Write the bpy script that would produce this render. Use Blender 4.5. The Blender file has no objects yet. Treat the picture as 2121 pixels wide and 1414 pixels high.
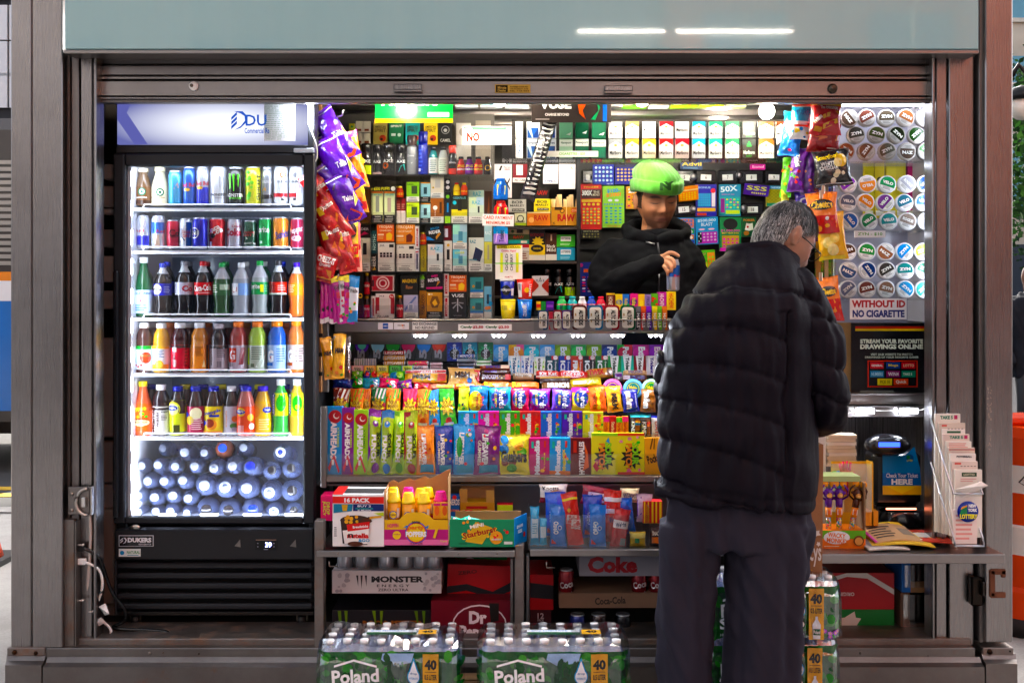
import bpy,bmesh,math,random
import numpy as np
from mathutils import Vector,Matrix,Euler,noise
random.seed(7)
SCN=bpy.context.scene
COL=SCN.collection
# ---------------------------------------------------------------- camera
DIST,S0,VX,VY,ZC=4.2,3.7/2121,1060.5,600.0,1.5
cam_d=bpy.data.cameras.new('camera');cam=bpy.data.objects.new('camera',cam_d);COL.objects.link(cam)
cam.location=(0,-DIST,ZC);cam.rotation_euler=(math.radians(90),0,0)
cam_d.sensor_width=36;cam_d.lens=36*DIST/3.7;cam_d.shift_y=-(707-VY)/2121
cam_d.clip_start=0.05;cam_d.clip_end=800
SCN.camera=cam
# ---------------------------------------------------------------- sky, sun, exposure
SUN_EL,SUN_AZ=math.radians(38),math.radians(24)  # sun stands behind the kiosk: its front is in open shade
wd=bpy.data.worlds.new('World');SCN.world=wd;wd.use_nodes=True
nt=wd.node_tree;bg=nt.nodes['Background']
sky=nt.nodes.new('ShaderNodeTexSky');sky.sky_type='NISHITA';sky.sun_disc=False
sky.sun_elevation=SUN_EL;sky.sun_rotation=SUN_AZ;sky.air_density=0.55;sky.dust_density=6.0;sky.ozone_density=1.0
hz=nt.nodes.new('ShaderNodeHueSaturation');hz.inputs['Saturation'].default_value=0.45  # hazy city sky
nt.links.new(sky.outputs[0],hz.inputs['Color']);nt.links.new(hz.outputs[0],bg.inputs[0]);bg.inputs[1].default_value=0.125
sd=bpy.data.lights.new('sun','SUN');sun=bpy.data.objects.new('sun',sd);COL.objects.link(sun)
sd.energy=3.6;sd.angle=math.radians(0.5);sd.color=(1,0.93,0.82)
sdir=Vector((math.sin(SUN_AZ)*math.cos(SUN_EL),math.cos(SUN_AZ)*math.cos(SUN_EL),math.sin(SUN_EL)))
sun.rotation_euler=(-sdir).to_track_quat('-Z','Y').to_euler()
vs=SCN.view_settings;vs.view_transform='Standard';vs.look='None';vs.exposure=2.4;vs.gamma=1.0
SCN.render.engine='CYCLES'
cy=SCN.cycles;cy.use_denoising=True;cy.max_bounces=8;cy.transparent_max_bounces=24
cy.diffuse_bounces=3;cy.glossy_bounces=3;cy.transmission_bounces=4;cy.caustics_reflective=False;cy.caustics_refractive=False
cy.sample_clamp_indirect=4.0;cy.blur_glossy=0.5
# ---------------------------------------------------------------- helpers
def sc(Y):return S0*(DIST+Y)/DIST
def P(px,py,Y):return Vector(((px-VX)*sc(Y),Y,ZC-(py-VY)*sc(Y)))
def s2l(c):return c/12.92 if c<=0.04045 else((c+0.055)/1.055)**2.4
NAMED=dict(w='f2f0ec',k='0c0c0e',y='f7d21a',o='f47a16',r='cf1520',b='1c56c8',g='27a038',p='5b2a9a',m='e0348e',n='14225c',t='159a98',
             c='3fb4e6',s='b9bcc4',br='5a3420',dg='0e4a30',lg='9ad42e',lb='9ccdf0',pk='f4a4c4',gd='c9a24a',gy='76787c',cr='ece0c4',dr='7a1018',
             dk='232327',tan='c49a66',kr='b3854f',vi='8a3fb8',be='d8c7a5')
_cc={}
def C(x):
    if isinstance(x,tuple):return x
    if x in _cc:return _cc[x]
    h=NAMED.get(x,x).lstrip('#')
    if len(h)==3:h=''.join(q*2 for q in h)
    v=tuple(s2l(int(h[i:i+2],16)/255)for i in(0,2,4));_cc[x]=v
    return v
MATS={}
def newmat(name):
    m=bpy.data.materials.new(name);m.use_nodes=True;MATS[name]=m
    return m,m.node_tree,m.node_tree.nodes['Principled BSDF']
def N(nt,t,**k):
    n=nt.nodes.new(t)
    for a,b in k.items():
        if a.startswith('i_'):
            key=a[2:];n.inputs[int(key)if key.isdigit()else key.replace('_',' ')].default_value=b
        else:setattr(n,a,b)
    return n
def colmat(name,rough,metal=0.0,coat=0.0,bump=0.0,bscale=60.0,spec=0.5,var=0.10,sheen=0.0,vscale=9.0,trans=0.0,sat=1.0):
    m,nt,b=newmat(name);L=nt.links.new
    a=N(nt,'ShaderNodeAttribute',attribute_name='Col')
    tc=N(nt,'ShaderNodeTexCoord');nz=N(nt,'ShaderNodeTexNoise',i_Scale=vscale,i_Detail=4.0)
    L(tc.outputs['Object'],nz.inputs['Vector'])
    mr=N(nt,'ShaderNodeMapRange',i_1=0.3,i_2=0.7,i_3=1-var,i_4=1+var*0.4)
    L(nz.outputs['Fac'],mr.inputs[0])
    vm=N(nt,'ShaderNodeVectorMath',operation='SCALE');hs=N(nt,'ShaderNodeHueSaturation',i_Saturation=sat);L(a.outputs['Color'],hs.inputs['Color']);L(hs.outputs[0],vm.inputs[0]);L(mr.outputs[0],vm.inputs['Scale'])
    L(vm.outputs[0],b.inputs['Base Color'])
    b.inputs['Roughness'].default_value=rough;b.inputs['Metallic'].default_value=metal;b.inputs['Coat Weight'].default_value=coat
    b.inputs['Coat Roughness'].default_value=0.08;b.inputs['Specular IOR Level'].default_value=spec
    if sheen:b.inputs['Sheen Weight'].default_value=sheen
    if bump:
        n2=N(nt,'ShaderNodeTexNoise',i_Scale=bscale,i_Detail=3.0);L(tc.outputs['Object'],n2.inputs['Vector'])
        bp=N(nt,'ShaderNodeBump',i_Strength=bump,i_Distance=0.01);L(n2.outputs['Fac'],bp.inputs['Height']);L(bp.outputs[0],b.inputs['Normal'])
    if trans:
        tr=N(nt,'ShaderNodeBsdfTranslucent');mx=N(nt,'ShaderNodeMixShader',i_0=trans)
        L(vm.outputs[0],tr.inputs['Color']);L(b.outputs[0],mx.inputs[1]);L(tr.outputs[0],mx.inputs[2])
        L(mx.outputs[0],nt.nodes['Material Output'].inputs[0])
    return m
colmat('print',0.42,var=0.06,spec=0.3,sat=1.25)
colmat('paper',0.75,var=0.08)
colmat('gloss',0.2,coat=0.15,var=0.05,spec=0.4,sat=1.15)
colmat('film',0.24,coat=0.45,bump=0.9,bscale=30.0,var=0.08,sat=1.2)
colmat('metal',0.28,metal=1.0,var=0.05)
colmat('canmetal',0.25,metal=0.55,coat=0.35,var=0.04)
colmat('liquid',0.08,coat=0.6,var=0.04,trans=0.35)
colmat('matte',0.85,var=0.15)
colmat('black',0.45,var=0.15,spec=0.35)
colmat('card',0.8,var=0.12,bump=0.1,bscale=200)
colmat('wood',0.6,var=0.3,vscale=25)
colmat('wall',0.7,var=0.18,vscale=4)
colmat('skin',0.48,var=0.10,bump=0.06,bscale=220,vscale=30)
colmat('fleece',0.95,var=0.22,bump=0.25,bscale=420,spec=0.15,vscale=14)
colmat('knit',0.95,var=0.12,bump=0.35,bscale=330,sheen=0.3,vscale=30)
colmat('nylon',0.58,var=0.2,bump=0.12,bscale=70,vscale=10,spec=0.1)
colmat('trouser',0.8,var=0.12,bump=0.06,bscale=300,spec=0.12,vscale=12)
colmat('hair',0.5,var=0.35,vscale=60)
colmat('leaf',0.55,var=0.35,vscale=3,trans=0.3)
colmat('brick',0.85,var=0.25,vscale=0.6)
def steel(name,base,rough,rust,streak=(170,170,.6),grime=0.3):
    m,nt,b=newmat(name);L=nt.links.new
    tc=N(nt,'ShaderNodeTexCoord');mp=N(nt,'ShaderNodeMapping');mp.inputs['Scale'].default_value=streak
    L(tc.outputs['Object'],mp.inputs['Vector'])
    n1=N(nt,'ShaderNodeTexNoise',i_Scale=6.0,i_Detail=6.0);L(mp.outputs[0],n1.inputs['Vector'])
    n2=N(nt,'ShaderNodeTexNoise',i_Scale=2.3,i_Detail=8.0,i_Roughness=0.7);L(tc.outputs['Object'],n2.inputs['Vector'])
    n3=N(nt,'ShaderNodeTexNoise',i_Scale=13.0,i_Detail=8.0,i_Roughness=0.65);L(tc.outputs['Object'],n3.inputs['Vector'])
    r1=N(nt,'ShaderNodeMapRange',i_1=0.3,i_2=0.7,i_3=rough-0.03,i_4=rough+0.04);L(n1.outputs['Fac'],r1.inputs[0])
    L(r1.outputs[0],b.inputs['Roughness'])
    mixc=N(nt,'ShaderNodeMix',data_type='RGBA');mixc.inputs[6].default_value=(*base,1);mixc.inputs[7].default_value=(base[0]*0.62,base[1]*0.58,base[2]*0.56,1)
    g1=N(nt,'ShaderNodeMapRange',i_1=0.42,i_2=0.75,i_3=0.0,i_4=grime*2);L(n2.outputs['Fac'],g1.inputs[0]);L(g1.outputs[0],mixc.inputs[0])
    mixr=N(nt,'ShaderNodeMix',data_type='RGBA');mixr.inputs[7].default_value=(0.16,0.075,0.035,1);L(mixc.outputs[2],mixr.inputs[6])
    g2=N(nt,'ShaderNodeMapRange',i_1=0.74-rust*0.16,i_2=0.80-rust*0.08,i_3=0.0,i_4=0.85);L(n3.outputs['Fac'],g2.inputs[0]);L(g2.outputs[0],mixr.inputs[0])
    st=N(nt,'ShaderNodeMapRange',i_1=0.25,i_2=0.75,i_3=0.96,i_4=1.04);L(n1.outputs['Fac'],st.inputs[0]);vm=N(nt,'ShaderNodeVectorMath',operation='SCALE');L(mixr.outputs[2],vm.inputs[0]);L(st.outputs[0],vm.inputs['Scale'])
    L(vm.outputs[0],b.inputs['Base Color'])
    mt=N(nt,'ShaderNodeMapRange',i_1=0.0,i_2=0.85,i_3=1.0,i_4=0.1);L(g2.outputs[0],mt.inputs[0]);L(mt.outputs[0],b.inputs['Metallic'])
    bp=N(nt,'ShaderNodeBump',i_Strength=0.12,i_Distance=0.004);L(n2.outputs['Fac'],bp.inputs['Height']);L(bp.outputs[0],b.inputs['Normal'])
    return m
steel('steel',(0.285,0.265,0.26),0.28,0.0)
steel('steel_worn',(0.205,0.188,0.178),0.42,0.75,grime=0.5)
steel('steel_h',(0.28,0.255,0.245),0.31,0.25,streak=(.6,170,170))
steel('steel_dark',(0.16,0.145,0.14),0.42,0.2,streak=(.6,120,120))
steel('steel_rusty',(0.235,0.21,0.195),0.5,1.6,grime=0.6)
def clear(name,tint,base,top,rough=0.03,milk=0.0):
    m,nt,b=newmat(name);L=nt.links.new;nt.nodes.remove(b)
    t=N(nt,'ShaderNodeBsdfTransparent');t.inputs[0].default_value=(*tint,1)
    g=N(nt,'ShaderNodeBsdfGlossy',i_Roughness=rough)
    lw=N(nt,'ShaderNodeLayerWeight',i_Blend=0.35);mr=N(nt,'ShaderNodeMapRange',i_1=0.0,i_2=1.0,i_3=base,i_4=top)
    L(lw.outputs['Facing'],mr.inputs[0]);mx=N(nt,'ShaderNodeMixShader');L(mr.outputs[0],mx.inputs[0]);L(t.outputs[0],mx.inputs[1]);L(g.outputs[0],mx.inputs[2])
    if milk:
        df=N(nt,'ShaderNodeBsdfDiffuse');df.inputs[0].default_value=(.40,.52,1,1);m2=N(nt,'ShaderNodeMixShader',i_0=milk);L(mx.outputs[0],m2.inputs[1]);L(df.outputs[0],m2.inputs[2]);mx=m2
    L(mx.outputs[0],nt.nodes['Material Output'].inputs[0]);return m
clear('acrylic',(0.95,0.96,0.96),0.035,0.5)
clear('glass',(0.93,0.95,0.96),0.03,0.4)
clear('pet',(0.86,0.89,0.93),0.10,0.75,0.06,0.24)
clear('petgreen',(0.10,0.45,0.18),0.08,0.6,0.06)
clear('wrap',(0.95,0.96,0.97),0.11,0.85,0.09)
def refr(name):
    m,nt,b=newmat(name);L=nt.links.new;nt.nodes.remove(b);gl=N(nt,'ShaderNodeBsdfGlass',i_Roughness=0.03,i_IOR=1.22);gl.inputs[0].default_value=(.84,.90,1,1);t=N(nt,'ShaderNodeBsdfTransparent');t.inputs[0].default_value=(.80,.87,1,1)
    df=N(nt,'ShaderNodeBsdfDiffuse');df.inputs[0].default_value=(.36,.46,.95,1);m1=N(nt,'ShaderNodeMixShader',i_0=.3);L(gl.outputs[0],m1.inputs[1]);L(t.outputs[0],m1.inputs[2]);m2=N(nt,'ShaderNodeMixShader',i_0=.13);L(m1.outputs[0],m2.inputs[1]);L(df.outputs[0],m2.inputs[2]);L(m2.outputs[0],nt.nodes['Material Output'].inputs[0])
refr('petwater')
def glassvar(name):  # colour from the attribute, half clear: coloured drinks in clear bottles
    m,nt,b=newmat(name);L=nt.links.new
    a=N(nt,'ShaderNodeAttribute',attribute_name='Col');L(a.outputs['Color'],b.inputs['Base Color'])
    b.inputs['Roughness'].default_value=0.06;b.inputs['Coat Weight'].default_value=0.5
    t=N(nt,'ShaderNodeBsdfTransparent');L(a.outputs['Color'],t.inputs[0]);mx=N(nt,'ShaderNodeMixShader',i_0=0.45)
    L(b.outputs[0],mx.inputs[1]);L(t.outputs[0],mx.inputs[2]);L(mx.outputs[0],nt.nodes['Material Output'].inputs[0])
glassvar('juice')
def emis(name,col,st):
    m,nt,b=newmat(name);nt.nodes.remove(b);e=N(nt,'ShaderNodeEmission',i_Strength=st);e.inputs[0].default_value=(*col,1)
    nt.links.new(e.outputs[0],nt.nodes['Material Output'].inputs[0]);return m
emis('led',(0.80,0.86,1.0),22.0);emis('bulb',(1.0,0.90,0.74),30.0);emis('led_blue',(0.25,0.3,1.0),5.0);emis('screen_blue',(0.02,0.06,0.9),1.2)
emis('sign_ink',(.02,.09,.5),.22);emis('sign_wedge',(.13,.14,.5),.16);emis('led_soft',(0.80,0.86,1.0),5.0);emis('red_scan',(1.0,0.25,0.12),1.5)
class G:
    """collects faces (colour and material per face) and links them as ONE mesh object"""
    def __init__(s):s.v=[];s.f=[];s.c=[];s.m=[];s.sm=[];s.mats=[]
    def mi(s,m):
        if m not in s.mats:s.mats.append(m)
        return s.mats.index(m)
    def add(s,vs,fs,col,mat='print',smooth=False):
        o=len(s.v);s.v+=[tuple(v)for v in vs];k=s.mi(mat);multi=isinstance(col,list)
        for i,f in enumerate(fs):
            s.f.append(tuple(o+q for q in f));s.c.append(C(col[i]if multi else col));s.m.append(k);s.sm.append(smooth)
        return s
    def box(s,x0,x1,y0,y1,z0,z1,col='w',mat='print',bev=0.0):
        if bev<=0:
            vs=[(x0,y0,z0),(x1,y0,z0),(x1,y1,z0),(x0,y1,z0),(x0,y0,z1),(x1,y0,z1),(x1,y1,z1),(x0,y1,z1)]
            return s.add(vs,[(0,3,2,1),(4,5,6,7),(0,1,5,4),(1,2,6,5),(2,3,7,6),(3,0,4,7)],col,mat)
        b=min(bev,(x1-x0)*.45,(y1-y0)*.45,(z1-z0)*.45);bm=bmesh.new()
        bmesh.ops.create_cube(bm,size=1.0)
        for v in bm.verts:v.co=Vector(((x0+x1)/2+v.co.x*(x1-x0),(y0+y1)/2+v.co.y*(y1-y0),(z0+z1)/2+v.co.z*(z1-z0)))
        bmesh.ops.bevel(bm,geom=bm.edges[:],offset=b,segments=1,affect='EDGES')
        bm.verts.index_update();s.add([v.co for v in bm.verts],[[v.index for v in f.verts]for f in bm.faces],col,mat);bm.free();return s
    def pbox(s,x0,x1,y0,y1,Ya,Yb,col='w',mat='print',bev=0.0):
        """box whose front face fills the pixel box at depth Ya and which runs back to Yb"""
        a=P(x0,y1,Ya);b=P(x1,y0,Ya);return s.box(a.x,b.x,Ya,Yb,a.z,b.z,col,mat,bev)
    def lathe(s,prof,n=16,col='w',mat='print',smooth=True,axis='z',off=(0,0,0),caps=True):
        vs=[];fs=[];cs=[];m=len(prof)
        for i in range(n):
            a=2*math.pi*i/n;c_,s_=math.cos(a),math.sin(a)
            for r,z in prof:vs.append((r*c_,r*s_,z))
        for i in range(n):
            j=(i+1)%n
            for k in range(m-1):
                fs.append((i*m+k,j*m+k,j*m+k+1,i*m+k+1));cs.append(col[k]if isinstance(col,list)else col)
        if caps:
            fs.append(tuple(i*m for i in reversed(range(n))));cs.append(cs[0]);fs.append(tuple(i*m+m-1 for i in range(n)));cs.append(cs[m-2])
        if axis=='y':vs=[(x,-z,y)for x,y,z in vs]
        if axis=='x':vs=[(z,y,-x)for x,y,z in vs]
        vs=[(x+off[0],y+off[1],z+off[2])for x,y,z in vs]
        return s.add(vs,fs,cs,mat,smooth)
    def tube(s,pts,r,n=6,col='k',mat='black',smooth=True):
        pts=[Vector(p)for p in pts];vs=[];fs=[];up0=Vector((0,0,1));m=len(pts)
        for i,p in enumerate(pts):
            d=(pts[min(i+1,m-1)]-pts[max(i-1,0)]).normalized();ref=up0 if abs(d.z)<0.95 else Vector((1,0,0))
            u=d.cross(ref).normalized();w=d.cross(u).normalized();rr=r[i]if isinstance(r,(list,tuple))else r
            for k in range(n):a=2*math.pi*k/n;vs.append(p+(u*math.cos(a)+w*math.sin(a))*rr)
        for i in range(m-1):
            for k in range(n):fs.append((i*n+k,i*n+(k+1)%n,(i+1)*n+(k+1)%n,(i+1)*n+k))
        fs.append(tuple(reversed(range(n))));fs.append(tuple((m-1)*n+k for k in range(n)))
        return s.add(vs,fs,col,mat,smooth)
    def ball(s,c,r,col='w',mat='print',n=10,m=7,sc_=(1,1,1)):
        prof=[(r*math.sin(math.pi*k/m)+1e-5,-r*math.cos(math.pi*k/m))for k in range(m+1)]
        o=len(s.v);s.lathe(prof,n,col,mat,True,caps=False)
        for i in range(o,len(s.v)):x,y,z=s.v[i];s.v[i]=(c[0]+x*sc_[0],c[1]+y*sc_[1],c[2]+z*sc_[2])
        return s
    def build(s,name,parent=None,loc=None,rot=None):
        me=bpy.data.meshes.new(name);me.from_pydata(s.v,[],s.f)
        a=me.attributes.new('Col','FLOAT_COLOR','FACE')
        buf=np.ones((len(s.f),4),'f');buf[:,:3]=np.array(s.c,'f').reshape(-1,3);a.data.foreach_set('color',buf.ravel())
        for m in s.mats:me.materials.append(MATS[m])
        me.polygons.foreach_set('material_index',s.m);me.polygons.foreach_set('use_smooth',s.sm);me.update()
        o=bpy.data.objects.new(name,me);COL.objects.link(o)
        if parent:o.parent=parent
        if loc is not None:o.location=loc
        if rot is not None:o.rotation_euler=rot
        return o
def tag(o,label=None,cat=None,group=None,kind=None):
    if label:o['label']=label
    if cat:o['category']=cat
    if group:o['group']=group
    if kind:o['kind']=kind
    return o
def empty(name,loc,label=None,cat=None,group=None):
    o=bpy.data.objects.new(name,None);COL.objects.link(o);o.location=loc;return tag(o,label,cat,group)
def inverse_parent(o,parent):  # child built in world coordinates under an Empty that stands elsewhere
    o.parent=parent;o.location=Vector(o.location)-Vector(parent.location);return o
class Part:
    """builds world-coordinate children under a root Empty"""
    def __init__(s,root):s.root=root
    def __call__(s,name,g,parent=None):
        o=g.build(name)
        if parent:o.parent=parent
        else:inverse_parent(o,s.root)
        return o
def copy_tree(o,parent=None):
    c=o.copy();COL.objects.link(c);c.parent=parent
    for ch in list(o.children):copy_tree(ch,c)
    return c
def move(o,loc,rot=(0,0,0),scale=None):
    o.location=loc;o.rotation_euler=rot
    if scale:o.scale=scale
    return o
ORD=['first','second','third','fourth','fifth','sixth','seventh','eighth','ninth','tenth','eleventh','twelfth','thirteenth','fourteenth','fifteenth','sixteenth','seventeenth','eighteenth','nineteenth','twentieth','twenty-first','twenty-second','twenty-third','twenty-fourth','twenty-fifth','twenty-sixth']
# ---------------------------------------------------------------- flat print: lettering and simple shapes
_tx={}
def textgeo(s,bold=0.018,shear=0.0):
    k=(s,bold,shear)
    if k not in _tx:
        cu=bpy.data.curves.new('t','FONT');cu.body=s;cu.resolution_u=2;cu.offset=bold;cu.shear=shear;cu.fill_mode='FRONT'
        ob=bpy.data.objects.new('t',cu);me=bpy.data.meshes.new_from_object(ob)
        v=np.array([q.co[:2]for q in me.vertices])if len(me.vertices)else np.zeros((3,2))
        me.calc_loop_triangles();f=[tuple(q.vertices)for q in me.loop_triangles]
        bpy.data.objects.remove(ob);bpy.data.curves.remove(cu);bpy.data.meshes.remove(me)
        lo,hi=v.min(0),v.max(0);v=(v-lo)/np.maximum(hi-lo,1e-6)-0.5;_tx[k]=(v,f)
    return _tx[k]
def disc(n=20):return[(math.cos(2*math.pi*i/n),math.sin(2*math.pi*i/n))for i in range(n)]
def prints(g,W,H,spec,surf,mat='print',step=0.00035,seg=1):
    """draws a print spec (units: label width and height, v up) on a surface surf(x, z, off) -> point"""
    off=0.0006;rnd=random.Random(len(spec)*31+int(W*1e4))
    def poly(pts,col,rows=None):
        g.add([surf(x,z,off)for x,z in pts],[tuple(range(len(pts)))],col,mat)
    def rect(x0,z0,x1,z1,col):
        nx=max(1,int(seg*abs(x1-x0)/W+.99));nz=max(1,int(seg*abs(z1-z0)/H+.99))
        vs=[surf(x0+(x1-x0)*i/nx,z0+(z1-z0)*j/nz,off)for j in range(nz+1)for i in range(nx+1)]
        g.add(vs,[(j*(nx+1)+i,j*(nx+1)+i+1,(j+1)*(nx+1)+i+1,(j+1)*(nx+1)+i)for j in range(nz)for i in range(nx)],col,mat,seg>1)
    def ell(cx,cz,rx,rz,col,n=20):
        if seg<=1:return poly([(cx+a*rx,cz+b*rz)for a,b in disc(n)],col)
        vs=[surf(cx,cz,off)];d=disc(n)
        for q in(.5,1):vs+=[surf(cx+a*rx*q,cz+b*rz*q,off)for a,b in d]
        fs=[(0,1+i,1+(i+1)%n)for i in range(n)]+[(1+i,1+n+i,1+n+(i+1)%n,1+(i+1)%n)for i in range(n)]
        g.add(vs,fs,col,mat)
    for item in spec.split(';'):
        a=item.split()
        if not a:continue
        k=a[0];off+=step
        if k=='S':step=float(a[1])
        elif k=='r':rect(*(float(q)*(W if i%2==0 else H)for i,q in enumerate(a[1:5])),a[5])
        elif k=='e':ell(float(a[1])*W,float(a[2])*H,float(a[3])*W,float(a[4])*H,a[5])
        elif k=='c':ell(float(a[1])*W,float(a[2])*H,float(a[3])*W,float(a[3])*W,a[4])
        elif k=='p':q=list(map(float,a[2:]));poly([(q[i]*W,q[i+1]*H)for i in range(0,len(q),2)],a[1])
        elif k=='b':
            cx,cz,rx,rz,n=float(a[1])*W,float(a[2])*H,float(a[3])*W,float(a[4])*H,int(a[5])
            pt=[(cx+math.cos(math.pi*i/n+.2)*rx*(1 if i%2 else .62),cz+math.sin(math.pi*i/n+.2)*rz*(1 if i%2 else .62))for i in range(2*n)]
            vs=[surf(cx,cz,off)]+[surf(x,z,off)for x,z in pt]
            g.add(vs,[(0,1+i,1+(i+1)%(2*n))for i in range(2*n)],a[6],mat)
        elif k=='o':
            n=int(a[1]);x0,z0,x1,z1,r=map(float,a[2:7])
            for i in range(n):
                off+=step*.3;q=rnd.uniform(.6,1.2)*r*W;ell((x0+(x1-x0)*rnd.random())*W,(z0+(z1-z0)*rnd.random())*H,q,q*rnd.uniform(.7,1.1),a[7+i%(len(a)-7)],9)
        elif k=='l':
            n=int(a[1]);x0,z0,x1,z1=map(float,a[2:6]);h=(z1-z0)/n
            for i in range(n):rect(x0*W,(z0+h*(i+.25))*H,(x0+(x1-x0)*rnd.uniform(.72,1))*W,(z0+h*(i+.7))*H,a[6])
        elif k=='i':  # vertical bars
            n=int(a[1]);x0,z0,x1,z1=map(float,a[2:6]);h=(x1-x0)/n
            for i in range(n):rect((x0+h*(i+.2))*W,z0*H,(x0+h*(i+rnd.uniform(.5,.8)))*W,z1*H,a[6])
        elif k=='x':  # grid of cells
            nx,nz=int(a[1]),int(a[2]);x0,z0,x1,z1=map(float,a[3:7])
            for i in range(nx):
                for j in range(nz):
                    cx=(x0+(x1-x0)*(i+.5)/nx)*W;cz=(z0+(z1-z0)*(j+.5)/nz)*H
                    ell(cx,cz,(x1-x0)/nx*.36*W,(z1-z0)/nz*.32*H,a[7+(i+j)%(len(a)-7)],6)
        elif k in 'tvduTVD':
            cx,cz,w,h=(float(q)for q in a[1:5]);s=' '.join(a[6:]);up=k.isupper();k=k.lower()
            v,f=textgeo(s,0.05 if up else 0.018,0.0)
            if k=='t':X,Z=v[:,0]*w*W+cx*W,v[:,1]*h*H+cz*H
            elif k=='u':X,Z=-v[:,0]*w*W+cx*W,-v[:,1]*h*H+cz*H
            elif k=='v':X,Z=-v[:,1]*h*W+cx*W,v[:,0]*w*H+cz*H
            else:X,Z=v[:,1]*h*W+cx*W,-v[:,0]*w*H+cz*H
            g.add([surf(x,z,off)for x,z in zip(X,Z)],f,a[5],mat)
        elif k=='k':
            cx,cz,w,h,ang=(float(q)for q in a[1:6]);s=' '.join(a[7:]);v,f=textgeo(s,0.03)
            x,z=v[:,0]*w*W,v[:,1]*h*H;ca,sa=math.cos(math.radians(ang)),math.sin(math.radians(ang))
            g.add([surf(cx*W+p*ca-q*sa,cz*H+p*sa+q*ca,off)for p,q in zip(x,z)],f,a[6],mat)
def flat(W,y):return lambda x,z,o:(x-W/2,y-o,z)
def curved(W,R,zb):return lambda x,z,o:((R+o)*math.sin((x-W/2)/R),-(R+o)*math.cos((x-W/2)/R),zb+z)
# ================================================================ street and background
def ground_mats():
    m,nt,b=newmat('pavement');L=nt.links.new;tc=N(nt,'ShaderNodeTexCoord')
    n1=N(nt,'ShaderNodeTexNoise',i_Scale=1.1,i_Detail=9.0,i_Roughness=0.7);n2=N(nt,'ShaderNodeTexNoise',i_Scale=90.0,i_Detail=2.0)
    L(tc.outputs['Object'],n1.inputs['Vector']);L(tc.outputs['Object'],n2.inputs['Vector'])
    cr=N(nt,'ShaderNodeValToRGB');cr.color_ramp.elements[0].color=(0.20,0.19,0.18,1);cr.color_ramp.elements[1].color=(0.36,0.35,0.33,1)
    cr.color_ramp.elements[0].position=.35;cr.color_ramp.elements[1].position=.7;ad=N(nt,'ShaderNodeMath',operation='MULTIPLY_ADD',i_1=0.3,i_2=-0.15)
    L(n2.outputs['Fac'],ad.inputs[0]);a2=N(nt,'ShaderNodeMath',operation='ADD');L(ad.outputs[0],a2.inputs[0]);L(n1.outputs['Fac'],a2.inputs[1]);L(a2.outputs[0],cr.inputs[0])
    L(cr.outputs[0],b.inputs['Base Color']);b.inputs['Roughness'].default_value=0.85
    m,nt,b=newmat('asphalt');L=nt.links.new;tc=N(nt,'ShaderNodeTexCoord')
    n1=N(nt,'ShaderNodeTexNoise',i_Scale=0.8,i_Detail=9.0,i_Roughness=0.75);L(tc.outputs['Object'],n1.inputs['Vector'])
    cr=N(nt,'ShaderNodeValToRGB');cr.color_ramp.elements[0].color=(0.03,0.03,0.032,1);cr.color_ramp.elements[1].color=(0.085,0.082,0.08,1)
    L(n1.outputs['Fac'],cr.inputs[0]);L(cr.outputs[0],b.inputs['Base Color']);b.inputs['Roughness'].default_value=0.9
ground_mats()
g=G();g.add([(-300,-200,-0.14),(300,-200,-0.14),(300,500,-0.14),(-300,500,-0.14)],[(0,1,2,3)],'gy','asphalt')
tag(g.build('road'),kind='structure')
g=G();g.box(-14,30,-7.5,3.6,-0.139,0,'gy','pavement');pav=tag(g.build('pavement'),kind='structure')
g=G();g.box(-14,30,3.6,3.78,-0.139,0.012,'gy','pavement');tag(g.build('kerb'),kind='structure')
for i in range(2):
    g=G();g.box(-40,-1.0,5.0+i*.32,5.14+i*.32,-0.139,-0.134,'d2a92c','matte');tag(g.build('road_marking'),kind='structure')
# --- brick and limestone buildings across the street, behind the viewer: they are what the steel mirrors
def facade(name,label,x0,x1,Y,h,col,nwin,nfl,depth=14,toward=1,bev=0.0,sill='cr',glasscol='3d5670',ww=.5,zb=-0.14):
    root=empty(name,((x0+x1)/2,Y,zb),label,'building');pt=Part(root)
    g=G();ya,yb=(Y-depth,Y)if toward>0 else(Y,Y+depth);g.box(x0,x1,ya,yb,zb,h,col,'brick');pt('wall',g)
    g=G();g.box(x0-.3,x1+.3,ya-.3,yb+.3,h,h+.6,sill,'wall');pt('cornice',g)
    cw,fh=(x1-x0)/nwin,(h-zb-4.2)/nfl;f0=Y if toward>0 else Y;d=1 if toward>0 else-1
    base=None
    for i in range(nwin):
        for j in range(nfl):
            cx,z0=x0+cw*(i+.5),zb+4.2+fh*j+fh*.2;w,hh=cw*ww,fh*.6
            if base is None:
                g=G();g.box(-w/2,w/2,-.06,.06,0,hh,glasscol,'gloss');wn=g.build('window')
                g=G();g.box(-w/2-.12,w/2+.12,-.16,.16,-.16,0,sill,'wall');g.build('sill',wn)
                g=G();g.box(-.04,.04,-.1,.1,0,hh,sill,'wall');g.box(-w/2,w/2,-.09,.09,hh*.48,hh*.53,sill,'wall');g.build('frame',wn)
                base=wn;wn.parent=root
            else:wn=copy_tree(base,root)
            wn.location=Vector((cx,f0,z0))-root.location
    g=G()
    for i in range(nwin):cx=x0+cw*(i+.5);g.box(cx-cw*.4,cx+cw*.4,Y-.05,Y+.05,zb,3.3,'2b3440','gloss')
    pt('shop_front',g)
    return root
facade('brick_building','orange brick building across the street, behind the viewer to the right',3.0,26,-19,26,'b0521c',7,6)
facade('stone_building','grey stone building across the street, behind the viewer to the left',-24,2.8,-19,19,'8a8484',8,5)
facade('limestone_tower','pale limestone building with rows of windows above the trees',19,61,42,60,'d9cdb6',14,15,toward=-1,sill='e6dcc8',glasscol='6fa3b4')
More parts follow.
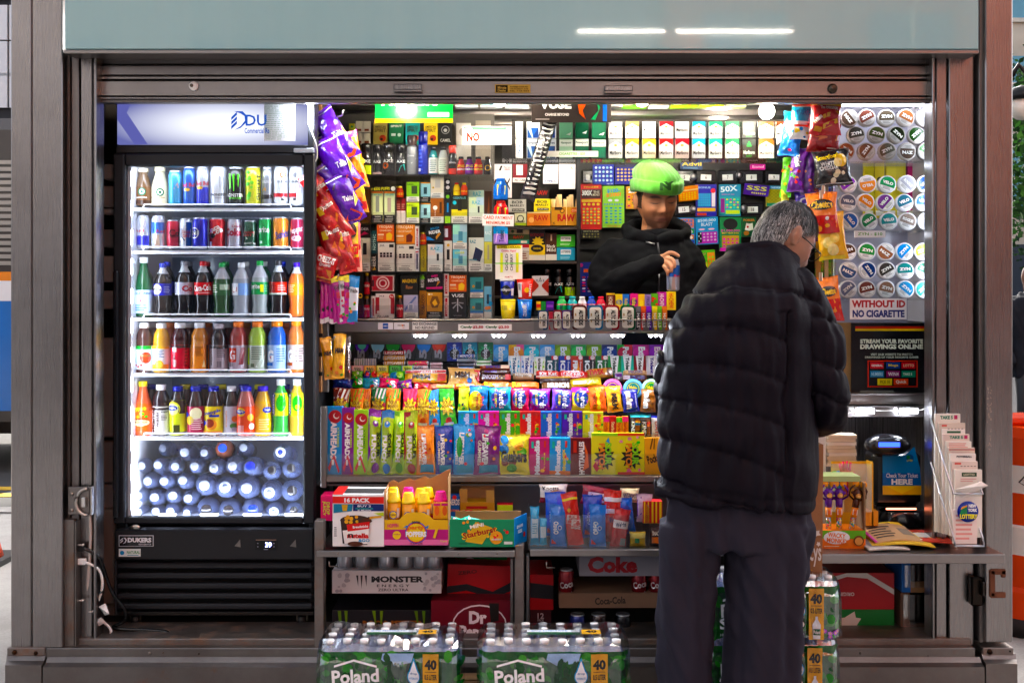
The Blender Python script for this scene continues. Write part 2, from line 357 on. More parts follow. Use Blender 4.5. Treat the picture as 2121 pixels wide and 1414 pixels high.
for i,(x,w)in enumerate(((2.14,1.69),(4.36,2.27))):  # lit tubes over the shops opposite: the header glass mirrors them
    g=G();g.tube([(x-w/2,-18.72,6.57),(x+w/2,-18.72,6.57)],.014,8,'w','bulb');o=g.build('tube_lamp');tag(o,'%s glowing tube lamp on the shop fronts across the street'%('shorter','longer')[i],'lamp','tube lamps across the street')
    g=G();g.box(x-w/2,x+w/2,-18.98,-18.76,6.6,6.68,'gy','metal');g.build('bracket',o)
# --- white panelled building at the upper left
root=empty('panelled_building',(-18,26,-0.14),'white panelled building with dark joints at the upper left edge','building');pt=Part(root)
g=G();g.box(-40,-6,26.06,40,-0.14,30,'dk','wall');core=pt('wall',g)
g=G();g.box(0,1.6,-.05,.05,0,.9,'e9e7e6','gloss');panel=g.build('panel',root)
k=0
for i in range(19):
    for j in range(15):
        x,z=-39.6+i*1.66,6.1+j*.94+(0 if j%3 else .12)
        p=panel if k==0 else panel.copy()
        if k:COL.objects.link(p);p.parent=root
        p.location=Vector((x,26,z))-root.location;k+=1
g=G()
for i in range(8):g.box(-39,-6,25.9,26.1,3.0+i*.3,3.2+i*.3,'77716c','metal')
pt('louvre',g)
# --- coach bus on the road at the left edge
root=empty('coach_bus',(-6.0,6.2,-0.14),'blue and white bus with dark upper half at the left edge','bus');pt=Part(root)
Yb=6.2
g=G();g.box(-13.5,-3.6,Yb,Yb+2.5,0.2,3.05,'3a3532','gloss',.12);body=pt('body',g)
g=G()
for i in range(16):g.box(-5.2,-3.75,Yb-.02,Yb+.01,1.72+i*.06,1.755+i*.06,'8f8a86','metal')
pt('engine_grille',g)
g=G();g.box(-13.4,-3.7,Yb-.03,Yb,1.58,1.66,'e88a20','gloss');g.box(-13.4,-3.7,Yb-.028,Yb,1.40,1.58,'e8ecf2','gloss');g.box(-13.4,-3.7,Yb-.026,Yb,.42,1.40,'1b6cc4','gloss');pt('side_panel',g)
g=G();W,H=3.0,1.1;f=flat(W,0)
prints(g,W,H,'t .88 .86 .2 .2 w M;t .84 .55 .26 .26 9fd0f4 ART;t .9 .12 .18 .1 w NJ;p 63b7ea .7 .2 .98 .5 .98 .32 .8 .2',f,'gloss')
o=g.build('lettering');o.location=Vector((-5.06,Yb-.03,.4))-root.location;o.parent=root
for x in(-12,-5.2):
    g=G();g.lathe([(.2,-.14),(.5,-.14),(.5,.14),(.2,.14)],20,'k','matte',axis='y',off=(x,Yb+.12,.36));w=pt('wheel',g)
# --- traffic barrel, cone, street lamp, trees, pedestrian
def ring(g,z0,z1,r0,r1,col,off,n=20):g.lathe([(r0,z0),(r1,z1)],n,col,'gloss',off=off,caps=False)
bp=P(2150,1281,1.1);root=empty('traffic_barrel',(bp.x,1.1,0),'orange and white striped traffic barrel at the right edge','traffic barrel');pt=Part(root)
g=G();off=(bp.x,1.1,0);zs=[(0,.30,'ea4a14'),(.05,.30,'ea4a14'),(.17,.265,'ea4a14'),(.19,.245,'ea4a14'),(.33,.24,'w'),(.45,.235,'w'),(.46,.225,'ea4a14'),(.6,.22,'w'),(.72,.205,'ea4a14'),(.84,.195,'ea4a14'),(.885,.17,'ea4a14')]
for a,b in zip(zs,zs[1:]):ring(g,a[0],b[0],a[1],b[1],a[2]if a[0]not in(.33,.6)else 'w',off)
g.lathe([(.17,.885),(.001,.886)],20,'ea4a14','gloss',off=off,caps=False);pt('body',g)
g=G();g.box(bp.x-.2,bp.x+.06,1.06,1.14,.88,.94,'ea4a14','gloss',.02);pt('handle',g)
g=G();g.lathe([(.36,0),(.36,.05),(.26,.07)],20,'k','matte',off=off);pt('base',g)
g=G();prints(g,.16,.2,'p k .1 .5 .5 .9 .53 .87 .14 .5;p k .1 .5 .8 .2 .82 .23 .14 .5',curved(.16,.226,.55),'gloss');o=pt('graffiti',g);o.location=Vector((0,0,0));o.rotation_euler=(0,0,-.5)
cp=P(-49,1290,2.2);root=empty('traffic_cone',(cp.x,2.2,0),'small orange traffic cone by the left post','traffic cone');pt=Part(root)
g=G();g.lathe([(.14,.03),(.115,.12),(.09,.25),(.03,.46),(.02,.47)],18,'e8481a','gloss',off=(cp.x,2.2,0));pt('body',g)
g=G();g.box(cp.x-.18,cp.x+.18,2.02,2.38,0,.03,'k','matte');pt('base',g)
lx=P(2135,100,9).x;root=empty('street_lamp',(lx,9,-0.14),'black street lamp with curved arm and white globe at the right edge','street lamp');pt=Part(root)
g=G();g.tube([(lx,9,-.14),(lx,9,3.9)],.06,8);pt('pole',g)
g=G();g.tube([(lx,9,3.6),(lx-.04,9,3.95),(lx-.14,9,4.05),(lx-.22,9,3.92)],.03,6);pt('arm',g)
g=G();g.lathe([(.02,.1),(.12,.06),(.16,-.02),(.15,-.06)],14,'k','black',off=(lx-.1,9,3.72));pt('lamp_hood',g)
g=G();g.ball((lx-.1,9,3.56),.14,'e9e2d4','gloss');pt('globe',g)
def tree(name,label,x,Y,z0,h,rad,n,seed,cols=('2e5a22','3f7a2c','244a1e','5a8f38'),trunkcol='3a2c22'):
    rn=random.Random(seed);root=empty(name,(x,Y,z0),label,'tree','street trees behind the kiosk');pt=Part(root)
    g=G();top=z0+h
    g.tube([(x,Y,z0),(x+.1,Y,z0+h*.3),(x-.05,Y,z0+h*.6),(x,Y,top-.5)],[.2,.15,.1,.03],7,trunkcol,'wood')
    blobs=[]
    for i in range(9):
        a=rn.uniform(0,6.28);rr=rn.uniform(.3,.9)*rad;zc=z0+h*rn.uniform(.4,.95);q=(x+rr*math.cos(a),Y+rr*math.sin(a),zc)
        g.tube([(x,Y,z0+h*rn.uniform(.3,.5)),((x+q[0])/2,(Y+q[1])/2,zc-.5),q],[.07,.05,.015],5,trunkcol,'wood');blobs.append((q,rn.uniform(.35,.6)*rad))
    pt('trunk',g);g=G();vs=[];fs=[];cs=[]
    for i in range(n):
        (q,r)=rn.choice(blobs);d=Vector((rn.gauss(0,1),rn.gauss(0,1),rn.gauss(0,.8))).normalized()*r*rn.random()**.4
        c=Vector(q)+d;u=Vector((rn.gauss(0,1),rn.gauss(0,1),rn.gauss(0,1))).normalized()*rn.uniform(.05,.11);w=u.cross(Vector((rn.random(),rn.random(),rn.random()))).normalized()*u.length*.6
        k=len(vs);vs+=[c-u,c+w,c+u,c-w];fs.append((k,k+1,k+2,k+3));cs.append(rn.choice(cols))
    g.add(vs,fs,cs,'leaf');pt('crown',g)
tree('street_tree','green leafy street tree at the right edge below the tower',10.6,18,-.14,6.3,2.2,9000,3)
tree('street_tree','darker green street tree further back at the right edge',13.9,26,-.14,7.0,2.6,7000,5,('1f4420','2c5a26','3a6a2c','1a3a1c'))
# ================================================================ the kiosk
KR=empty('newsstand_kiosk',(0,0.9,0),'stainless steel newsstand kiosk with raised shutter and teal glass header','kiosk');kp=Part(KR)
def kbox(name,x0,x1,y0,y1,Ya,Yb,mat='steel',bev=.003,parent=None,col='w'):
    g=G();g.pbox(x0,x1,y0,y1,Ya,Yb,col,mat,bev);o=kp(name,g)
    return o
# posts
g=G();g.pbox(22,65,-280,1341,0,.5,'w','steel',.004);kp('post',g)
g=G();g.pbox(66.5,129,-280,1341,-.003,.06,'w','steel',.003);kp('post',g)
g=G();g.pbox(2041,2098,-280,1330,-.012,.5,'w','steel',.004);kp('post',g)
g=G();g.pbox(2028,2038,-280,1330,.01,.2,'w','steel_dark',.003);kp('post_channel',g)
# jamb rails, left
for n,a,b,Ya,Yb,mt in(('jamb_rail',129.5,146,.055,.12,'steel_dark'),('jamb_rail',147.5,163,.045,.12,'steel_worn'),('jamb_rail',167,191,.05,.12,'steel'),('jamb_rail',193,199,.035,.12,'steel')):
    kbox(n,a,b,112,1338,Ya,Yb,mt)
for n,a,b,Ya,Yb,mt in(('jamb_rail',1931,1937,.035,.12,'steel'),('jamb_rail',1939,1961,.05,.12,'steel'),('jamb_rail',1966,2017,.04,.12,'steel'),('jamb_rail',2019,2027,.06,.12,'steel_dark')):
    kbox(n,a,b,112,1335,Ya,Yb,mt)
# header: teal back-painted glass
m,nt,b=newmat('teal_glass');b.inputs['Base Color'].default_value=(0.2,0.42,0.44,1);b.inputs['Roughness'].default_value=0.25;b.inputs['Coat Weight'].default_value=1.0;b.inputs['Coat Roughness'].default_value=.03
tc=N(nt,'ShaderNodeTexCoord');mp=N(nt,'ShaderNodeMapping');mp.inputs['Scale'].default_value=(9,1,.4);nz=N(nt,'ShaderNodeTexNoise',i_Scale=1.5,i_Detail=5.0)
nt.links.new(tc.outputs['Object'],mp.inputs[0]);nt.links.new(mp.outputs[0],nz.inputs['Vector']);mr=N(nt,'ShaderNodeMix',data_type='RGBA');mr.inputs[6].default_value=(.25,.46,.475,1);mr.inputs[7].default_value=(.285,.49,.50,1)
nt.links.new(nz.outputs['Fac'],mr.inputs[0]);nt.links.new(mr.outputs[2],b.inputs['Base Color'])
kbox('header_panel',134,2027,-285,103,-.045,.02,'teal_glass',.004)
kbox('header_trim',133,2028,104,111,-.048,.05,'steel_h',.002)
kbox('soffit',131,2030,112,118,.05,.3,'steel_dark',0)
kbox('roof',0,2120,-300,-284,-.1,2.0,'steel_h',.01)
# raised roller shutter
sh=kbox('shutter',203,1930,108,210,.135,.16,'steel_dark',.003)
def sub(name,g,parent):  # sub-part built in world coordinates
    o=g.build(name);o.parent=parent;o.location=-(Vector(parent.location)+Vector(KR.location));return o
for y0,y1,Y in((113,133,.105),(136,156,.1),(158,165,.1)):
    g=G();g.pbox(200,1930,y0,y1,Y,Y+.02,'w','steel_h',.003);sub('slat',g,sh)
g=G();g.pbox(201,1929,167,200,.085,.13,'w','steel_h',.004);bb=sub('bottom_bar',g,sh)
g=G();g.pbox(202,1928,201.5,205,.08,.13,'w','steel',.001);sub('bar_lip',g,sh)
g=G();g.pbox(203,1926,206,213,.09,.13,'w','steel_dark',.002);sub('dark_underside',g,sh)  # underside of the bottom bar, its shade put in as a dark strip
for x,y,c in((402,179,'w'),(1724,184,'4a4238')):
    p=P(x,y,.085);g=G();g.lathe([(.001,.012),(.012,.012),(.017,.009),(.019,0)],16,c,'gloss' if c=='w' else 'metal',axis='y',off=p)
    g.lathe([(.001,.016),(.006,.016),(.007,.01)],10,'6a625a','metal',axis='y',off=p+Vector((-.006,0,.001)));sub('shutter_lock',g,sh)
for x,y in((845,182),(1282,185)):
    g=G();g.pbox(x-30,x+29,y-8,y+4,.06,.085,'w','steel',.003);g.pbox(x-30,x+29,y+4,y+8,.064,.07,'w','steel_h',.001);sub('lift_handle',g,sh)
g=G();g.pbox(1025,1099,175,193,.083,.085,'b08a3a','metal',.001);bp_=sub('maker_plate',g,sh)
g=G();W,H=74*sc(.08),18*sc(.08);prints(g,W,H,'r .03 .1 .36 .9 k;t .2 .62 .24 .3 gd Minute;t .2 .3 .24 .3 gd Dealer;t .68 .7 .5 .16 k POWERED DOOR SPEC;t .68 .45 .5 .14 k 170 FOREST AVE;t .68 .22 .56 .14 k TEL 718 994',flat(W,0),'metal')
o=g.build('lettering');o.location=P(1062,193,.0825)-Vector(KR.location);o.parent=KR
# sill, plinth
kbox('sill',155,2012,1322,1339,.03,.25,'steel_rusty',.004);kbox('sill_channel',160,2010,1310,1321,.2,.24,'steel_worn',.002)
g=G();a,b_=P(95,1341,-.005),P(2020,1362,-.005);g.box(a.x,b_.x,-.008,.2,b_.z,a.z,'w','steel_worn',.003);kp('plinth_band',g)
def flare(name,x0,x1,e0=0.0,e1=0.0,y0=1362,mat='steel_worn'):
    a,b=P(x0,y0,-.01),P(x1,y0,-.01);g=G()
    prof=[(-.01,a.z+.004),(-.024,a.z-.012),(-.05,a.z-.02),(-.052,0.0)];vs=[]
    for(yy,zz)in prof:t=(yy+.01)/.042;vs+=[(a.x+e0*t,yy,zz),(b.x-e1*t,yy,zz)]
    vs+=[(a.x+e0,.2,0),(b.x-e1,.2,0),(a.x,.2,a.z),(b.x,.2,a.z)]
    g.add(vs,[(1,0,2,3),(3,2,4,5),(5,4,6,7),(0,1,11,10),(0,10,8,6,4,2),(1,3,5,7,9,11)],'w',mat);kp(name,g)
flare('plinth',98,2030);flare('plinth_cap',14,95,-.012,0,1358);flare('plinth_cap',2033,2104,0,-.012,1355)
for x0,x1,y0 in((14,93,1341),(2036,2100,1341)):kbox('cap_flange',x0,x1,y0,1358,-.014,.1,'steel_rusty',.003)
def rivet(x,y,Y,r=.005,col='5a4a3e',mat='metal',parent=None):
    g=G();g.lathe([(r,0),(r*.8,r*.5),(.0005,r*.6)],9,col,mat,axis='y',off=P(x,y,Y));return kp('rivet',g)
for x,y,Y,r,c in((30,1350,-.014,.010,'3a2416'),(74,1352,-.014,.008,'2a1c14'),(310,1352,-.0085,.006,'8a8078'),(338,1351,-.0085,.003,'5a4030'),(412,1353,-.0085,.004,'3a2c22'),(1782,1352,-.0085,.005,'4a443e'),(1922,1357,-.0085,.003,'4a443e'),(2050,1349,-.014,.011,'2e2018'),(2092,1348,-.014,.004,'2a2622')):rivet(x,y,Y,r,c)
# shell: floor, walls, ceiling
xi0,xi1=-1.66,1.69;zf=.205
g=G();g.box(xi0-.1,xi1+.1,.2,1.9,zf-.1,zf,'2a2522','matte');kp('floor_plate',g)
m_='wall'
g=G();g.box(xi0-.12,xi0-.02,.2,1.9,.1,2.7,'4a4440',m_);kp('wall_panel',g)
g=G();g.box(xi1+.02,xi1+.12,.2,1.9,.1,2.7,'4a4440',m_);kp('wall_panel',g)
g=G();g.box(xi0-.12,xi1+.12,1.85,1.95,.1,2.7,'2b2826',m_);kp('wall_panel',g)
g=G();g.box(xi0-.12,xi1+.12,.16,1.95,2.36,2.4,'8a7c6c',m_);kp('ceiling_panel',g)
for i,(Y,z)in enumerate(((.62,2.315),(.80,2.30),(.98,2.285))):
    g=G();g.box(-.8,xi1,Y,Y+.1,z-.055,z,'b0a294' if i!=1 else '7d7266','steel_h',.006);kp('ceiling_batten',g)
# left side: outlet box, latch, cords, styrofoam insulation blocks beside the cooler
kbox('outlet_box',126,154,1076,1338,.02,.06,'steel_rusty',.002);kbox('outlet_box_side',155,157,1080,1338,.0,.055,'steel_worn',0)
lt=empty('hasp_lock',P(165,1065,.03),'steel padlock hasp with round shackle on left jamb','lock');lp=Part(lt)
g=G();g.pbox(140,186,1008,1066,.02,.03,'w','steel_worn',.003);lp('plate',g)
g=G();c0=P(181,1039,.01);g.tube([c0+Vector((math.cos(a)*.042,0,math.sin(a)*.048))for a in[math.radians(q)for q in range(90,281,15)]],.007,7,'b5aca4','metal');lp('shackle',g)
g=G();g.pbox(168,176,1030,1050,.0,.02,'d8d4d0','metal',.002);g.pbox(187,190,1008,1066,.005,.03,'c8c0ba','metal',.001);lp('bolt',g)
for y in(1022,1056):
    g=G();g.lathe([(.008,0),(.006,.004),(.001,.005)],9,'9a8f86','metal',axis='y',off=P(149,y,.02));lp('rivet',g)
blk=((340,372,214,232,'d8d4d2'),(385,428,210,233,'c8c4c2'),(432,444,212,232,'f0eeee'),(475,512,213,233,'b8b4b4'),(530,584,210,233,'e4e0e0'),(602,640,212,233,'d0cccc'),(700,905,208,236,'c2bcbc'),(915,1000,207,236,'b4aeae'),(1003,1052,207,236,'c0b8b6'),(1055,1250,206,236,'bdb6b2'),(1253,1290,206,240,'b0a8a4'))
for i,(y0,y1,x0,x1,c)in enumerate(blk):
    g=G();g.pbox(x0,x1,y0,y1,.42+.01*(i%3),.5,c,'paper',.006);o=g.build('foam_block');tag(o,'white foam packing block wedged left of the cooler, %s from the top'%ORD[i],'foam block','foam blocks beside the cooler')
def cord(name,label,pts,r,col):
    q=[P(*p)for p in pts];out=[]
    for i in range(len(q)-1):
        p0,p1,p2,p3=q[max(i-1,0)],q[i],q[i+1],q[min(i+2,len(q)-1)]
        for k in range(6):
            t=k/6;out.append(.5*((2*p1)+(p2-p0)*t+(2*p0-5*p1+4*p2-p3)*t*t+(3*p1-p0-3*p2+p3)*t**3))
    out.append(q[-1]);g=G();g.tube(out,r,7,col,'gloss');return tag(g.build(name),label,'cord')
cd=cord('power_cord','thick black power cord plugged into the outlet box',[(158,1135,.03),(178,1137,.03),(205,1155,.05),(222,1200,.08),(238,1235,.1),(258,1260,.12),(258,1285,.14),(235,1297,.14),(250,1302,.12),(300,1304,.13),(345,1308,.12),(340,1318,.1),(250,1322,.1),(190,1322,.1),(165,1315,.12),(200,1308,.16)],.0065,'k')
g=G();g.pbox(155,173,1128,1142,.02,.045,'k','black',.003);inverse_parent(g.build('plug'),cd).location=(0,0,0)
cd=cord('white_cord','white extension cord looping down from the outlet box',[(160,1163,.03),(180,1165,.03),(205,1180,.05),(212,1210,.06),(203,1245,.07),(190,1262,.08),(205,1280,.09),(226,1298,.1),(228,1312,.1),(205,1320,.1)],.005,'e8e4e0')
g=G();g.pbox(155,176,1157,1170,.02,.04,'w','gloss',.003);g.build('plug').parent=cd
cord('hanging_cable','thin white cable hanging down the left jamb',[(187,1066,.05),(188,1110,.05),(184,1180,.05),(181,1240,.06),(186,1290,.08)],.006,'d0cac4')
for i,(x,y,a)in enumerate(((186,1266,.4),(204,1288,-.5),(216,1262,1.0))):
    g=G();g.add([(-.02,0,-.012),(.02,.01,-.014),(.022,-.01,.012),(-.018,.006,.014),(0,-.012,.002)],[(0,1,4),(1,2,4),(2,3,4),(3,0,4)],'e4e2e0','gloss');o=g.build('tape_scrap');move(o,P(x,y,.06),(0,a,0));tag(o,'crumpled scrap of clear tape on the white cord, %s'%('top left one','lowest one','right one')[i],'tape')
for i,(y,Y)in enumerate(((1128,.0),(1243,.0))):
    g=G();p=P(157,y,.02);g.tube([p,p+Vector((.025,0,0))],.0035,7,'b8b0a8','metal');g.ball(p+Vector((.026,0,0)),.006,'c8c0b8','metal',8,5);o=kp('outlet_bolt',g)
# right post: lower hinge hardware with rust
g=G();g.pbox(2012,2038,1195,1255,.0,.03,'2a2420','metal',.006);g.pbox(2034,2042,1205,1235,-.02,.01,'3a332e','metal',.004);kp('hinge_block',g)
g=G();
for(x0,x1,y0,y1)in((2052,2084,1178,1190),(2050,2062,1180,1236),(2052,2084,1226,1238),(2074,2084,1180,1196)):g.pbox(x0,x1,y0,y1,-.018,-.01,'6a3c22','matte',.003)
kp('rust_scar',g)
g=G();rn=random.Random(2)
for i in range(46):
    q=P(2045+rn.random()*9,800+abs(rn.gauss(0,1))*75,-.0126);r=rn.uniform(.002,.007);g.add([q+Vector((r*.5*math.cos(t)*rn.uniform(.4,1),0,r*math.sin(t)*rn.uniform(.5,1)))for t in(0,1,2,3,4,5)],[(0,1,2,3,4,5)],'b8a898','paper')
tag(kp('sticker_residue',g),kind='stuff')
# ================================================================ product builders: each returns the root mesh, base at the origin, front toward -Y
def can(W,H,col='r',spec='',top='s',mat='canmetal',name='drink_can',slim=False,**k):
    R=W/2;g=G()
    prof=[(R*.72,0),(R*.80,H*.008),(R,H*.05),(R,H*.88),(R*.86,H*.955),(R*.84,H*.965),(R*.88,H*.985),(R*.84,H),(R*.78,H*.985),(R*.3,H*.98)]
    g.lathe(prof,18,['s','s',col,col,top,top,top,top,top],mat);o=g.build(name)
    if spec:g=G();prints(g,2.4*R,H*.83,spec,curved(2.4*R,R,H*.05),mat,seg=6);g.build('lettering',o)
    return o
BOT={
 'soda':([(.40,0),(.86,.015),(.96,.06),(.80,.20),(.92,.34),(.97,.40),(.97,.62),(.90,.70),(.62,.80),(.36,.88),(.33,.90),(.40,.905),(.40,.915),(.33,.92)],.40,.62),
 'glass':([(.7,0),(.98,.02),(1,.08),(1,.50),(.86,.60),(.62,.72),(.45,.84),(.40,.90),(.46,.905),(.46,.92),(.40,.925)],.06,.45),
 'juice':([(.7,0),(.95,.012),(.98,.05),(.98,.55),(.92,.565),(.98,.62),(.90,.64),(.96,.68),(.88,.76),(.62,.86),(.50,.90),(.50,.915)],.07,.54),
 'tea':([(.7,0),(.96,.015),(1,.05),(1,.55),(.97,.62),(.82,.74),(.60,.86),(.52,.90),(.52,.92)],.04,.60),
 'frap':([(.7,0),(.97,.02),(1,.06),(1,.48),(.92,.60),(.72,.74),(.60,.82),(.56,.92)],.04,.50),
 'squar':([(.8,0),(.98,.02),(1,.06),(.97,.20),(1,.36),(1,.62),(.92,.72),(.52,.84),(.46,.88),(.46,.91)],.36,.76),
}
def bottle(W,H,col='k',cap='w',label='r',spec='',kind='soda',mat='liquid',name='drink_bottle',fill=1.0,n=18,capcol2=None,lab=None,**k):
    prof,l0,l1=BOT[kind];R=W/2
    if lab:l0,l1=lab
    g=G();pf=[(r*R,z*H)for r,z in prof];nb=8 if kind=='squar' else n
    cols=[col if(prof[i][1]<fill)else 'd8dde4' for i in range(len(pf)-1)]
    g.lathe(pf,nb,cols,mat,True);o=g.build(name)
    rc=prof[-1][0]*R*1.18;z0=prof[-1][1]*H
    g=G();g.lathe([(rc,z0-.004),(rc,H-.002),(rc*.9,H),(.001,H)],14,cap,'gloss');g.build('cap',o)
    if label:
        def rad(z):
            for(ra,za),(rb,zb)in zip(prof,prof[1:]):
                if za<=z<=zb:return(ra+(rb-ra)*(z-za)/max(zb-za,1e-6))*R
            return R
        g=G();zz=[l0+(l1-l0)*i/4 for i in range(5)];g.lathe([(rad(z)+.0007,z*H)for z in zz],n,label,'gloss',caps=False)
        lo=g.build('label',o)
        if spec:
            Rl=max(rad(z)for z in zz)+.001;g=G();prints(g,2.4*Rl,(l1-l0)*H,spec,curved(2.4*Rl,Rl,l0*H),'gloss',seg=6);g.build('lettering',lo)
    return o
def carton(W,H,col='w',spec='',d=.02,side=None,top=None,mat='print',name='carton',bev=.0008,**k):
    g=G();g.box(-W/2,W/2,0,d,0,H,[col,top or col,col,side or col,col,side or col],mat);o=g.build(name)
    if spec:g=G();prints(g,W,H,spec,flat(W,0),mat);g.build('lettering',o)
    return o
def bag(W,H,col='r',spec='',d=None,mat='film',name='snack_bag',seed=0,hole=False,crimp=.055,top=None,bot=None,twist=0.0,**k):
    d=d or min(W,H)*.38;rn=random.Random(seed*7+int(W*1000));nx,nz=18,26;ph=[rn.uniform(0,6.28)for _ in range(6)]
    def ybul(u,v):
        e=max(0.0,1-(2*u-1)**2)**.55;t=min(1.0,max(0.0,(v-crimp)/.22))*min(1.0,max(0.0,(1-crimp-v)/.22));t=t**.6
        wr=.10*math.sin(9*u+4*v+ph[0])*t+.06*math.sin(17*v+5*u+ph[1])*e+.28*noise.noise(Vector((u*4.2+ph[4],v*6+ph[5],0)))+.12*noise.noise(Vector((u*11+ph[5],v*15,ph[4])))
        cr=.05*math.sin(40*u+ph[2])*(1-t)*e
        return d/2*(e*t*(1+wr)+cr)
    def xw(u,v):  # narrower in the belly, flared crimps
        t=min(1.0,max(0.0,v/.25))*min(1.0,max(0.0,(1-v)/.25));return(u-.5)*W*(1-.10*t)+twist*W*math.sin(v*3)*.1
    def zz(u,v):return v*H+.012*H*math.sin(6*u+ph[3])*(2*v-1)
    g=G();vs=[];fs=[];cs=[]
    for s_ in(-1,1):
        o0=len(vs)
        for j in range(nz+1):
            for i in range(nx+1):u,v=i/nx,j/nz;vs.append((xw(u,v),s_*ybul(u,v),zz(u,v)))
        for j in range(nz):
            for i in range(nx):
                q=[o0+j*(nx+1)+i,o0+j*(nx+1)+i+1,o0+(j+1)*(nx+1)+i+1,o0+(j+1)*(nx+1)+i]
                fs.append(tuple(q if s_<0 else q[::-1]));cs.append(top if(top and j>=nz-3)else bot if(bot and j<3)else col)
    g.add(vs,fs,cs,mat,True);o=g.build(name)
    if spec:
        f=lambda x,z,off:(xw(x/W,z/H),-ybul(x/W,z/H)-off*1.6-.0008,zz(x/W,z/H))
        g=G();prints(g,W,H,spec,f,mat,seg=8);g.build('lettering',o)
    return o
def pouch(W,H,col='g',spec='',**k):  # slim stand-up candy bag: a flat bag with less belly
    k.setdefault('d',min(W,H)*.3);k.setdefault('name','candy_bag');return bag(W,H,col,spec,**k)
def tin(W,H,col='b',spec='',rim='w',d=.022,name='round_tin',rot=0,**k):
    R=W/2;g=G();g.lathe([(R,-d),(R,-.001),(R*.97,.0008),(R*.9,.001),(.0005,.001)],22,rim,'gloss',axis='y',off=(0,0,R));o=g.build(name)
    g=G();g.add([(a*R*.86,-.0015,R+b*R*.86)for a,b in disc(24)],[tuple(range(24))],col,'gloss')
    lo=g.build('label',o)
    if spec:
        ca,sa=math.cos(math.radians(rot)),math.sin(math.radians(rot))
        def f(x,z,off):x-=R;z-=R;return(x*ca-z*sa,-.0014-off,R+x*sa+z*ca)
        g=G();prints(g,W,W,spec,f,'gloss');g.build('lettering',lo)
    return o
def seg_low(col,c0=.0,h=.86):  # polygon of the lower cap of a disc, in unit square coordinates
    a=[math.radians(200+140*i/12)for i in range(13)];return 'p %s '%col+' '.join('%.3f %.3f'%(.5+.42*math.cos(t),.5+.42*math.sin(t))for t in a)
def ticket(W,H,col='b',spec='',name='scratch_ticket',bend=.0,**k):
    g=G();n=6;f0=lambda v:bend*H*(1-math.cos(v*1.2));vs=[]
    for j in range(n+1):
        for y in(0,.0015):
            for x in(-W/2,W/2):vs.append((x,y-f0(j/n),H*j/n))
    fs=[]
    for j in range(n):a=j*4;fs+=[(a,a+1,a+5,a+4),(a+3,a+2,a+6,a+7),(a+2,a,a+4,a+6),(a+1,a+3,a+7,a+5)]
    fs+=[(0,2,3,1),(n*4,n*4+1,n*4+3,n*4+2)];g.add(vs,fs,col,'print');o=g.build(name)
    if spec:g=G();prints(g,W,H,spec,lambda x,z,off:(x-W/2,-off-f0(z/H),z),'print',seg=4);g.build('lettering',o)
    return o
def cup(W,H,col='b',spec='',lid='w',name='gum_cup',**k):
    R=W/2;g=G();g.lathe([(R*.75,0),(R*.8,H*.02),(R*.97,H*.93)],16,col,'gloss');o=g.build(name)
    g=G();g.lathe([(R,H*.93),(R*1.02,H*.95),(R*1.0,H),(.001,H)],16,lid,'gloss');g.build('lid',o)
    if spec:g=G();prints(g,2.2*R,H*.9,spec,lambda x,z,off:((lambda r:(r*math.sin((x-1.1*R)/R),-r*math.cos((x-1.1*R)/R),z))(R*(.8+.17*z/(H*.93))+off+.001)),'gloss',seg=6);g.build('lettering',o)
    return o
def spray(W,H,col='k',cap='k',spec='',name='spray_can',**k):
    R=W/2;g=G();g.lathe([(R*.9,0),(R,H*.02),(R,H*.68),(R*.82,H*.73)],16,col,'gloss');o=g.build(name)
    g=G();g.lathe([(R*.84,H*.73),(R*.9,H*.75),(R*.98,H*.97),(R*.85,H),(.001,H)],16,cap,'gloss');g.build('cap',o)
    if spec:g=G();prints(g,2.2*R,H*.68,spec,curved(2.2*R,R,0),'gloss',seg=6);g.build('lettering',o)
    return o
def hroll(W,H,col='y',spec='',name='candy_roll',**k):  # horizontal roll
    R=H/2;g=G();g.lathe([(.001,-W/2),(R*.8,-W/2+.001),(R,-W/2+.005),(R,W/2-.005),(R*.8,W/2-.001),(.001,W/2)],12,['s','s',col,'s','s'],'film',axis='x',off=(0,0,R));o=g.build(name)
    if spec:g=G();prints(g,W,H*1.2,spec,lambda x,z,off:(x-W/2,-(R+off+.001)*math.cos((z-H*.6)/R),R+(R+off+.001)*math.sin((z-H*.6)/R)),'film',seg=5);g.build('lettering',o)
    return o
def bar(W,H,col='br',spec='',d=.02,name='candy_bar',**k):  # wrapped bar lying or standing, crimped ends left and right
    k.pop('rot',None);g=G();nx,nr=14,8;vs=[];fs=[]
    for i in range(nx+1):
        u=i/nx;e=min(1,max(.12,min(u,1-u)/.09));wob=1+.05*math.sin(u*21)
        for q in range(nr):
            a=2*math.pi*q/nr+math.pi/nr;cx,sx=math.cos(a),math.sin(a);cc=lambda t:math.copysign(abs(t)**.5,t)
            hz=H/2*(cc(sx)if e>.9 else sx*1.0)*(1 if e>.9 else .95);vs.append(((u-.5)*W,d/2*cc(cx)*e*wob-0,H/2+hz))
    for i in range(nx):
        for q in range(nr):fs.append((i*nr+q,i*nr+(q+1)%nr,(i+1)*nr+(q+1)%nr,(i+1)*nr+q))
    fs.append(tuple(reversed(range(nr))));fs.append(tuple(nx*nr+q for q in range(nr)))
    g.add(vs,fs,col,'film',False);o=g.build(name)
    if spec:g=G();prints(g,W,H,spec,lambda x,z,off:(x-W/2,-d/2*1.06-off,z),'film');g.build('lettering',o)
    return o
def put(o,px,py,Y,rot=(0,0,0),label=None,cat=None,group=None):
    o.location=P(px,py,Y);o.rotation_euler=rot;return tag(o,label,cat,group)
def mint(W,H,**k):pass
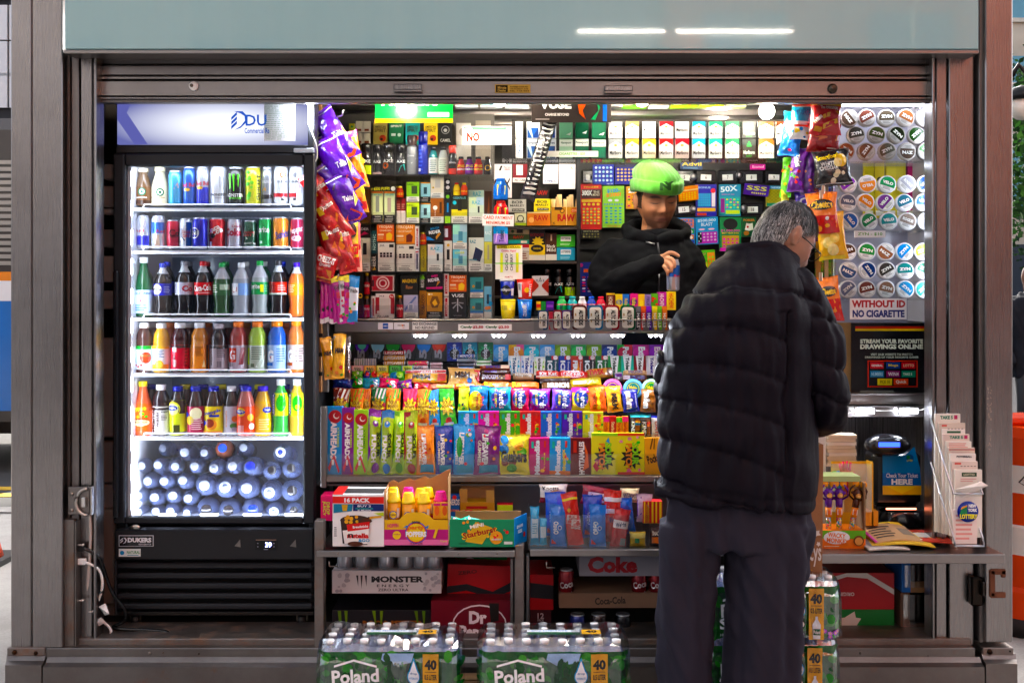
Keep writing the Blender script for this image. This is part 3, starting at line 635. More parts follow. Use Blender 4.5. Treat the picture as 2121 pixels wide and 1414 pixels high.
CATS={can:'can',bottle:'bottle',carton:'box',bag:'snack bag',pouch:'candy bag',tin:'tin',ticket:'ticket',cup:'gum cup',spray:'spray can',hroll:'candy roll',bar:'candy bar'}
def row(where,group,Y,base,items,lean=0.0,cat=None,start=0):
    """items: (builder, x0, x1, top, description, options); leans back by `lean` radians"""
    for i,(fn,x0,x1,top,desc,k)in enumerate(items):
        k=dict(k);Yi=k.pop('Y',Y);bs=k.pop('base',base);jt=random.Random(i*17+int(Y*1e4));jb=.085 if fn in(bag,pouch)else .012 if fn in(carton,mint)else 0;rot=k.pop('r3',(-lean+jt.uniform(-jb,jb),jt.uniform(-jb,jb),jt.uniform(-jb,jb)*3));ct=k.pop('cat',None)
        s=sc(Yi);o=fn((x1-x0)*s,(bs-top)*s/math.cos(lean),seed=i,**k)
        put(o,(x0+x1)/2,bs,Yi,rot,'%s, %s from left %s'%(desc,ORD[start+i],where),ct or cat or CATS[fn],group)
# ================================================================ drinks cooler
FR=empty('drinks_cooler',(P(447,0,.5).x,.5,zf),'tall black glass door drinks cooler full of bottles and cans','refrigerator');fp=Part(FR)
YF=.2
def fbox(name,x0,x1,y0,y1,Ya,Yb,col='15171c',mat='black',bev=.004):
    g=G();g.pbox(x0,x1,y0,y1,Ya,Yb,col,mat,bev);return fp(name,g)
xa,xb=P(240,0,.24).x,P(650,0,.24).x;zt,zb_=P(0,205,.2).z,P(0,1272,.2).z
g=G();g.box(xa,xa+.04,.245,.9,zb_,zt,'14161a','black',.004);fp('side_panel',g)
g=G();g.box(xb-.02,xb,.245,.9,zb_,zt,'14161a','black',.004);fp('side_panel',g)
zi0,zi1=P(0,1078,.25).z,P(0,330,.25).z
g=G();g.box(xa+.04,xb-.02,.82,.9,zb_,zt,'9aa2b4','gloss');fp('back_panel',g)
g=G();g.box(xa+.041,xa+.046,.25,.82,zi0,zi1,'dfe2ea','gloss');g.box(xb-.026,xb-.021,.25,.82,zi0,zi1,'dfe2ea','gloss');g.box(xa+.046,xb-.026,.25,.82,zi0-.01,zi0,'dfe2ea','gloss');g.box(xa+.046,xb-.026,.25,.82,zi1,zi1+.01,'dfe2ea','gloss');fp('liner',g)
g=G();g.box(xa+.042,xb-.022,.3,.82,zi1+.012,zt,'14161a','black');g.box(xa+.042,xb-.022,.3,.82,zb_,zi0-.012,'14161a','black');fp('cabinet',g)
# lit header sign
m,nt,b=newmat('cooler_sign');L=nt.links.new;nt.nodes.remove(b)
tc=N(nt,'ShaderNodeTexCoord');sx=N(nt,'ShaderNodeSeparateXYZ');L(tc.outputs['Generated'],sx.inputs[0])
gr=N(nt,'ShaderNodeTexGradient',gradient_type='SPHERICAL');mp=N(nt,'ShaderNodeMapping');mp.inputs['Location'].default_value=(-.56*1.6,0,-.45*1.5);mp.inputs['Scale'].default_value=(1.6,0,1.5)
L(tc.outputs['Generated'],mp.inputs[0]);L(mp.outputs[0],gr.inputs[0])
cr=N(nt,'ShaderNodeValToRGB');e=cr.color_ramp.elements;e[0].color=(.20,.22,.62,1);e[1].color=(1.6,1.65,1.8,1);e[1].position=.75;L(gr.outputs['Fac'],cr.inputs[0])
em=N(nt,'ShaderNodeEmission',i_Strength=0.13);L(cr.outputs[0],em.inputs[0]);L(em.outputs[0],nt.nodes['Material Output'].inputs[0])
sg=fbox('lit_sign',243,637,206,299,.215,.29,'w','cooler_sign',0)
g=G();s_=sc(.213);W,H=394*s_,93*s_
prints(g,W,H,'p 3a4690 .0 .98 .0 .55 .09 .0 .16 .0 .05 .7 .08 .98;p 2f3f9a .0 .98 .0 .8 .05 .98',flat(W,0),'sign_wedge')
prints(g,W,H,'t .73 .53 .11 .25 1544b8 DU;t .735 .3 .13 .12 8a8a9a Commercial Re;p 1544b8 .6 .5 .63 .62 .63 .55 .6 .43;p 1544b8 .6 .6 .63 .72 .63 .65 .6 .53;p 1544b8 .6 .4 .63 .52 .63 .45 .6 .33;p 1544b8 .615 .73 .66 .73 .685 .62 .68 .48 .65 .36 .615 .31 .65 .4 .672 .52 .67 .62 .65 .68',flat(W,-.0015),'sign_ink')
o=g.build('lettering');o.location=P(440,299,.212)-Vector(FR.location);o.parent=FR
fbox('top_rail',240,648,300,318,.21,.3);fbox('sign_end',637.5,651,206,318,.205,.3)
# door
dr=fbox('door',234,258,318,1085,.19,.235,'10131a','black',.006)
for nm,a,b_,c,d in(('door_stile',628,652,318,1085),('door_rail',258,628,318,344),('door_rail',258,628,1071,1085)):fbox(nm,a,b_,c,d,.191,.235,'10131a','black',.006)
fbox('door_glass',257,629,343,1072,.212,.218,'w','glass',0)
fbox('door_handle',233,244,560,1075,.165,.19,'0c0e14','gloss',.006)
fbox('hinge_plate',608,650,307,316,.18,.2,'c8ccd4','metal',.002)
g=G();g.lathe([(.001,.004),(.018,.004),(.02,0)],16,'b0aca4','metal',axis='y',off=P(280,1091,.186));g.v=[(x if True else 0,y,P(0,1091,.186).z+(z-P(0,1091,.186).z)*.5)for x,y,z in g.v];fp('door_lock',g)
# lower panel and grille
fbox('lower_panel',236,650,1097,1160,.195,.3,'121318','black',.006)
fbox('grille_back',238,650,1160,1272,.25,.3,'08080a','matte',0)
for i,y in enumerate((1166,1187,1208,1229,1250)):fbox('grille_slat',241,648,y,y+13,.205,.235,'16171c','black',.007)
fbox('grille_side',236,241,1160,1275,.2,.3);fbox('bottom_lip',238,650,1266,1274,.21,.3,'3a3634','metal',.002)
def decal(name,x0,x1,y0,y1,Y,col,spec,mat='print'):
    W,H=(x1-x0)*sc(Y),(y1-y0)*sc(Y);g=G();g.box(-W/2,W/2,0,.002,0,H,col,mat);prints(g,W,H,spec,flat(W,0),mat);o=g.build(name);o.location=P((x0+x1)/2,y1,Y)-Vector(FR.location);o.parent=FR
decal('badge',246,318,1108,1131,.192,'c8ccd4','r .02 .05 .98 .95 101218;T .6 .58 .68 .42 e8e8ee DUKERS;t .76 .2 .36 .16 c0c0c8 REFRIGERATOR;p e0e0e8 .05 .3 .13 .5 .13 .62 .05 .42;p e0e0e8 .05 .5 .13 .7 .13 .8 .05 .6;p e0e0e8 .14 .8 .2 .8 .24 .6 .2 .35 .12 .25 .18 .4 .2 .6','gloss')
decal('sticker',246,291,1136,1152,.192,'e6ecec','t .68 .56 .6 .4 1e8a4a NATURAL;l 1 .4 .1 .95 .3 5a9ab0;c .16 .5 .1 2a90c8')
decal('thermostat',529,573,1117,1138,.192,'06060a','r .02 .96 .98 1 c8a898;r .1 .6 .14 .68 b0b0c0;r .86 .6 .9 .68 b0b0c0;r .1 .28 .14 .36 b0b0c0;r .86 .28 .9 .36 b0b0c0;r .4 .02 .6 .1 9090a0')
g=G();W,H=14*sc(.19),11*sc(.19);prints(g,W,H,'t .5 .5 .9 .9 b 39',flat(W,0),'led_blue');g.mats=['led_blue'];o=g.build('temperature_readout');o.location=P(556,1133,.1905)-Vector(FR.location);o.parent=FR
for x in(492,607):g=G();p=P(x,1125,.194);g.add([p+Vector((-.012,0,-.01)),p+Vector((.012,0,-.014)),p+Vector((.01,-.001,.016))],[(0,1,2)],'6a6864','paper');fp('tape_remnant',g)
for x in(283,627):
    g=G();p=P(x,1296,.27);g.lathe([(.008,-.014),(.03,-.014),(.03,.014),(.008,.014)],14,'1a1a1c','black',axis='x',off=(p.x,.27,zf+.031));g.box(p.x-.022,p.x+.022,.25,.29,zf+.05,zf+.075,'5a564f','metal',.003);g.box(p.x-.022,p.x-.016,.255,.285,zf+.025,zf+.06,'5a564f','metal');g.box(p.x+.016,p.x+.022,.255,.285,zf+.025,zf+.06,'5a564f','metal');fp('caster',g)
# shelves
xs0,xs1=P(276,0,.29).x,xb-.03
for y in(430,518,657,772,903):
    z=P(0,y,.29).z;g=G();g.box(xs0,xs1,.285,.3,z-.014,z-.002,'eef0f6','gloss',.003);g.box(xs0,xs1,.77,.785,z-.014,z-.002,'e4e6ee','gloss');g.box(xs0,xs0+.01,.3,.77,z-.012,z-.003,'e4e6ee','gloss');g.box(xs1-.01,xs1,.3,.77,z-.012,z-.003,'e4e6ee','gloss')
    sh_=fp('shelf',g)
    g=G();n=42
    for i in range(n):x=xs0+(xs1-xs0)*(i+.5)/n;g.box(x-.002,x+.002,.3,.77,z-.009,z-.005,'e4e6ee','gloss')
    o=g.build('wire');o.parent=sh_;o.location=-Vector(sh_.location)-Vector(FR.location);tag(o,kind='stuff')
    g=G();g.tube([(xs0+.04,.286,z),(xs0+.045,.286,z+.012),(xs1-.07,.286,z+.012),(xs1-.065,.286,z)],.0028,6,'f4f5fa','gloss');o=g.build('front_rail');o.parent=sh_;o.location=-Vector(sh_.location)-Vector(FR.location)
# LED strips inside the door frame
def area(name,loc,rot,sx_,sy_,power,col,parent=None):
    l=bpy.data.lights.new(name,'AREA');l.shape='RECTANGLE';l.size=sx_;l.size_y=sy_;l.energy=power;l.color=col;o=bpy.data.objects.new(name,l);COL.objects.link(o);o.location=loc;o.rotation_euler=rot;return o
xl=P(268,0,.245).x;z0,z1=zi0+.02,zi1-.02
g=G();g.box(xl-.012,xl+.012,.228,.246,z0,z1,'e8eaf2','gloss');hs=fp('led_housing',g)
for i in range(12):
    zc=z0+(z1-z0)*(i+.5)/12;g=G();g.box(xl-.005,xl+.008,.246,.2475,zc-.03,zc+.03,'w','led_soft');g.box(xl+.012,xl+.0135,.23,.242,zc-.03,zc+.03,'w','led_soft');fp('led_diode',g)
COOL=(.80,.87,1.0)
area('cooler_led',(xl+.02,.262,(z0+z1)/2),(0,math.radians(-90),math.radians(35)),z1-z0,.02,.45,COOL)
area('cooler_led',(xb-.04,.262,(z0+z1)/2),(0,math.radians(90),math.radians(-35)),z1-z0,.02,.45,COOL)
area('cooler_led',((xa+xb)/2,.27,zi1-.012),(math.radians(25),0,0),.6,.03,.28,COOL)
g=G();g.box(xb-.032,xb-.027,.245,.26,z0,z1,'w','led_soft');fp('led_strip',g)
for x in(345,433,522,608):
    g=G();g.pbox(x-18,x+18,1064,1069,.24,.25,'w','led_soft',0);fp('led_diode',g)
area('cooler_led',((xa+xb)/2,.262,zi0+.012),(math.radians(150),0,0),.6,.02,1.3,COOL)
# price list and the bright LED stick beside it
g=G();W,H=64*sc(.21),78*sc(.21);g.box(-W/2,W/2,0,.001,0,H,'d2d4d8','paper')
pl=['RED BULL 12oz - $5.00','MONSTER - $4.00','PRIME - $3.50','GATORADE - $3.00','COCA-COLA BOTTLE - $3.00','PEPSI/SPRITE/SODA BOTTLE - $3.00','ALL SODA CAN - $1.50','FIJI WATER 1.5L - $6.00','FIJI WATER 1L - $4.00','SMART WATER 1.5L - $6.00','SMART WATER 700ml - $3.00','EVIAN WATER 1.5L - $5.00','ESSENTIAL WATER 1.5L - $6.00','ESSENTIAL WATER 1L - $4.00','POLAND WATER 1.5L - $3.00','POLAND WATER 1L - $4.00','POLAND WATER 700ML - $3.00','POLAND SMALL WATER - $1.50','COFFEE MOCA - $4.00']
prints(g,W,H,';'.join('t %.3f %.3f %.3f .03 3a7a30 %s'%(.03+.014*len(t),.965-i*.0515,.028*len(t),t)for i,t in enumerate(pl)),flat(W,0),'paper')
o=g.build('price_list');put(o,579,292,.21,(0,0,0),'price list sheet in green print taped on the cooler sign','paper sign')
g=G();g.pbox(637.5,645.5,216,256,.195,.205,'w','led',0);o=g.build('led_stick');tag(o,'small glowing LED stick at the top right corner of the cooler','lamp')
area('stick_light',P(641,236,.17),(math.radians(90),0,0),.02,.08,.5,COOL)
cord('lamp_wire','thin white wire hanging from the LED stick',[(642,256,.2),(646,275,.2),(655,300,.2),(657,325,.21),(651,338,.21)],.0025,'e8e4e0')
# ---- drinks
GR='drinks standing in the cooler'
row('on the top cooler shelf',GR,.36,427,[
 (bottle,281,313,349,'brown glass coffee bottle',dict(kind='frap',col='7a5a3c',cap='e8dcc4',label='6b4a30',spec='c .55 .72 .2 1a6a4a;c .55 .72 .13 w;c .55 .72 .07 1a6a4a;t .45 .38 .7 .12 w frappuccino;r .0 .0 1 .22 3a2418')),
 (bottle,315,348,347,'cream glass coffee bottle',dict(kind='frap',col='e4d8b8',cap='e8dcb8',label='e8dcbc',spec='c .62 .66 .2 1a6a4a;c .62 .66 .13 w;c .62 .66 .07 1a6a4a;t .5 .36 .7 .12 8a5a3a frappuccino')),
 (can,349,378,354,'plain sky blue slim can',dict(col='3aa6d8',spec='p e6b0b0 .5 .5 .75 .75 .8 .55')),
 (can,379,406,346,'dark blue energy drink can',dict(col='1c5cc0',spec='t .5 .58 1 .12 d8203c Red Bull;e .45 .43 .2 .05 e8b020')),
 (can,407,434,345,'blue and silver energy drink can',dict(col='b4b8c8',spec='r 0 0 1 .5 2030c0;t .55 .62 .9 .12 d8203c Red Bull;e .4 .48 .2 .05 e8b020')),
 (can,436,470,345,'tall white energy drink can with claw mark',dict(col='e6e8ee',spec='p 9a9ca6 .6 .85 .66 .85 .63 .45;p 9a9ca6 .7 .87 .76 .87 .73 .4;p 9a9ca6 .8 .85 .86 .85 .84 .5;t .6 .27 .8 .08 2a2a30 MONSTER;t .62 .17 .4 .04 8a8a94 ENERGY')),
 (can,472,506,347,'tall black energy drink can with green claw',dict(col='0e0e10',spec='p 5ae020 .2 .92 .3 .92 .3 .5 .25 .45;p 5ae020 .42 .92 .52 .92 .5 .4 .46 .38;p 5ae020 .65 .92 .75 .92 .72 .55 .68 .5;t .5 .26 .95 .1 w MONSTER;t .55 .17 .6 .05 5ae020 ENERGY')),
 (can,508,541,345,'tall lime and yellow energy can',dict(col='d8d61a',spec='o 14 0 .05 .6 .95 .1 6ad42a 40c020;v .86 .5 .8 .2 k GHOST')),
 (can,543,565,347,'slim grey energy can with black band',dict(col='8a8c92',spec='r 0 .15 1 .28 202024;t .5 .68 .8 .07 e8e8ec CELSIUS;p d89020 .1 .4 .5 .4 .4 .52')),
 (can,567,597,345,'slim white can with orange slice',dict(col='e8ecf4',spec='r 0 .2 1 .32 d02030;c .7 .88 .2 e87820;c .7 .88 .12 w;t .6 .67 .7 .07 5a5a64 CELSIUS;r .6 .1 .75 .16 3a3a40')),
 (can,599,629,345,'slim white can with red band',dict(col='e8ecf4',spec='r 0 .2 .6 .32 d02030;c .5 .88 .16 9a9aa4;t .5 .67 .7 .07 5a5a64 CELSIUS;r .4 .1 .55 .16 3a3a40')),
])
row('on the second cooler shelf',GR,.36,516,[
 (can,283,311,447,'slim silver can with blue foot',dict(col='b8bcc8',spec='r 0 .08 1 .42 1820b0;t .3 .6 .7 .1 d02038 Bull')),
 (can,314,343,447,'slim silver and blue can with red word',dict(col='c4c8d4',spec='r 0 .5 1 .9 2a6ad0;t .75 .58 .5 .12 d02038 Red;p c8a890 .4 0 .7 0 .65 .45 .5 .45')),
 (can,345,372,456,'red cola can with black script',dict(col='b81838',spec='t .7 .6 .7 .3 1a0a10 Co;l 2 .3 .4 .9 .5 5a0a18')),
 (can,372,399,453,'white and blue seltzer can with shield',dict(col='d8e0ec',spec='r .6 0 1 1 1a68a8;p 2a3a6a .3 .4 .5 .25 .9 .35 .95 .75 .6 .85 .3 .75;p f0f0f0 .34 .43 .52 .3 .86 .4 .9 .72 .6 .8 .34 .7;t .62 .6 .5 .12 c02030 CANADA;t .62 .45 .4 .12 c02030 DRY')),
 (can,399,430,451,'blue cola can with white ring badge',dict(col='1a1cb4',Y=.33,spec='c .25 .55 .3 f0f0f4;c .25 .55 .26 1a1c80;r 0 .48 .5 .62 f0f0f4;t .25 .55 .42 .12 k PEPSI')),
 (can,433,467,452,'red cola can with white script',dict(col='c41420',spec='k .35 .7 .8 .2 25 w Coca;k .6 .62 .6 .2 25 w Cola;c .38 .45 .12 1a0a0a;p w .2 .0 .34 .0 .34 .22 .2 .22')),
 (can,470,502,455,'silver diet cola can',dict(col='b6b4c2',spec='T .5 .62 1.0 .32 a81c3c Coke;t .7 .86 .5 .1 a81c3c Diet')),
 (can,504,533,457,'dark green ginger ale can',dict(col='1c4a34',spec='p d8d0c0 .1 .5 .4 .35 .8 .45 .85 .7 .5 .78 .1 .7;t .45 .64 .7 .1 b03030 CANADA;t .45 .52 .5 .1 b03030 DRY;t .55 .18 .8 .06 d8d8d0 GINGER ALE')),
 (can,535,564,452,'bright green lemon soda can',dict(col='0c9a48',spec='t .4 .66 .8 .3 w Sprite;r .25 .15 .4 .25 d0f0d8')),
 (can,565,598,450,'orange soda can with blue lettering',dict(col='f09028',spec='k .7 .5 .8 .3 15 1c3ca0 Sunkist;o 12 0 .05 1 .95 .02 f8c880')),
 (can,601,630,452,'maroon pepper soda can by door edge',dict(col='b01c48',spec='k .5 .65 .9 .3 15 f0e0e8 Pepper;e .5 .35 .3 .1 f0e0e8;t .5 .35 .4 .1 b01c48 23')),
])
row('on the middle cooler shelf',GR,.36,656,[
 (bottle,279,317,533,'green glass mineral water bottle',dict(kind='glass',col='0e6a3c',cap='e0e4e4',label='c4d8ea',spec='t .5 .86 .95 .1 2a5a8a S.PELLEGRINO;b .5 .55 .07 .06 5 d02030;l 3 .2 .1 .8 .4 6a9ac0',mat='juice')),
 (bottle,319,356,545,'blue labelled cola bottle',dict(col='1a0e0c',cap='2838c0',label='1820a8',spec='c .32 .5 .24 f0f0f4;p c82030 .12 .55 .2 .85 .44 .85 .52 .6;p 1a2ca0 .12 .4 .2 .15 .44 .15 .52 .4;t .32 .49 .42 .22 k PEPSI;l 4 .65 .2 .95 .8 8a90e0',fill=.8)),
 (bottle,363,401,541,'grey labelled diet cola bottle',dict(col='1a0e0c',cap='8a8c94',label='b8b8c8',spec='T .75 .5 .5 .5 a82030 Co;i 8 .08 .1 .2 .9 4a4a54',fill=.8)),
 (bottle,402,440,541,'red labelled cola bottle with red cap',dict(col='1a0c0a',cap='c81c24',label='d01820',spec='k .55 .55 .85 .5 4 w Coca-Cola;r .4 .12 .9 .18 f0c0c0',fill=.8)),
 (bottle,441,479,544,'clear green ginger ale bottle',dict(col='3c6a3a',cap='1ca048',label='3c6440',spec='l 4 .1 .2 .4 .9 c8d4b8;r .5 .45 .95 .9 a8bca8',fill=.66,mat='juice')),
 (bottle,481,519,544,'clear seltzer bottle with blue label',dict(col='b8c0cc',cap='eef0f4',label='88a8dc',spec='r 0 0 .45 1 e6e8f0;p b03040 .1 .35 .2 .2 .38 .3 .4 .7 .1 .7;p f4f0f0 .13 .4 .2 .28 .35 .36 .36 .66 .13 .66',mat='juice',fill=.7)),
 (bottle,520,557,540,'clear lemon soda bottle with green label',dict(col='b8c4c4',cap='20a848',label='109444',spec='t .3 .6 .55 .5 w Sprite;r .6 .2 .75 .8 d8e030;l 4 .8 .2 .98 .8 8ad0a0',mat='juice',fill=.7)),
 (bottle,558,595,540,'black capped zero cola bottle, red label',dict(col='1a0c0a',cap='2e2c30',label='c83a32',spec='l 5 .05 .2 .5 .9 7a1414;r .0 .0 1 .12 d8e8d8;l 3 .55 .3 .95 .8 f0a8a0',fill=.8)),
 (bottle,597,632,544,'orange soda bottle with purple cap',dict(col='f07a24',cap='5a48c0',label='f08a34',spec='l 5 .05 .2 .5 .9 f8d8b0',fill=.75)),
])
row('on the fourth cooler shelf',GR,.36,771,[
 (bottle,281,316,668,'apple juice bottle with fruit label',dict(kind='juice',col='5a3228',cap='f0eef0',label='d8e8f4',spec='r 0 .85 1 1 30a040;r 0 .3 .2 .7 40a850;c .7 .5 .28 d8442a;t .68 .58 .55 .14 1a7a3a Tropicana;o 4 .1 .02 .6 .2 .08 c03020')),
 (bottle,317,352,669,'yellow orange juice bottle',dict(kind='juice',col='f0b41c',cap='f4f2f0',label='f2f2f4',spec='r 0 0 1 .22 f09a10;c .5 .2 .22 f6a820;c .5 .2 .17 fbd070;l 5 .25 .5 .75 .85 6a7a9a;r 0 .88 1 1 f0b020')),
 (bottle,354,393,668,'dark red vitamin drink bottle',dict(kind='juice',col='4a1018',cap='e8e6ea',label='d41c34',spec='r .25 .72 .45 .9 f0e0e0;i 8 .28 .1 .44 .4 f4e8e8;v .34 .52 .2 .1 3a0810 Plo;l 6 .8 .1 .95 .9 8a1020',lab=(.07,.56))),
 (bottle,395,433,668,'orange vitamin drink bottle',dict(kind='juice',col='e08c1c',cap='f0eef0',label='f08a14',spec='v .2 .5 .9 .12 6a3000 vitaminwater;l 8 .38 .55 .75 .95 8a4a08;r .9 0 1 1 3a2410;p f8d090 .7 .1 .85 .1 .78 .4',lab=(.07,.56))),
 (bottle,435,473,670,'shaded dark purple vitamin drink bottle',dict(kind='juice',col='2a161c',cap='b8aeb4',label='a09298',spec='v .2 .5 .7 .1 2a2026 vitamin;i 8 .5 .1 .7 .35 4a4048;l 5 .5 .5 .9 .9 5a5058',lab=(.07,.56))),
 (bottle,475,513,666,'red sports drink bottle with orange cap',dict(kind='juice',col='b03a34',cap='f07820',label='b8a8b4',spec='r .0 .3 .5 .9 c04a40;k .3 .6 .3 .4 0 e8d8d8 G;i 6 .1 .1 .35 .3 5a4a50;p 8a4a50 .6 .2 .8 .2 .9 .9 .7 .9')),
 (bottle,514,553,666,'lime sports drink bottle with orange cap',dict(kind='juice',col='a8cc3a',cap='f07820',label='a8b0a0',spec='r 0 .2 .2 .9 9ac030;l 6 .3 .4 .8 .95 6a7464;p d8e0d8 .5 .1 .8 .1 .95 .6 .7 .4;r .3 .1 .45 .25 5a6450')),
 (bottle,554,594,665,'blue sports drink bottle with orange cap',dict(kind='juice',col='1a62c8',cap='f08a2c',label='9ab4d8',spec='T .28 .55 .3 .5 f0f4f8 G;p d03020 .28 .5 .34 .6 .3 .4;l 6 .55 .3 .95 .9 5a74a0;r .05 .15 .4 .28 1a62c8')),
 (bottle,595,632,664,'orange sports drink bottle at the door edge',dict(kind='juice',col='d8782c',cap='f08a2c',label='b8a8a4',spec='T .28 .55 .3 .5 f0f4f8 G;l 6 .55 .3 .95 .9 6a5a5a;r .05 .15 .4 .28 a84a18')),
])
row('on the lowest cooler shelf',GR,.36,901,[
 (bottle,277,316,789,'orange lemonade bottle with yellow cap',dict(kind='glass',col='f0642c',cap='e8d020',label='f0602a',lab=(.1,.6),spec='k .35 .8 .8 .2 4 e8e030 Calypso;e .5 .3 .4 .12 f8e0b0;t .4 .42 .8 .08 4a2a08 ORANGE MANGO;t .45 .32 .7 .08 4a2a08 LEMONADE;o 4 .2 .5 .8 .65 .1 3a9a30 f0a020')),
 (bottle,316,352,796,'white labelled zero sugar vitamin drink bottle',dict(kind='juice',col='2e1a20',cap='e0dce0',label='d4d0ce',spec='V .2 .5 .95 .2 3a1410 vitamin;v .42 .55 .6 .16 3a1410 water;t .78 .9 .3 .07 2a2020 zero;t .78 .8 .35 .07 2a2020 sugar;l 4 .6 .5 .9 .7 6a6060',lab=(.04,.58))),
 (bottle,352,385,799,'lemon iced tea bottle with blue cap',dict(kind='tea',col='281814',cap='2028b0',label='d4e024',spec='r 0 .62 1 1 3a2418;c .35 .75 .38 e8e850;c .35 .75 .3 f4f4a8;e .3 .78 .3 .08 2038a8;t .3 .78 .4 .09 w Snapple;r .4 .05 .7 .3 3a3a10',lab=(.02,.72))),
 (bottle,388,424,799,'crimson fruit drink bottle with blue cap',dict(kind='tea',col='38141a',cap='2028b0',label='a81c44',spec='c .6 .74 .28 f0e8c0;c .3 .5 .2 e8c030;l 6 .4 .15 .95 .6 f0c8d0;e .1 .7 .15 .1 2030a0')),
 (bottle,424,461,799,'yellow labelled peach tea bottle',dict(kind='tea',col='40201a',cap='2028b0',label='f0d424',spec='k .5 .78 .9 .16 12 1c2c98 Snapple;r .4 .62 .85 .7 1c2c98;c .5 .35 .24 e88a28;c .42 .4 .2 8a3018;e .12 .4 .12 .1 1c2c98;r 0 0 1 .12 e89020')),
 (bottle,464,496,799,'half clear bottle with white cap',dict(kind='tea',col='302424',cap='e8eaf0',label='b8b4c0',spec='v .3 .55 .6 .12 d88a50 snapple;c .75 .55 .16 c8642c;e .7 .3 .2 .1 4a7a40;r .6 .1 .8 .25 8a8aa0')),
 (bottle,491,528,799,'pink grapefruit drink bottle with blue cap',dict(kind='tea',col='c8645a',cap='3030b0',label='e86450',spec='c .35 .8 .2 f0c830;e .3 .8 .26 .08 2030a0;t .3 .82 .36 .09 w Snapple;c .8 .6 .16 f0b020;i 7 .2 .05 .5 .32 f0f0f4;c .85 .28 .14 f0f0f8',Y=.34)),
 (bottle,527,563,799,'yellow orange drink bottle with blue cap',dict(kind='tea',col='f0b828',cap='4838b8',label='f4c030',spec='c .15 .7 .3 f09a20;e .8 .75 .24 .09 2030a0;t .8 .75 .3 .09 w Snapple;l 5 .4 .15 .9 .5 fbe8a0',lab=(.02,.7))),
 (bottle,565,598,785,'green aloe drink bottle with white cap',dict(kind='squar',col='3cc04a',cap='f0f4f0',label='d8e83a',spec='r .05 .02 .25 .98 1a2c90;v .15 .5 .9 .13 f0f0f8 Aloevine;e .6 .55 .26 .35 3aa838')),
 (bottle,599,631,785,'yellow aloe drink bottle with white cap',dict(kind='squar',col='e8c030',cap='f0f4f0',label='d8e83a',spec='r .05 .02 .25 .98 1a2c90;v .15 .5 .9 .13 f0f0f8 Aloevine;e .6 .55 .26 .35 3aa838;c .6 .4 .12 f0b030')),
])
# second rows just behind, their shade put into darker bottle and cap colours
def backrow(Y,base,top,xs,mk,where):
    for i,x in enumerate(xs):
        s=sc(Y);k=mk[i%len(mk)];o=bottle(36*s,(base-top)*s,**k);put(o,x,base,Y,(0,0,0),'half hidden %s bottle in the back row %s, %s from left'%(k['desc'],where,ORD[i]),'bottle','bottles in the back rows of the cooler')
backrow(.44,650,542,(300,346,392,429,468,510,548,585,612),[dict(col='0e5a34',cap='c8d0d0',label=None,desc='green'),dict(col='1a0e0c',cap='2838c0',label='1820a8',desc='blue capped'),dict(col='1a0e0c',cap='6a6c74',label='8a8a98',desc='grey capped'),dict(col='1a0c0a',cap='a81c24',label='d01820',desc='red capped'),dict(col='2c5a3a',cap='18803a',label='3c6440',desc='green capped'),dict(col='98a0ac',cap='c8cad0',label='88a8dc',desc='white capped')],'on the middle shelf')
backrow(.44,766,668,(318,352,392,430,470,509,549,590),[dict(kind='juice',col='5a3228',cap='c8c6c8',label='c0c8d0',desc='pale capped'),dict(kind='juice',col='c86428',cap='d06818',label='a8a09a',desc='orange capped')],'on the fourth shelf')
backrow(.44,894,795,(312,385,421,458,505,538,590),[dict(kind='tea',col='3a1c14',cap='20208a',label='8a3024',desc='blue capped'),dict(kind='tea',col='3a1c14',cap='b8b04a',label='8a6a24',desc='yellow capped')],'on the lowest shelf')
# ---- water bottles lying in the bottom, caps toward the door
WB=[(655,180,16,'g'),(862,213,19,'w'),(1043,218,16,'w'),(1213,178,20,'O'),(1412,175,17,'w'),(1770,218,20,'V'),(440,342,17,'w'),(607,338,17,'w'),(757,345,17,'w'),(951,343,17,'w'),(1140,358,17,'R'),(1313,338,19,'w'),(1482,345,21,'B'),(1677,385,20,'k'),(1863,367,20,'k'),(508,483,18,'w'),(668,485,18,'w'),(843,483,18,'w'),(1043,523,23,'w'),(1236,543,23,'R'),(1446,551,23,'w'),(1664,587,22,'R'),(1868,577,23,'k'),(408,620,18,'w'),(568,642,18,'w'),(737,622,18,'w'),(893,645,17,'w'),(1057,752,23,'k'),(1267,762,23,'k'),(1493,755,23,'B'),(1697,775,19,'R'),(1886,767,18,'k'),(416,785,17,'w'),(577,777,16,'w'),(720,768,17,'w'),(880,787,16,'w')]
wd_={'w':'white','k':'black','B':'blue','R':'white ringed','O':'blue','V':'purple ringed','g':'grey'};cc_={'w':'a4acba','k':'1c1a1e','B':'2230d0','R':'a4acba','O':'2a5ae0','V':'eceef8','g':'5a6070'}
WB2=sorted(WB,key=lambda q:(q[1]//140,q[0]));ct={}
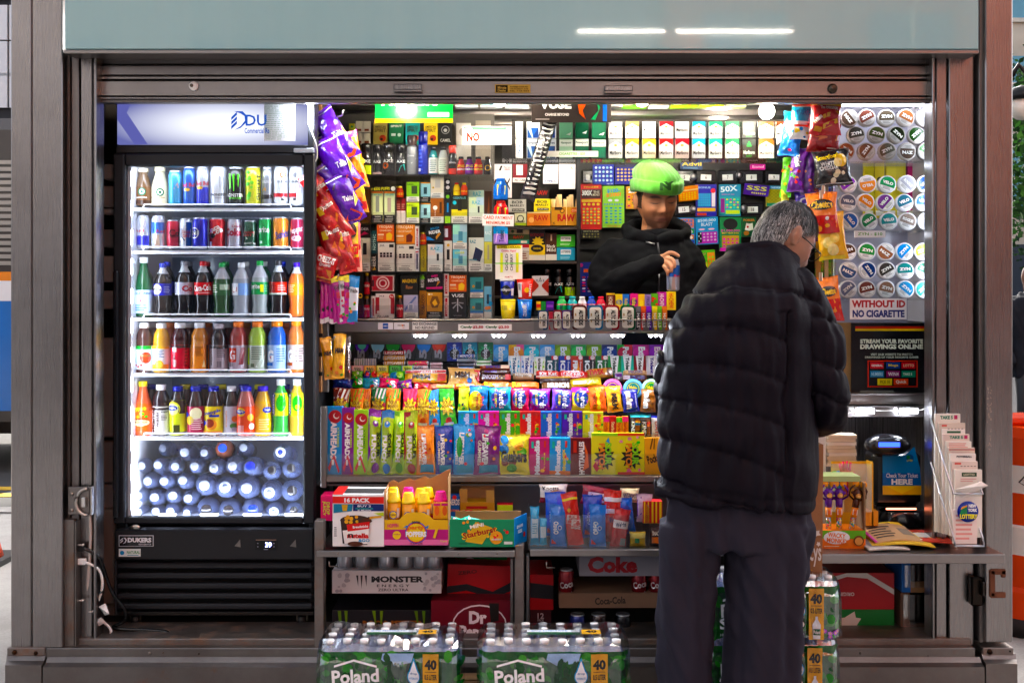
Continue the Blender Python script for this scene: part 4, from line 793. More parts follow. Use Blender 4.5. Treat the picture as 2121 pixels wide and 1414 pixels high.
for zx,zy,r,c in WB2:
    x,y=200+zx/4.61,890+zy/4.61;Y=.40+max(0,(300-zy))*.0004;R=r*sc(Y);g=G()
    m_='juice' if c=='O' else 'petwater';col='e07858' if c=='O' else 'w';n=8 if c in 'BO' else 16
    prof=[(R*.9,-.22),(R,-.2),(R,-.06),(R*.96,-.05),(R,-.04),(R*.97,-.022),(R*.93,-.02),(R*.93,-.012),(R*.86,-.008),(R*.84,.002),(R*.74,.006),(R*.71,.013),(R*.56,.018),(R*.5,.026),(R*.44,.03)]
    g.lathe(prof,n,col,m_,axis='y');o=g.build('water_bottle')
    g=G();rc=R*.46 if c not in 'RV' else R*.5;g.lathe([(rc,.028),(rc,.044),(rc*.9,.047),(.0005,.047)],14,cc_[c],'gloss',axis='y')
    if c in 'RV':g.lathe([(rc*.55,.0475),(.0005,.048)],10,'3a48c8' if c=='V' else '8a94b8','gloss',axis='y')
    g.build('cap',o)
    g=G();g.lathe([(R*1.01,-.17),(R*1.01,-.07)],16,{'w':'2e6a44','k':'8a2030','B':'2a50c0'}.get(c,'4a50b0'),'gloss',axis='y',caps=False);g.build('label',o)
    rw=zy//140;ct[rw]=ct.get(rw,0)+1
    put(o,x-(x-VX)*0.0,y,Y,(random.uniform(-.20,-.08),0,random.uniform(.04,.22)),'%s capped %s bottle lying in cooler, %s from left in %s layer'%(wd_[c],'juice' if c=='O' else 'water',ORD[ct[rw]-1],ORD[rw]),'bottle','bottles lying in the cooler bottom')
# ================================================================ left display case (clear acrylic, steel ledge)
YC=.56
WRN='r 0 0 1 .26 e9e6df;t .5 .2 .6 .05 2a2a2a WARNING:;l 3 .1 .02 .9 .15 4a4a4a';WRB='r 0 0 1 .26 161412;t .5 .2 .6 .05 d8d4cc WARNING:;l 3 .1 .02 .9 .15 b0aca4'
VP='r .38 .36 .62 .8 5a6a70;r .42 .42 .58 .74 9ab0b4;'
dc=empty('display_case',(P(880,0,YC).x,.6,zf),'clear acrylic display case of vapes and boxes left of the seller','display case');dp=Part(dc)
def dbox(nm,x0,x1,y0,y1,Ya,Yb,col='w',mat='acrylic',bev=0.0,pt=None):
    g=G();g.pbox(x0,x1,y0,y1,Ya,Yb,col,mat,bev);return(pt or dp)(nm,g)
for y in(363,464,564):dbox('shelf',738,1021,y,y+2.2,YC-.03,.74)
for x in(768,820,870,919,969,1020):dbox('divider',x,x+1.4,366,658,YC-.025,.74)
dbox('front_pane',736,1021,300,362,YC-.04,YC-.037);dbox('front_pane',736,1021,440,463,YC-.04,YC-.037);dbox('front_pane',736,1021,536,563,YC-.04,YC-.037);dbox('front_pane',736,1021,632,658,YC-.04,YC-.037)
dbox('back_panel',700,1024,236,664,.76,.79,'5b564f','wall');dbox('side_panel',694,737,236,664,.58,.60,'6b665f','acrylic')
# steel ledge under the case and the counter front
lg=empty('counter_ledge',(P(1020,0,.45).x,.6,P(0,690,.45).z),'steel counter ledge running below the display case','counter');lgp=Part(lg)
g=G();g.pbox(692,1400,664,689,.45,1.0,'w','steel_h',.004);lgp('front_rail',g)
g=G();a=P(688,661,.44);b_=P(1400,664,.44);g.box(a.x,b_.x,.44,1.0,b_.z+.0005,a.z,'w','steel_h',.002);lgp('worktop',g)
g=G();g.pbox(690,1400,690,1000,.80,.82,'6e625c','steel_h',0);lgp('back_plate',g)
for i,(x0,x1,y0,y1,c,s,nm)in enumerate(((783,814,668,682,'f0f0f4','r .32 .1 .68 .9 1c5cb8;t .5 .5 .3 .2 w AMEX','white sticker with small blue square'),(816,847,668,682,'f0f0f4','t .5 .6 .5 .24 3a2a20 DISCOVER;c .58 .58 .06 e87820;p e8a050 .5 .2 .7 .2 .7 .34','white sticker with orange dot'),(854,906,666,683,'ecebe6','t .5 .73 .94 .34 2a2622 NO EXCHANGE;t .5 .27 .76 .34 2a2622 NO REFUND','no exchange no refund label'),(949,1060,671,684,'f2f0ea','T .15 .5 .22 .5 1a6a34 Candy;T .37 .5 .2 .5 b81828 $2.50;T .62 .5 .22 .5 1a6a34 Candy;T .85 .5 .2 .5 b81828 $2.50','candy price strip in green and red'))):
    Wd,Hd=(x1-x0)*sc(.44),(y1-y0)*sc(.44);o=carton(Wd,Hd,c,s,d=.001,mat='paper',name='ledge_sign');put(o,(x0+x1)/2,y1,.4485-i*.0002,label=nm+' on the steel ledge',cat='sign')
def stack(where,group,Y,items,cat='box'):
    """items: (x0, x1, y0, y1, description, colour, spec, builder options)"""
    for i,it in enumerate(items):
        x0,x1,y0,y1,desc,col,spec=it[:7];k=dict(it[7])if len(it)>7 else{}
        fn=k.pop('fn',carton);Yi=k.pop('Y',Y);r3=k.pop('r3',(0,0,0));ct=k.pop('cat',cat);s=sc(Yi)
        if fn is carton:k.setdefault('d',.022)
        o=fn((x1-x0)*s,(y1-y0)*s,col=col,spec=spec,seed=i,**k);put(o,(x0+x1)/2,y1,Yi,r3,'%s, %s'%(desc,where),ct,group)
SP='t .5 .82 .8 .12 3a2a14 AMERICAN;t .5 .66 .8 .16 3a2a14 SPIRIT;c .68 .3 .24 b83a20;c .6 .25 .1 2a1a14'
stack('on top of the display case','cigarette packs above the spray cans',.70,[
 (773,802,255,300,'olive pack with red roundel','a89a62',SP),(806,836,255,300,'dark green pack','1c6a3c','t .5 .85 .8 .1 e8e4d0 SPIRIT;r .15 .4 .45 .52 d8e0d0;c .7 .45 .12 d8e0d0'),(840,869,255,300,'teal pack with red roundel','3a9a94',SP),(878,906,255,300,'yellow pack with red roundel','e8c020',SP),
 (909,936,255,300,'black pack with camel disc','141414','c .5 .68 .32 8a8a88;c .5 .68 .26 1a1a1a;e .5 .66 .14 .08 b8b8b4;t .5 .2 .8 .14 c8c8c4 CAMEL'),(737,751,251,274,'small white box with brown mark at upper left','e4ddd0','r .2 .1 .8 .3 8a4a30'),(752,767,251,274,'small white box with brown mark at upper right','e4ddd0','r .2 .1 .8 .3 8a4a30'),
 (737,751,276,299,'small white box with brown mark at lower left','e4ddd0','r .2 .1 .8 .3 8a4a30'),(752,767,276,299,'small white box with brown mark at lower right','e4ddd0','r .2 .1 .8 .3 8a4a30'),(723,735,256,300,'yellow and grey lighter card','b8b8b0','r 0 .5 1 1 e8d020;t .5 .65 .8 .14 c02020 Little;c .5 .85 .2 2a9a4a'),
 (945,975,255,330,'pale grey carton behind the sign','b4b0a8','c .5 .75 .3 8a8478'),(985,1016,250,330,'grey brown carton behind the sign','8a8276','c .5 .5 .3 5a544a')],cat='cigarette pack')
AX='t .5 .62 .8 .14 e8e8e8 AXE;'
row('on the upper case shelf','sprays and bottles on the case',YC+.03,362,[
 (spray,727,747,296,'black deodorant spray with teal leaf',dict(spec=AX+'e .7 .3 .2 .15 30c0b0')),(spray,748,770,298,'black deodorant spray with lime foot',dict(spec=AX+'r 0 0 1 .42 c4e020')),(spray,772,791,300,'black deodorant spray with pale foot',dict(spec=AX+'r 0 0 1 .1 c8a8a8')),
 (spray,792,818,297,'black deodorant spray with orange swirl',dict(spec=AX+'c .3 .4 .22 c85a20;c .3 .4 .12 1a1210')),(spray,820,842,299,'black deodorant spray with teal splash',dict(spec=AX+'p 30c0b0 .3 .1 .9 .2 .8 .5 .5 .4')),(spray,843,864,281,'tall grey spray with dark cap',dict(col='8a8c8e',cap='4a3c38',spec='t .4 .7 .6 .08 e0e0e0 Dove;p e8e8e8 .1 .5 .9 .6 .5 .4')),
 (spray,866,887,273,'tall navy blue spray can',dict(col='2430a0',cap='24287c',spec='l 6 .1 .1 .5 .9 5a68d0;r .1 .1 .3 .2 e0e0f0')),(bottle,888,907,305,'teal mouthwash bottle with white label',dict(kind='tea',col='1c9aa0',cap='1a1c1e',label='e6e8e6',spec='l 6 .2 .1 .8 .9 6a8a8a',name='mouthwash_bottle')),
 (bottle,908,928,305,'clear mouthwash bottle with pale label',dict(kind='tea',col='c8d4d0',cap='2a2c2e',label='dfe4d8',spec='l 6 .2 .1 .8 .9 8a9a8a',name='mouthwash_bottle')),(spray,929,946,302,'black shaving foam with red cap',dict(cap='d82818',spec='t .5 .6 .9 .1 e8e8e8 Gillette;r 0 0 1 .3 d03020')),
 (bottle,947,963,325,'small red energy shot',dict(kind='frap',col='c81c1c',cap='1a1a1a',label='d82020',lab=(.1,.62),spec='T .5 .7 .8 .3 f0d020 5;t .5 .35 .9 .2 w ENERGY',name='energy_shot')),(bottle,964,981,325,'small purple energy shot',dict(kind='frap',col='6a1c8a',cap='1a1a1a',label='8a2ca8',lab=(.1,.62),spec='T .5 .7 .8 .3 f0d020 5;t .5 .35 .9 .2 w ENERGY',name='energy_shot')),
 (bottle,982,1000,325,'small red energy shot with yellow word',dict(kind='frap',col='c81c1c',cap='1a1a1a',label='d82020',lab=(.1,.62),spec='T .5 .7 .8 .3 f0d020 5;t .5 .35 .9 .2 f0e020 HOUR',name='energy_shot')),(bottle,1002,1018,325,'small black energy shot with gold disc',dict(kind='frap',col='181414',cap='1a1a1a',label='201a14',lab=(.1,.62),spec='c .5 .5 .3 d8a820;c .5 .5 .2 1a1410',name='energy_shot')),
])
W1='first case row below the sprays';GV='small boxes in the display case'
IR='r .0 .6 .5 1 d8e8c0;r .5 .7 1 1 c0d8e4;'
stack(W1,GV,YC+.04,[
 (746,767,391,462,'brown lighter box with flame print','5a3a20','p d88a30 .2 .1 .6 .5 .5 .8 .3 .6;p 3a1c10 .5 .1 .8 .4 .9 .2'),(729,744,441,462,'small blue box behind the bags','2060a8','r .1 .3 .9 .7 e8c030'),
 (772,819,386,396,'black and yellow header strip reading puffs','2a2a20','t .4 .5 .7 .7 e0e048 6500 PUFFS;c .9 .5 .1 f0f0f0',dict(d=.02)),(772,793,397,462,'pale green vape box on the left','dfe8b4',WRB+';r .3 .35 .65 .85 8a9084;r 0 .95 1 1 d87820;t .5 .9 .8 .06 6ac0b8 AIR BAR'),(796,818,397,462,'pale green vape box on the right','d8e4b8',WRB+';r .3 .35 .65 .8 b0a498;r 0 .95 1 1 d87820;t .5 .9 .8 .06 6ac0b8 AIR BAR'),
 (822,836,386,410,'small red bottle with yellow cap','c83818','t .5 .5 .9 .3 f0c020 RED',dict(fn=bottle,kind='tea',cap='e8c818',label='d84020',cat='bottle')),(822,830,411,462,'slim maroon and white box on the left','7a2c24','r 0 0 1 .5 e8e0d8;l 3 .1 .55 .9 .8 c8a090'),(831,840,411,462,'slim maroon and white box on the right','8a2428','r 0 0 1 .5 e8e0d8;l 3 .1 .55 .9 .8 c8a090'),
 (842,868,377,418,'upper green vape box with dark bottle','9ad060',WRN+';r .4 .4 .85 .8 3a4a2a;t .3 .88 .5 .08 2a4a1a NKD'),(842,868,420,462,'lower green vape box with dark bottle','b8d83a',WRN+';r .4 .4 .85 .8 3a4a2a;t .3 .88 .5 .08 2a4a1a NKD'),(872,891,378,418,'upper cyan vape box','a8d8e0',WRB+';r .3 .4 .65 .75 2a4a50;r 0 .95 1 1 e8a040'),(872,891,421,462,'lower cyan vape box','b0dce0',WRB+';r .3 .4 .65 .75 2a3a40;r 0 .95 1 1 e8a040'),
 (892,919,368,410,'cream vape box with silver print','e4dcc8',WRN+';r .35 .5 .75 .9 c8c4bc;c .2 .5 .08 c8a030'),(892,919,411,462,'brown vape box with white disc','9a6038',WRN+';c .35 .62 .17 f0e8e0;r .68 .4 .85 .85 4a2a18;v .35 .4 .2 .08 f0e0d0 KYLE'),(922,933,371,396,'small black box with white clouds','1a1a1c','c .5 .75 .35 e8e8e8;c .5 .3 .35 e8e8e8'),(922,933,398,462,'tall slim black box with green foot','1c2024','r 0 0 1 .22 a0e020;r .35 .35 .65 .65 3a8ac8;c .5 .85 .35 70c030'),
 (939,953,379,405,'small yellow bottle','e8c820','t .5 .5 .9 .2 c03010 JUICE',dict(fn=bottle,kind='tea',cap='c82818',label='e8d030',cat='bottle')),(955,968,379,405,'small orange bottle with yellow cap','d83818','t .5 .5 .9 .2 f0c020 FIRE',dict(fn=bottle,kind='tea',cap='e8d020',label='d84820',cat='bottle')),(935,968,406,462,'black and yellow vape box','2a2c20','r 0 .26 1 .5 d8d028;'+WRN+';t .5 .93 .8 .08 9ad8d8 GEEKPLUS;r .4 .45 .65 .85 14140e;c .2 .75 .12 50b0c0'),
 (971,1002,394,410,'upper pale iridescent box','c8e0d4','t .55 .5 .55 .6 7ac0cc RAZ',dict(Y=YC+.07)),(971,1002,409,462,'lower pale iridescent box','d4e2cc',IR+WRN+';t .5 .8 .55 .14 7ac0cc RAZ;r .6 .4 .72 .65 2a3034'),(1004,1019,396,462,'dark brown cigar box','3a2218','p 6a4028 .3 .2 .7 .2 .6 .9')])
W2='second case row';TJ='t .5 .86 .8 .18 f8e8d0 TROJAN;t .5 .66 .7 .1 f8e0c0 CHARGED;p f8c850 .55 .08 .85 .1 .9 .4 .75 .55 .55 .45;r .06 .36 .4 .46 f8e0c0;l 2 .06 .14 .45 .3 f0c890'
JU='t .25 .9 .3 .1 2a2a2a JUUL;r .68 .84 .95 .95 1a1a1a;r .12 .5 .26 .66 2a1a18;r .32 .5 .46 .66 2a1a18;r .52 .5 .66 .66 2a1a18;r .72 .5 .86 .66 2a1a18;r .1 .57 .88 .585 e8e0e0;r 0 .27 1 .285 b8b4ac;t .5 .2 .5 .05 2a2a2a WARNING:;l 3 .1 .03 .9 .15 4a4a4a'
stack(W2,GV,YC+.04,[
 (737,767,467,492,'dark box with pink print','2a1c1c','t .5 .7 .8 .2 d0c8c8 RIDER;p c82858 .2 .1 .9 .3 .6 .5'),(737,767,493,562,'white vape box with black stick','dcd8c4',WRN+';r .5 .5 .75 .85 1e2022;t .3 .92 .4 .07 5a5a54 JUUL'),(770,781,478,525,'slim dark teal box','204448','v .5 .5 .7 .5 a8c8c0 NOTHC'),(770,781,527,562,'slim black box with gold print','141210','v .5 .6 .6 .5 e8e0d0 RIDER;p c89a40 .2 .05 .8 .1 .5 .3'),
 (781,816,466,500,'bright orange condom box','f0641c',TJ),(783,817,503,562,'white pod box with four dark pods on the left','e8e4dc',JU),(820,859,466,505,'yellow orange condom box with helmet','f08c14',TJ.replace('CHARGED','ECSTASY').replace('f8c850','6a2410')),(822,859,507,562,'white pod box with four dark pods on the right','e6e2da',JU),
 (860,868,469,514,'slim white box with red strip','e8e0dc','r .3 .1 .7 .9 b82830;v .5 .5 .6 .3 f0d8d8 HABIT'),(860,868,516,562,'slim white box with navy strip','e4e0e0','r .3 .1 .7 .8 2a2a4a;r .1 .85 .9 .9 d02030'),(871,883,481,507,'tiny red bottle with yellow cap','b83014','t .5 .5 .9 .2 f0c020 RED',dict(fn=bottle,kind='tea',cap='e0b818',label='c83818',cat='bottle')),(871,883,508,562,'slim yellow green box','b0a43a','v .5 .5 .7 .3 6a6020 GELATO'),
 (883,918,468,501,'black condom box with blue edge','101418','k .5 .85 .5 .14 10 3a9ad8 ROUGH;k .5 .62 .7 .2 8 f0f0f0 RIDER;p 2a7ac8 0 .1 .5 .1 .2 .3 0 .35;p c88a50 .6 .15 .85 .5 .75 .6 .55 .3'),(886,917,506,562,'silver vape box with blue logo','d8dcd8',IR.replace('d8e8c0','e4d8d0')+WRN+';t .5 .84 .6 .12 60a8b8 RAZ;r .6 .4 .75 .65 34383c'),(921,936,499,562,'slim white box with dark stick','e4e0d8',WRN+';r .3 .38 .7 .72 1e1e20;c .5 .86 .2 e8b030'),
 (921,935,468,497,'small dark red carton','6a1c24','r .1 .2 .5 .8 d8dce8'),(938,967,465,516,'upper blue iridescent vape box','a0d0dc',IR.replace('d8e8c0','b0e4d0')+WRN+';r .4 .35 .7 .72 6a9ab0;r .3 .28 .7 .31 f0c020'),(938,967,517,562,'lower blue iridescent vape box','a8d8d0',IR.replace('d8e8c0','8ad0e0')+WRN+';r .4 .35 .7 .72 6a9ab0;t .5 .86 .7 .1 e8f040 LOVER'),(971,1002,492,562,'pale box with tilted dark vape','d8dcd0',WRN+';p 2a3048 .25 .35 .75 .28 .95 .6 .45 .72;t .28 .88 .4 .1 3a8a9a RAZ;t .3 .34 .5 .05 4a9ab0 MEGA'),
 (1003,1019,465,500,'small pale blue box','b8d8dc','t .5 .5 .8 .2 f0f8f8 RAZ'),(1003,1019,501,562,'slim yellow vape box','d8d078',WRN+';r .4 .4 .65 .9 b0a888')])
W3='bottom case row'
stack(W3,GV,YC+.04,[
 (738,752,566,659,'tall black box with yellow shield','16140f','c .6 .5 .35 e8c020;c .6 .5 .2 2a2410;l 4 .2 .1 .8 .3 4a4020'),(754,766,566,611,'upper ginseng bottle with gold cap','3a0e0c','t .5 .7 .9 .2 f0e0d0 PANAX',dict(fn=bottle,kind='tea',cap='c8982c',label='b81c24',cat='bottle')),(754,766,613,659,'lower ginseng bottle with gold cap','3a0e0c','t .5 .7 .9 .2 f0e0d0 PANAX',dict(fn=bottle,kind='tea',cap='c8982c',label='b81c24',cat='bottle')),
 (770,816,570,603,'red playing card box','e0ccc8','r .05 .05 .95 .95 b8444c;c .5 .5 .3 e4c8c8;c .5 .5 .24 b8444c;c .5 .5 .18 e4c8c8;c .5 .5 .12 b8444c;r 0 .3 .1 .7 2a3038'),(778,817,608,659,'white charger box with red sides','e6e0de','r 0 .18 .2 .85 a83038;r .8 .18 1 .85 a83038;r .22 .35 .72 .8 d8d4d0;t .4 .08 .6 .09 2a2a2a PD - USB;c .85 .88 .13 c82830;t .85 .88 .16 .08 w Pro;t .3 .9 .3 .06 6a6a6a XI;c .15 .25 .08 e8e0de'),(769,777,613,659,'slim white and red box beside the charger','e4dcd8','r .3 .1 .7 .9 b82830'),
 (830,866,571,610,'black and gold condom box','14120e','t .5 .72 .8 .2 e8c018 MAGNUM;k .5 .4 .4 .2 0 a87a5a Raw'),(822,835,612,659,'amber bottle with gold cap','3a1a0c','t .5 .7 .9 .2 f0e0d0 PAN',dict(fn=bottle,kind='tea',cap='c8982c',label='b81c24',cat='bottle')),(836,866,611,659,'lilac silver vape box','b8b8d0',WRN+';p 7a88b8 .1 .3 .9 .9 .8 .95 .05 .4;c .5 .5 .22 d8d8e4;r .38 .34 .62 .6 9aa0b8'),(869,882,567,600,'slim black and green box','141a10','v .5 .45 .6 .45 f0f0f0 RIDER;p 70c030 .1 .6 .9 .7 .5 .95'),
 (883,917,567,600,'black condom box with pink print','1c0f18','k .5 .86 .4 .14 6 e03088 SWEET;k .45 .62 .7 .2 8 f0f0f0 RIDER;p c82878 0 .05 1 .05 1 .2 0 .15;p c88a50 .6 .2 .85 .5 .7 .55'),(869,883,602,659,'slim brown tobacco box','a8743a','v .55 .5 .75 .4 3a2008 TOBACCO'),(884,916,605,659,'gold vape box with faceted shape','c88a1c',WRB+';p 7a4a08 .2 .6 .35 .4 .7 .4 .85 .6 .7 .85 .35 .85;p e8b030 .35 .6 .5 .45 .7 .55 .55 .75;c .15 .92 .06 f0e8d0;t .28 .92 .2 .05 f0e8d0 VUSE'),
 (920,929,567,613,'upper slim white box with red strip','e8e0dc','r .25 .1 .75 .95 b83038;v .5 .5 .6 .3 f0d8d8 HABIT'),(920,929,615,659,'lower slim white box with red strip','e8e0dc','r .25 .1 .75 .95 b83038;v .5 .5 .6 .3 f0d8d8 HABIT'),(930,966,570,604,'orange condom box above a black box','f0641c',TJ),(930,966,605,659,'black vape box with silver flower','1e1c1e','t .5 .87 .7 .12 f0f0f0 VUSE;r .47 .25 .53 .75 b8b8bc;p 9a9a9e .2 .4 .25 .36 .46 .52 .44 .56;p 9a9a9e .8 .4 .75 .36 .54 .52 .56 .56;p 8a8a8e .15 .6 .17 .55 .44 .58 .44 .62;p 8a8a8e .85 .6 .83 .55 .56 .58 .56 .62;t .5 .1 .5 .04 8a8a8e VUSE'),
 (974,1001,574,616,'upper teal vape box','58989a',WRN+';r 0 .26 1 .38 2a78c0;r .4 .42 .85 .78 2e5c64;c .25 .55 .1 d89a30'),(974,1001,618,659,'lower teal vape box','58989a',WRN+';r 0 .26 1 .38 2a78c0;r .4 .42 .85 .78 2e5c64;c .25 .55 .1 d89a30'),(1003,1018,593,659,'slim sky blue and orange box','88b8d0','o 6 .1 .2 .9 .9 .25 e88a50 58a0d0;r .35 .45 .65 .75 2a3a4a;r 0 0 1 .2 e4e0d8')])
# ---- gum and papers stacked right of the case
stack('in the stack right of the display case','gum stack beside the case',.53,[
 (1022,1052,370,414,'blue gum tub with yellow splash','1c6ad0','p e0e030 .3 .2 .75 .25 .8 .75 .3 .8;v .55 .5 .6 .2 1a3a8a Trident',dict(fn=bottle,kind='tea',cap='2a7ae0',label='1c6ad0',lab=(.02,.85),cat='gum tub',name='gum_tub')),(1022,1053,416,460,'red gum tub with green splash','d02424','p a0e030 .3 .2 .75 .25 .8 .75 .3 .8;v .55 .5 .6 .2 3a1a1a Trident',dict(fn=bottle,kind='tea',cap='d83030',label='d02424',lab=(.02,.85),cat='gum tub',name='gum_tub')),
 (1022,1052,467,506,'lilac and blue gum tub','a888d8','r 0 .6 1 1 3a8ac8;p f0c8e0 .2 .1 .8 .1 .7 .7 .3 .7;v .55 .45 .7 .25 2a3a4a Trident',dict(fn=bottle,kind='tea',cap='3a80c0',label='a888d8',lab=(.02,.9),cat='gum tub',name='gum_tub')),(1026,1082,508,578,'white bundle of wrap packs in green band','ecebe4','r .05 .9 .95 1 e8e020;t .5 .95 .8 .06 2a2a10 2 SHEETWRAPS;t .5 .83 .55 .08 e05a6a Cosmic Vapor;r .18 .2 .28 .78 d8e020;r .76 .2 .86 .78 d8e020;v .42 .5 .5 .1 1a1414 GOLD;v .6 .5 .5 .1 1a1414 CHERRY;r 0 .45 1 .48 70d030;t .5 .06 .3 .05 c05a60 PALMETTO',dict(d=.06,bev=.004)),
 (1035,1067,579,619,'dark blue mint cup','1c2a98','c .4 .5 .3 14181c;t .4 .52 .8 .2 f0f0f8 eclipse;r .75 .2 .95 .6 e8e8f0',dict(fn=cup,lid='e8ecf0',cat='gum cup')),(1070,1105,578,619,'red gum cup with white barcode','e02c20','r .02 .1 .3 .9 f0e8e4;i 8 .05 .5 .25 .85 2a2a2a;c .6 .5 .14 f0c030;v .8 .5 .7 .15 f0f0f0 MINTS',dict(fn=cup,lid='e83020',cat='gum cup')),(1036,1069,620,663,'yellow gum cup','ecd62a','i 9 .1 .55 .45 .8 2a2a2a;o 6 .5 .1 .95 .9 .08 f0e8a0 d8b820',dict(fn=cup,lid='f0dc30',cat='gum cup')),(1071,1103,620,660,'blue gum cup with peeled white bits','1c6cd0','o 6 .1 .1 .9 .9 .1 3a90e8 1048a0;v .5 .5 .7 .2 f0f4f8 ICE BREAKERS;c .45 .7 .1 f0f0f0',dict(fn=cup,lid='2a80e0',cat='gum cup'))])
# ---- dark shelf unit behind the counter
su=empty('shelf_unit',(P(1120,0,.95).x,1.0,zf),'dark wall shelf unit with smoking papers and cigars behind counter','shelf unit');sup=Part(su)
for y in(470,541,613):dbox('shelf',1022,1200,y,y+5,.9,1.15,'3a332e','black',0,sup)
dbox('side_panel',1195,1202,330,615,.9,1.15,'17171a','black',0,sup);dbox('back_panel',1020,1202,330,660,1.12,1.15,'2a2624','matte',0,sup)
BM='t .5 .78 .6 .22 1a1a1a BOB;t .5 .52 .8 .16 1a1a1a MARLEY;r .2 .08 .9 .28 1a1a1a;t .55 .18 .6 .1 e0e0d0 ROLLING PAPERS'
stack('on the dark shelf unit','boxes on the dark shelf unit',.93,[
 (1022,1060,340,409,'white headphone box with black arrow','d8d4d8','p 1a1a20 .05 .3 .5 .95 .4 .95 0 .4;r .05 .55 .4 .8 e8e8ec;t .75 .9 .4 .05 c03040 Xpress;t .75 .84 .3 .05 c03040 GEAR;v .75 .4 .4 .3 1a1a1e X'),(1062,1092,340,378,'dark red charger box','7a2028','r .25 .4 .7 .95 e4e0e0;r 0 0 1 .25 dcd6d4;t .5 .12 .7 .12 2a2a2a PD - USB'),(1125,1156,341,380,'white earphone box','dcdce0','r .1 .3 .9 .9 c4c8cc;c .35 .65 .12 f0f0f2;c .65 .65 .12 f0f0f2;r .3 .4 .38 .6 f0f0f2;r .62 .4 .7 .6 f0f0f2;t .5 .12 .8 .12 2a4a8a TYPE-C'),(1158,1192,340,391,'tall white earphone box with orange mark','e4e2e2','r .1 .1 .9 .65 c8ccd0;c .35 .42 .14 f0f0f2;c .65 .42 .14 f0f0f2;T .8 .85 .12 .1 e87830 L'),
 (1053,1090,413,440,'grey rolling paper box','bcbcb4',BM,dict(Y=.9)),(1066,1090,441,467,'pale green rolling paper box','c8c8a8','r 0 0 1 .2 a0c030;c .5 .55 .3 2a2a24;c .5 .55 .22 c8c8b0;t .5 .3 .8 .12 2a2a24 HEMP',dict(Y=.9)),(1106,1140,412,438,'yellow rolling paper box','e4d41c',BM,dict(Y=.93)),(1092,1140,439,467,'orange rolling paper box','c87428','t .6 .55 .6 .42 b01c20 RAW;c .18 .4 .12 e0b080;r 0 .9 1 1 e0c8a0',dict(Y=.91)),(1108,1137,388,411,'black rolling paper box','1e1a18','t .5 .5 .8 .4 a02824 RAW',dict(Y=.95)),
 (1142,1198,429,467,'tan cone box with paper cones in it','b88a50','T .55 .42 .65 .4 a81c20 RAW;c .4 .8 .09 3a2818;c .4 .8 .06 c89a60;r .74 .7 .98 .92 c05a40;t .86 .81 .2 .14 e8c8a8 CONE;r .12 .84 .4 1 3a2a1c;t .1 .12 .1 .16 4a3018 6;r .55 0 .57 1 e8d0a8',dict(d=.05)),(1096,1129,475,539,'black and yellow cigar box','1c1414','r 0 0 1 .17 e4e0d8;r 0 .17 1 .5 e8c420;t .5 .82 .85 .1 a83030 BACKWOODS;b .55 .6 .4 .18 9 e8c81c;e .5 .38 .4 .12 1a1a14;t .5 .38 .5 .06 e8c420 ORIGINAL'),(1130,1153,483,539,'brown cigar box with white foot','4a2a1c','r 0 0 1 .22 e4e0d8;t .5 .52 .8 .12 f0e8e0 Black;t .5 .38 .8 .12 f0e8e0 Mild;r .45 .72 .58 .95 d8c0a0'),
 (1153,1191,486,511,'green mint strip box','3cb824','r .22 .45 .78 .85 e8f0e8;t .5 .68 .5 .18 1a2a3a LISTERINE;l 2 .2 .1 .8 .3 c0e8b8',dict(d=.05)),(1153,1191,513,539,'teal mint strip box','1a9ac0','r .22 .45 .78 .85 e8f0f0;t .5 .68 .5 .18 1a2a3a LISTERINE;l 2 .2 .1 .8 .3 b8e0e8',dict(d=.05)),
 (1053,1096,474,485,'beige paper pack on the pile','d8d0a8','r .4 .2 .7 .9 2a2a2a;c .2 .5 .08 3a5a3a',dict(Y=.92)),(1053,1096,486,496,'dark green paper pack on the pile','3a4a28','t .5 .5 .5 .6 c03020 RAW',dict(Y=.92)),(1053,1096,497,505,'teal paper pack on the pile','1a9a90','r .6 .2 .9 .8 e8d8c8',dict(Y=.92)),(1072,1096,506,520,'red and white paper pack on the pile','d8d0cc','r 0 .5 1 1 b82028',dict(Y=.92)),(1072,1096,521,539,'pale paper pack at the pile bottom','c8c0b8','l 3 .1 .1 .9 .9 8a5a50',dict(Y=.92)),
 (1102,1136,571,612,'white and red pregnancy test box','d8d4d8','p b04038 0 .1 .4 .45 .4 .55 0 .9;p a83830 1 .1 .6 .45 .6 .55 1 .9;t .5 .75 .5 .12 3a4a6a PLAN B;p 3a5a4a .45 .82 .55 .82 .5 .95',dict(Y=.88))])
row('on the shelf unit bottom board','boxes on the dark shelf unit',.96,612,[(spray,1121,1144,556,'black deodorant spray with orange swirl',dict(spec=AX+'c .3 .4 .22 c85a20;c .3 .4 .12 1a1210')),(spray,1145,1168,556,'black deodorant spray with teal splash',dict(spec=AX+'p 30c0b0 .2 .1 .8 .2 .7 .5 .4 .4')),(spray,1169,1191,556,'black deodorant spray with lime foot',dict(spec=AX+'r 0 0 1 .45 a0d020;p c030a0 .5 .2 .8 .3 .7 .5'))])
for i in range(7):
    x=1146+i*8;p=P(x,429,.95);g=G();a=.25*math.sin(i*2.3);g.tube([p+Vector((0,.01*(i%2),-.02)),p+Vector((a*.03,.01*(i%2),.035+.01*(i%3)))],[.007,.011],8,'d8b880','paper')
    tag(g.build('paper_cone'),'rolled paper cone standing in the tan box, %s from left'%ORD[i],'paper cone','cones in the tan box')
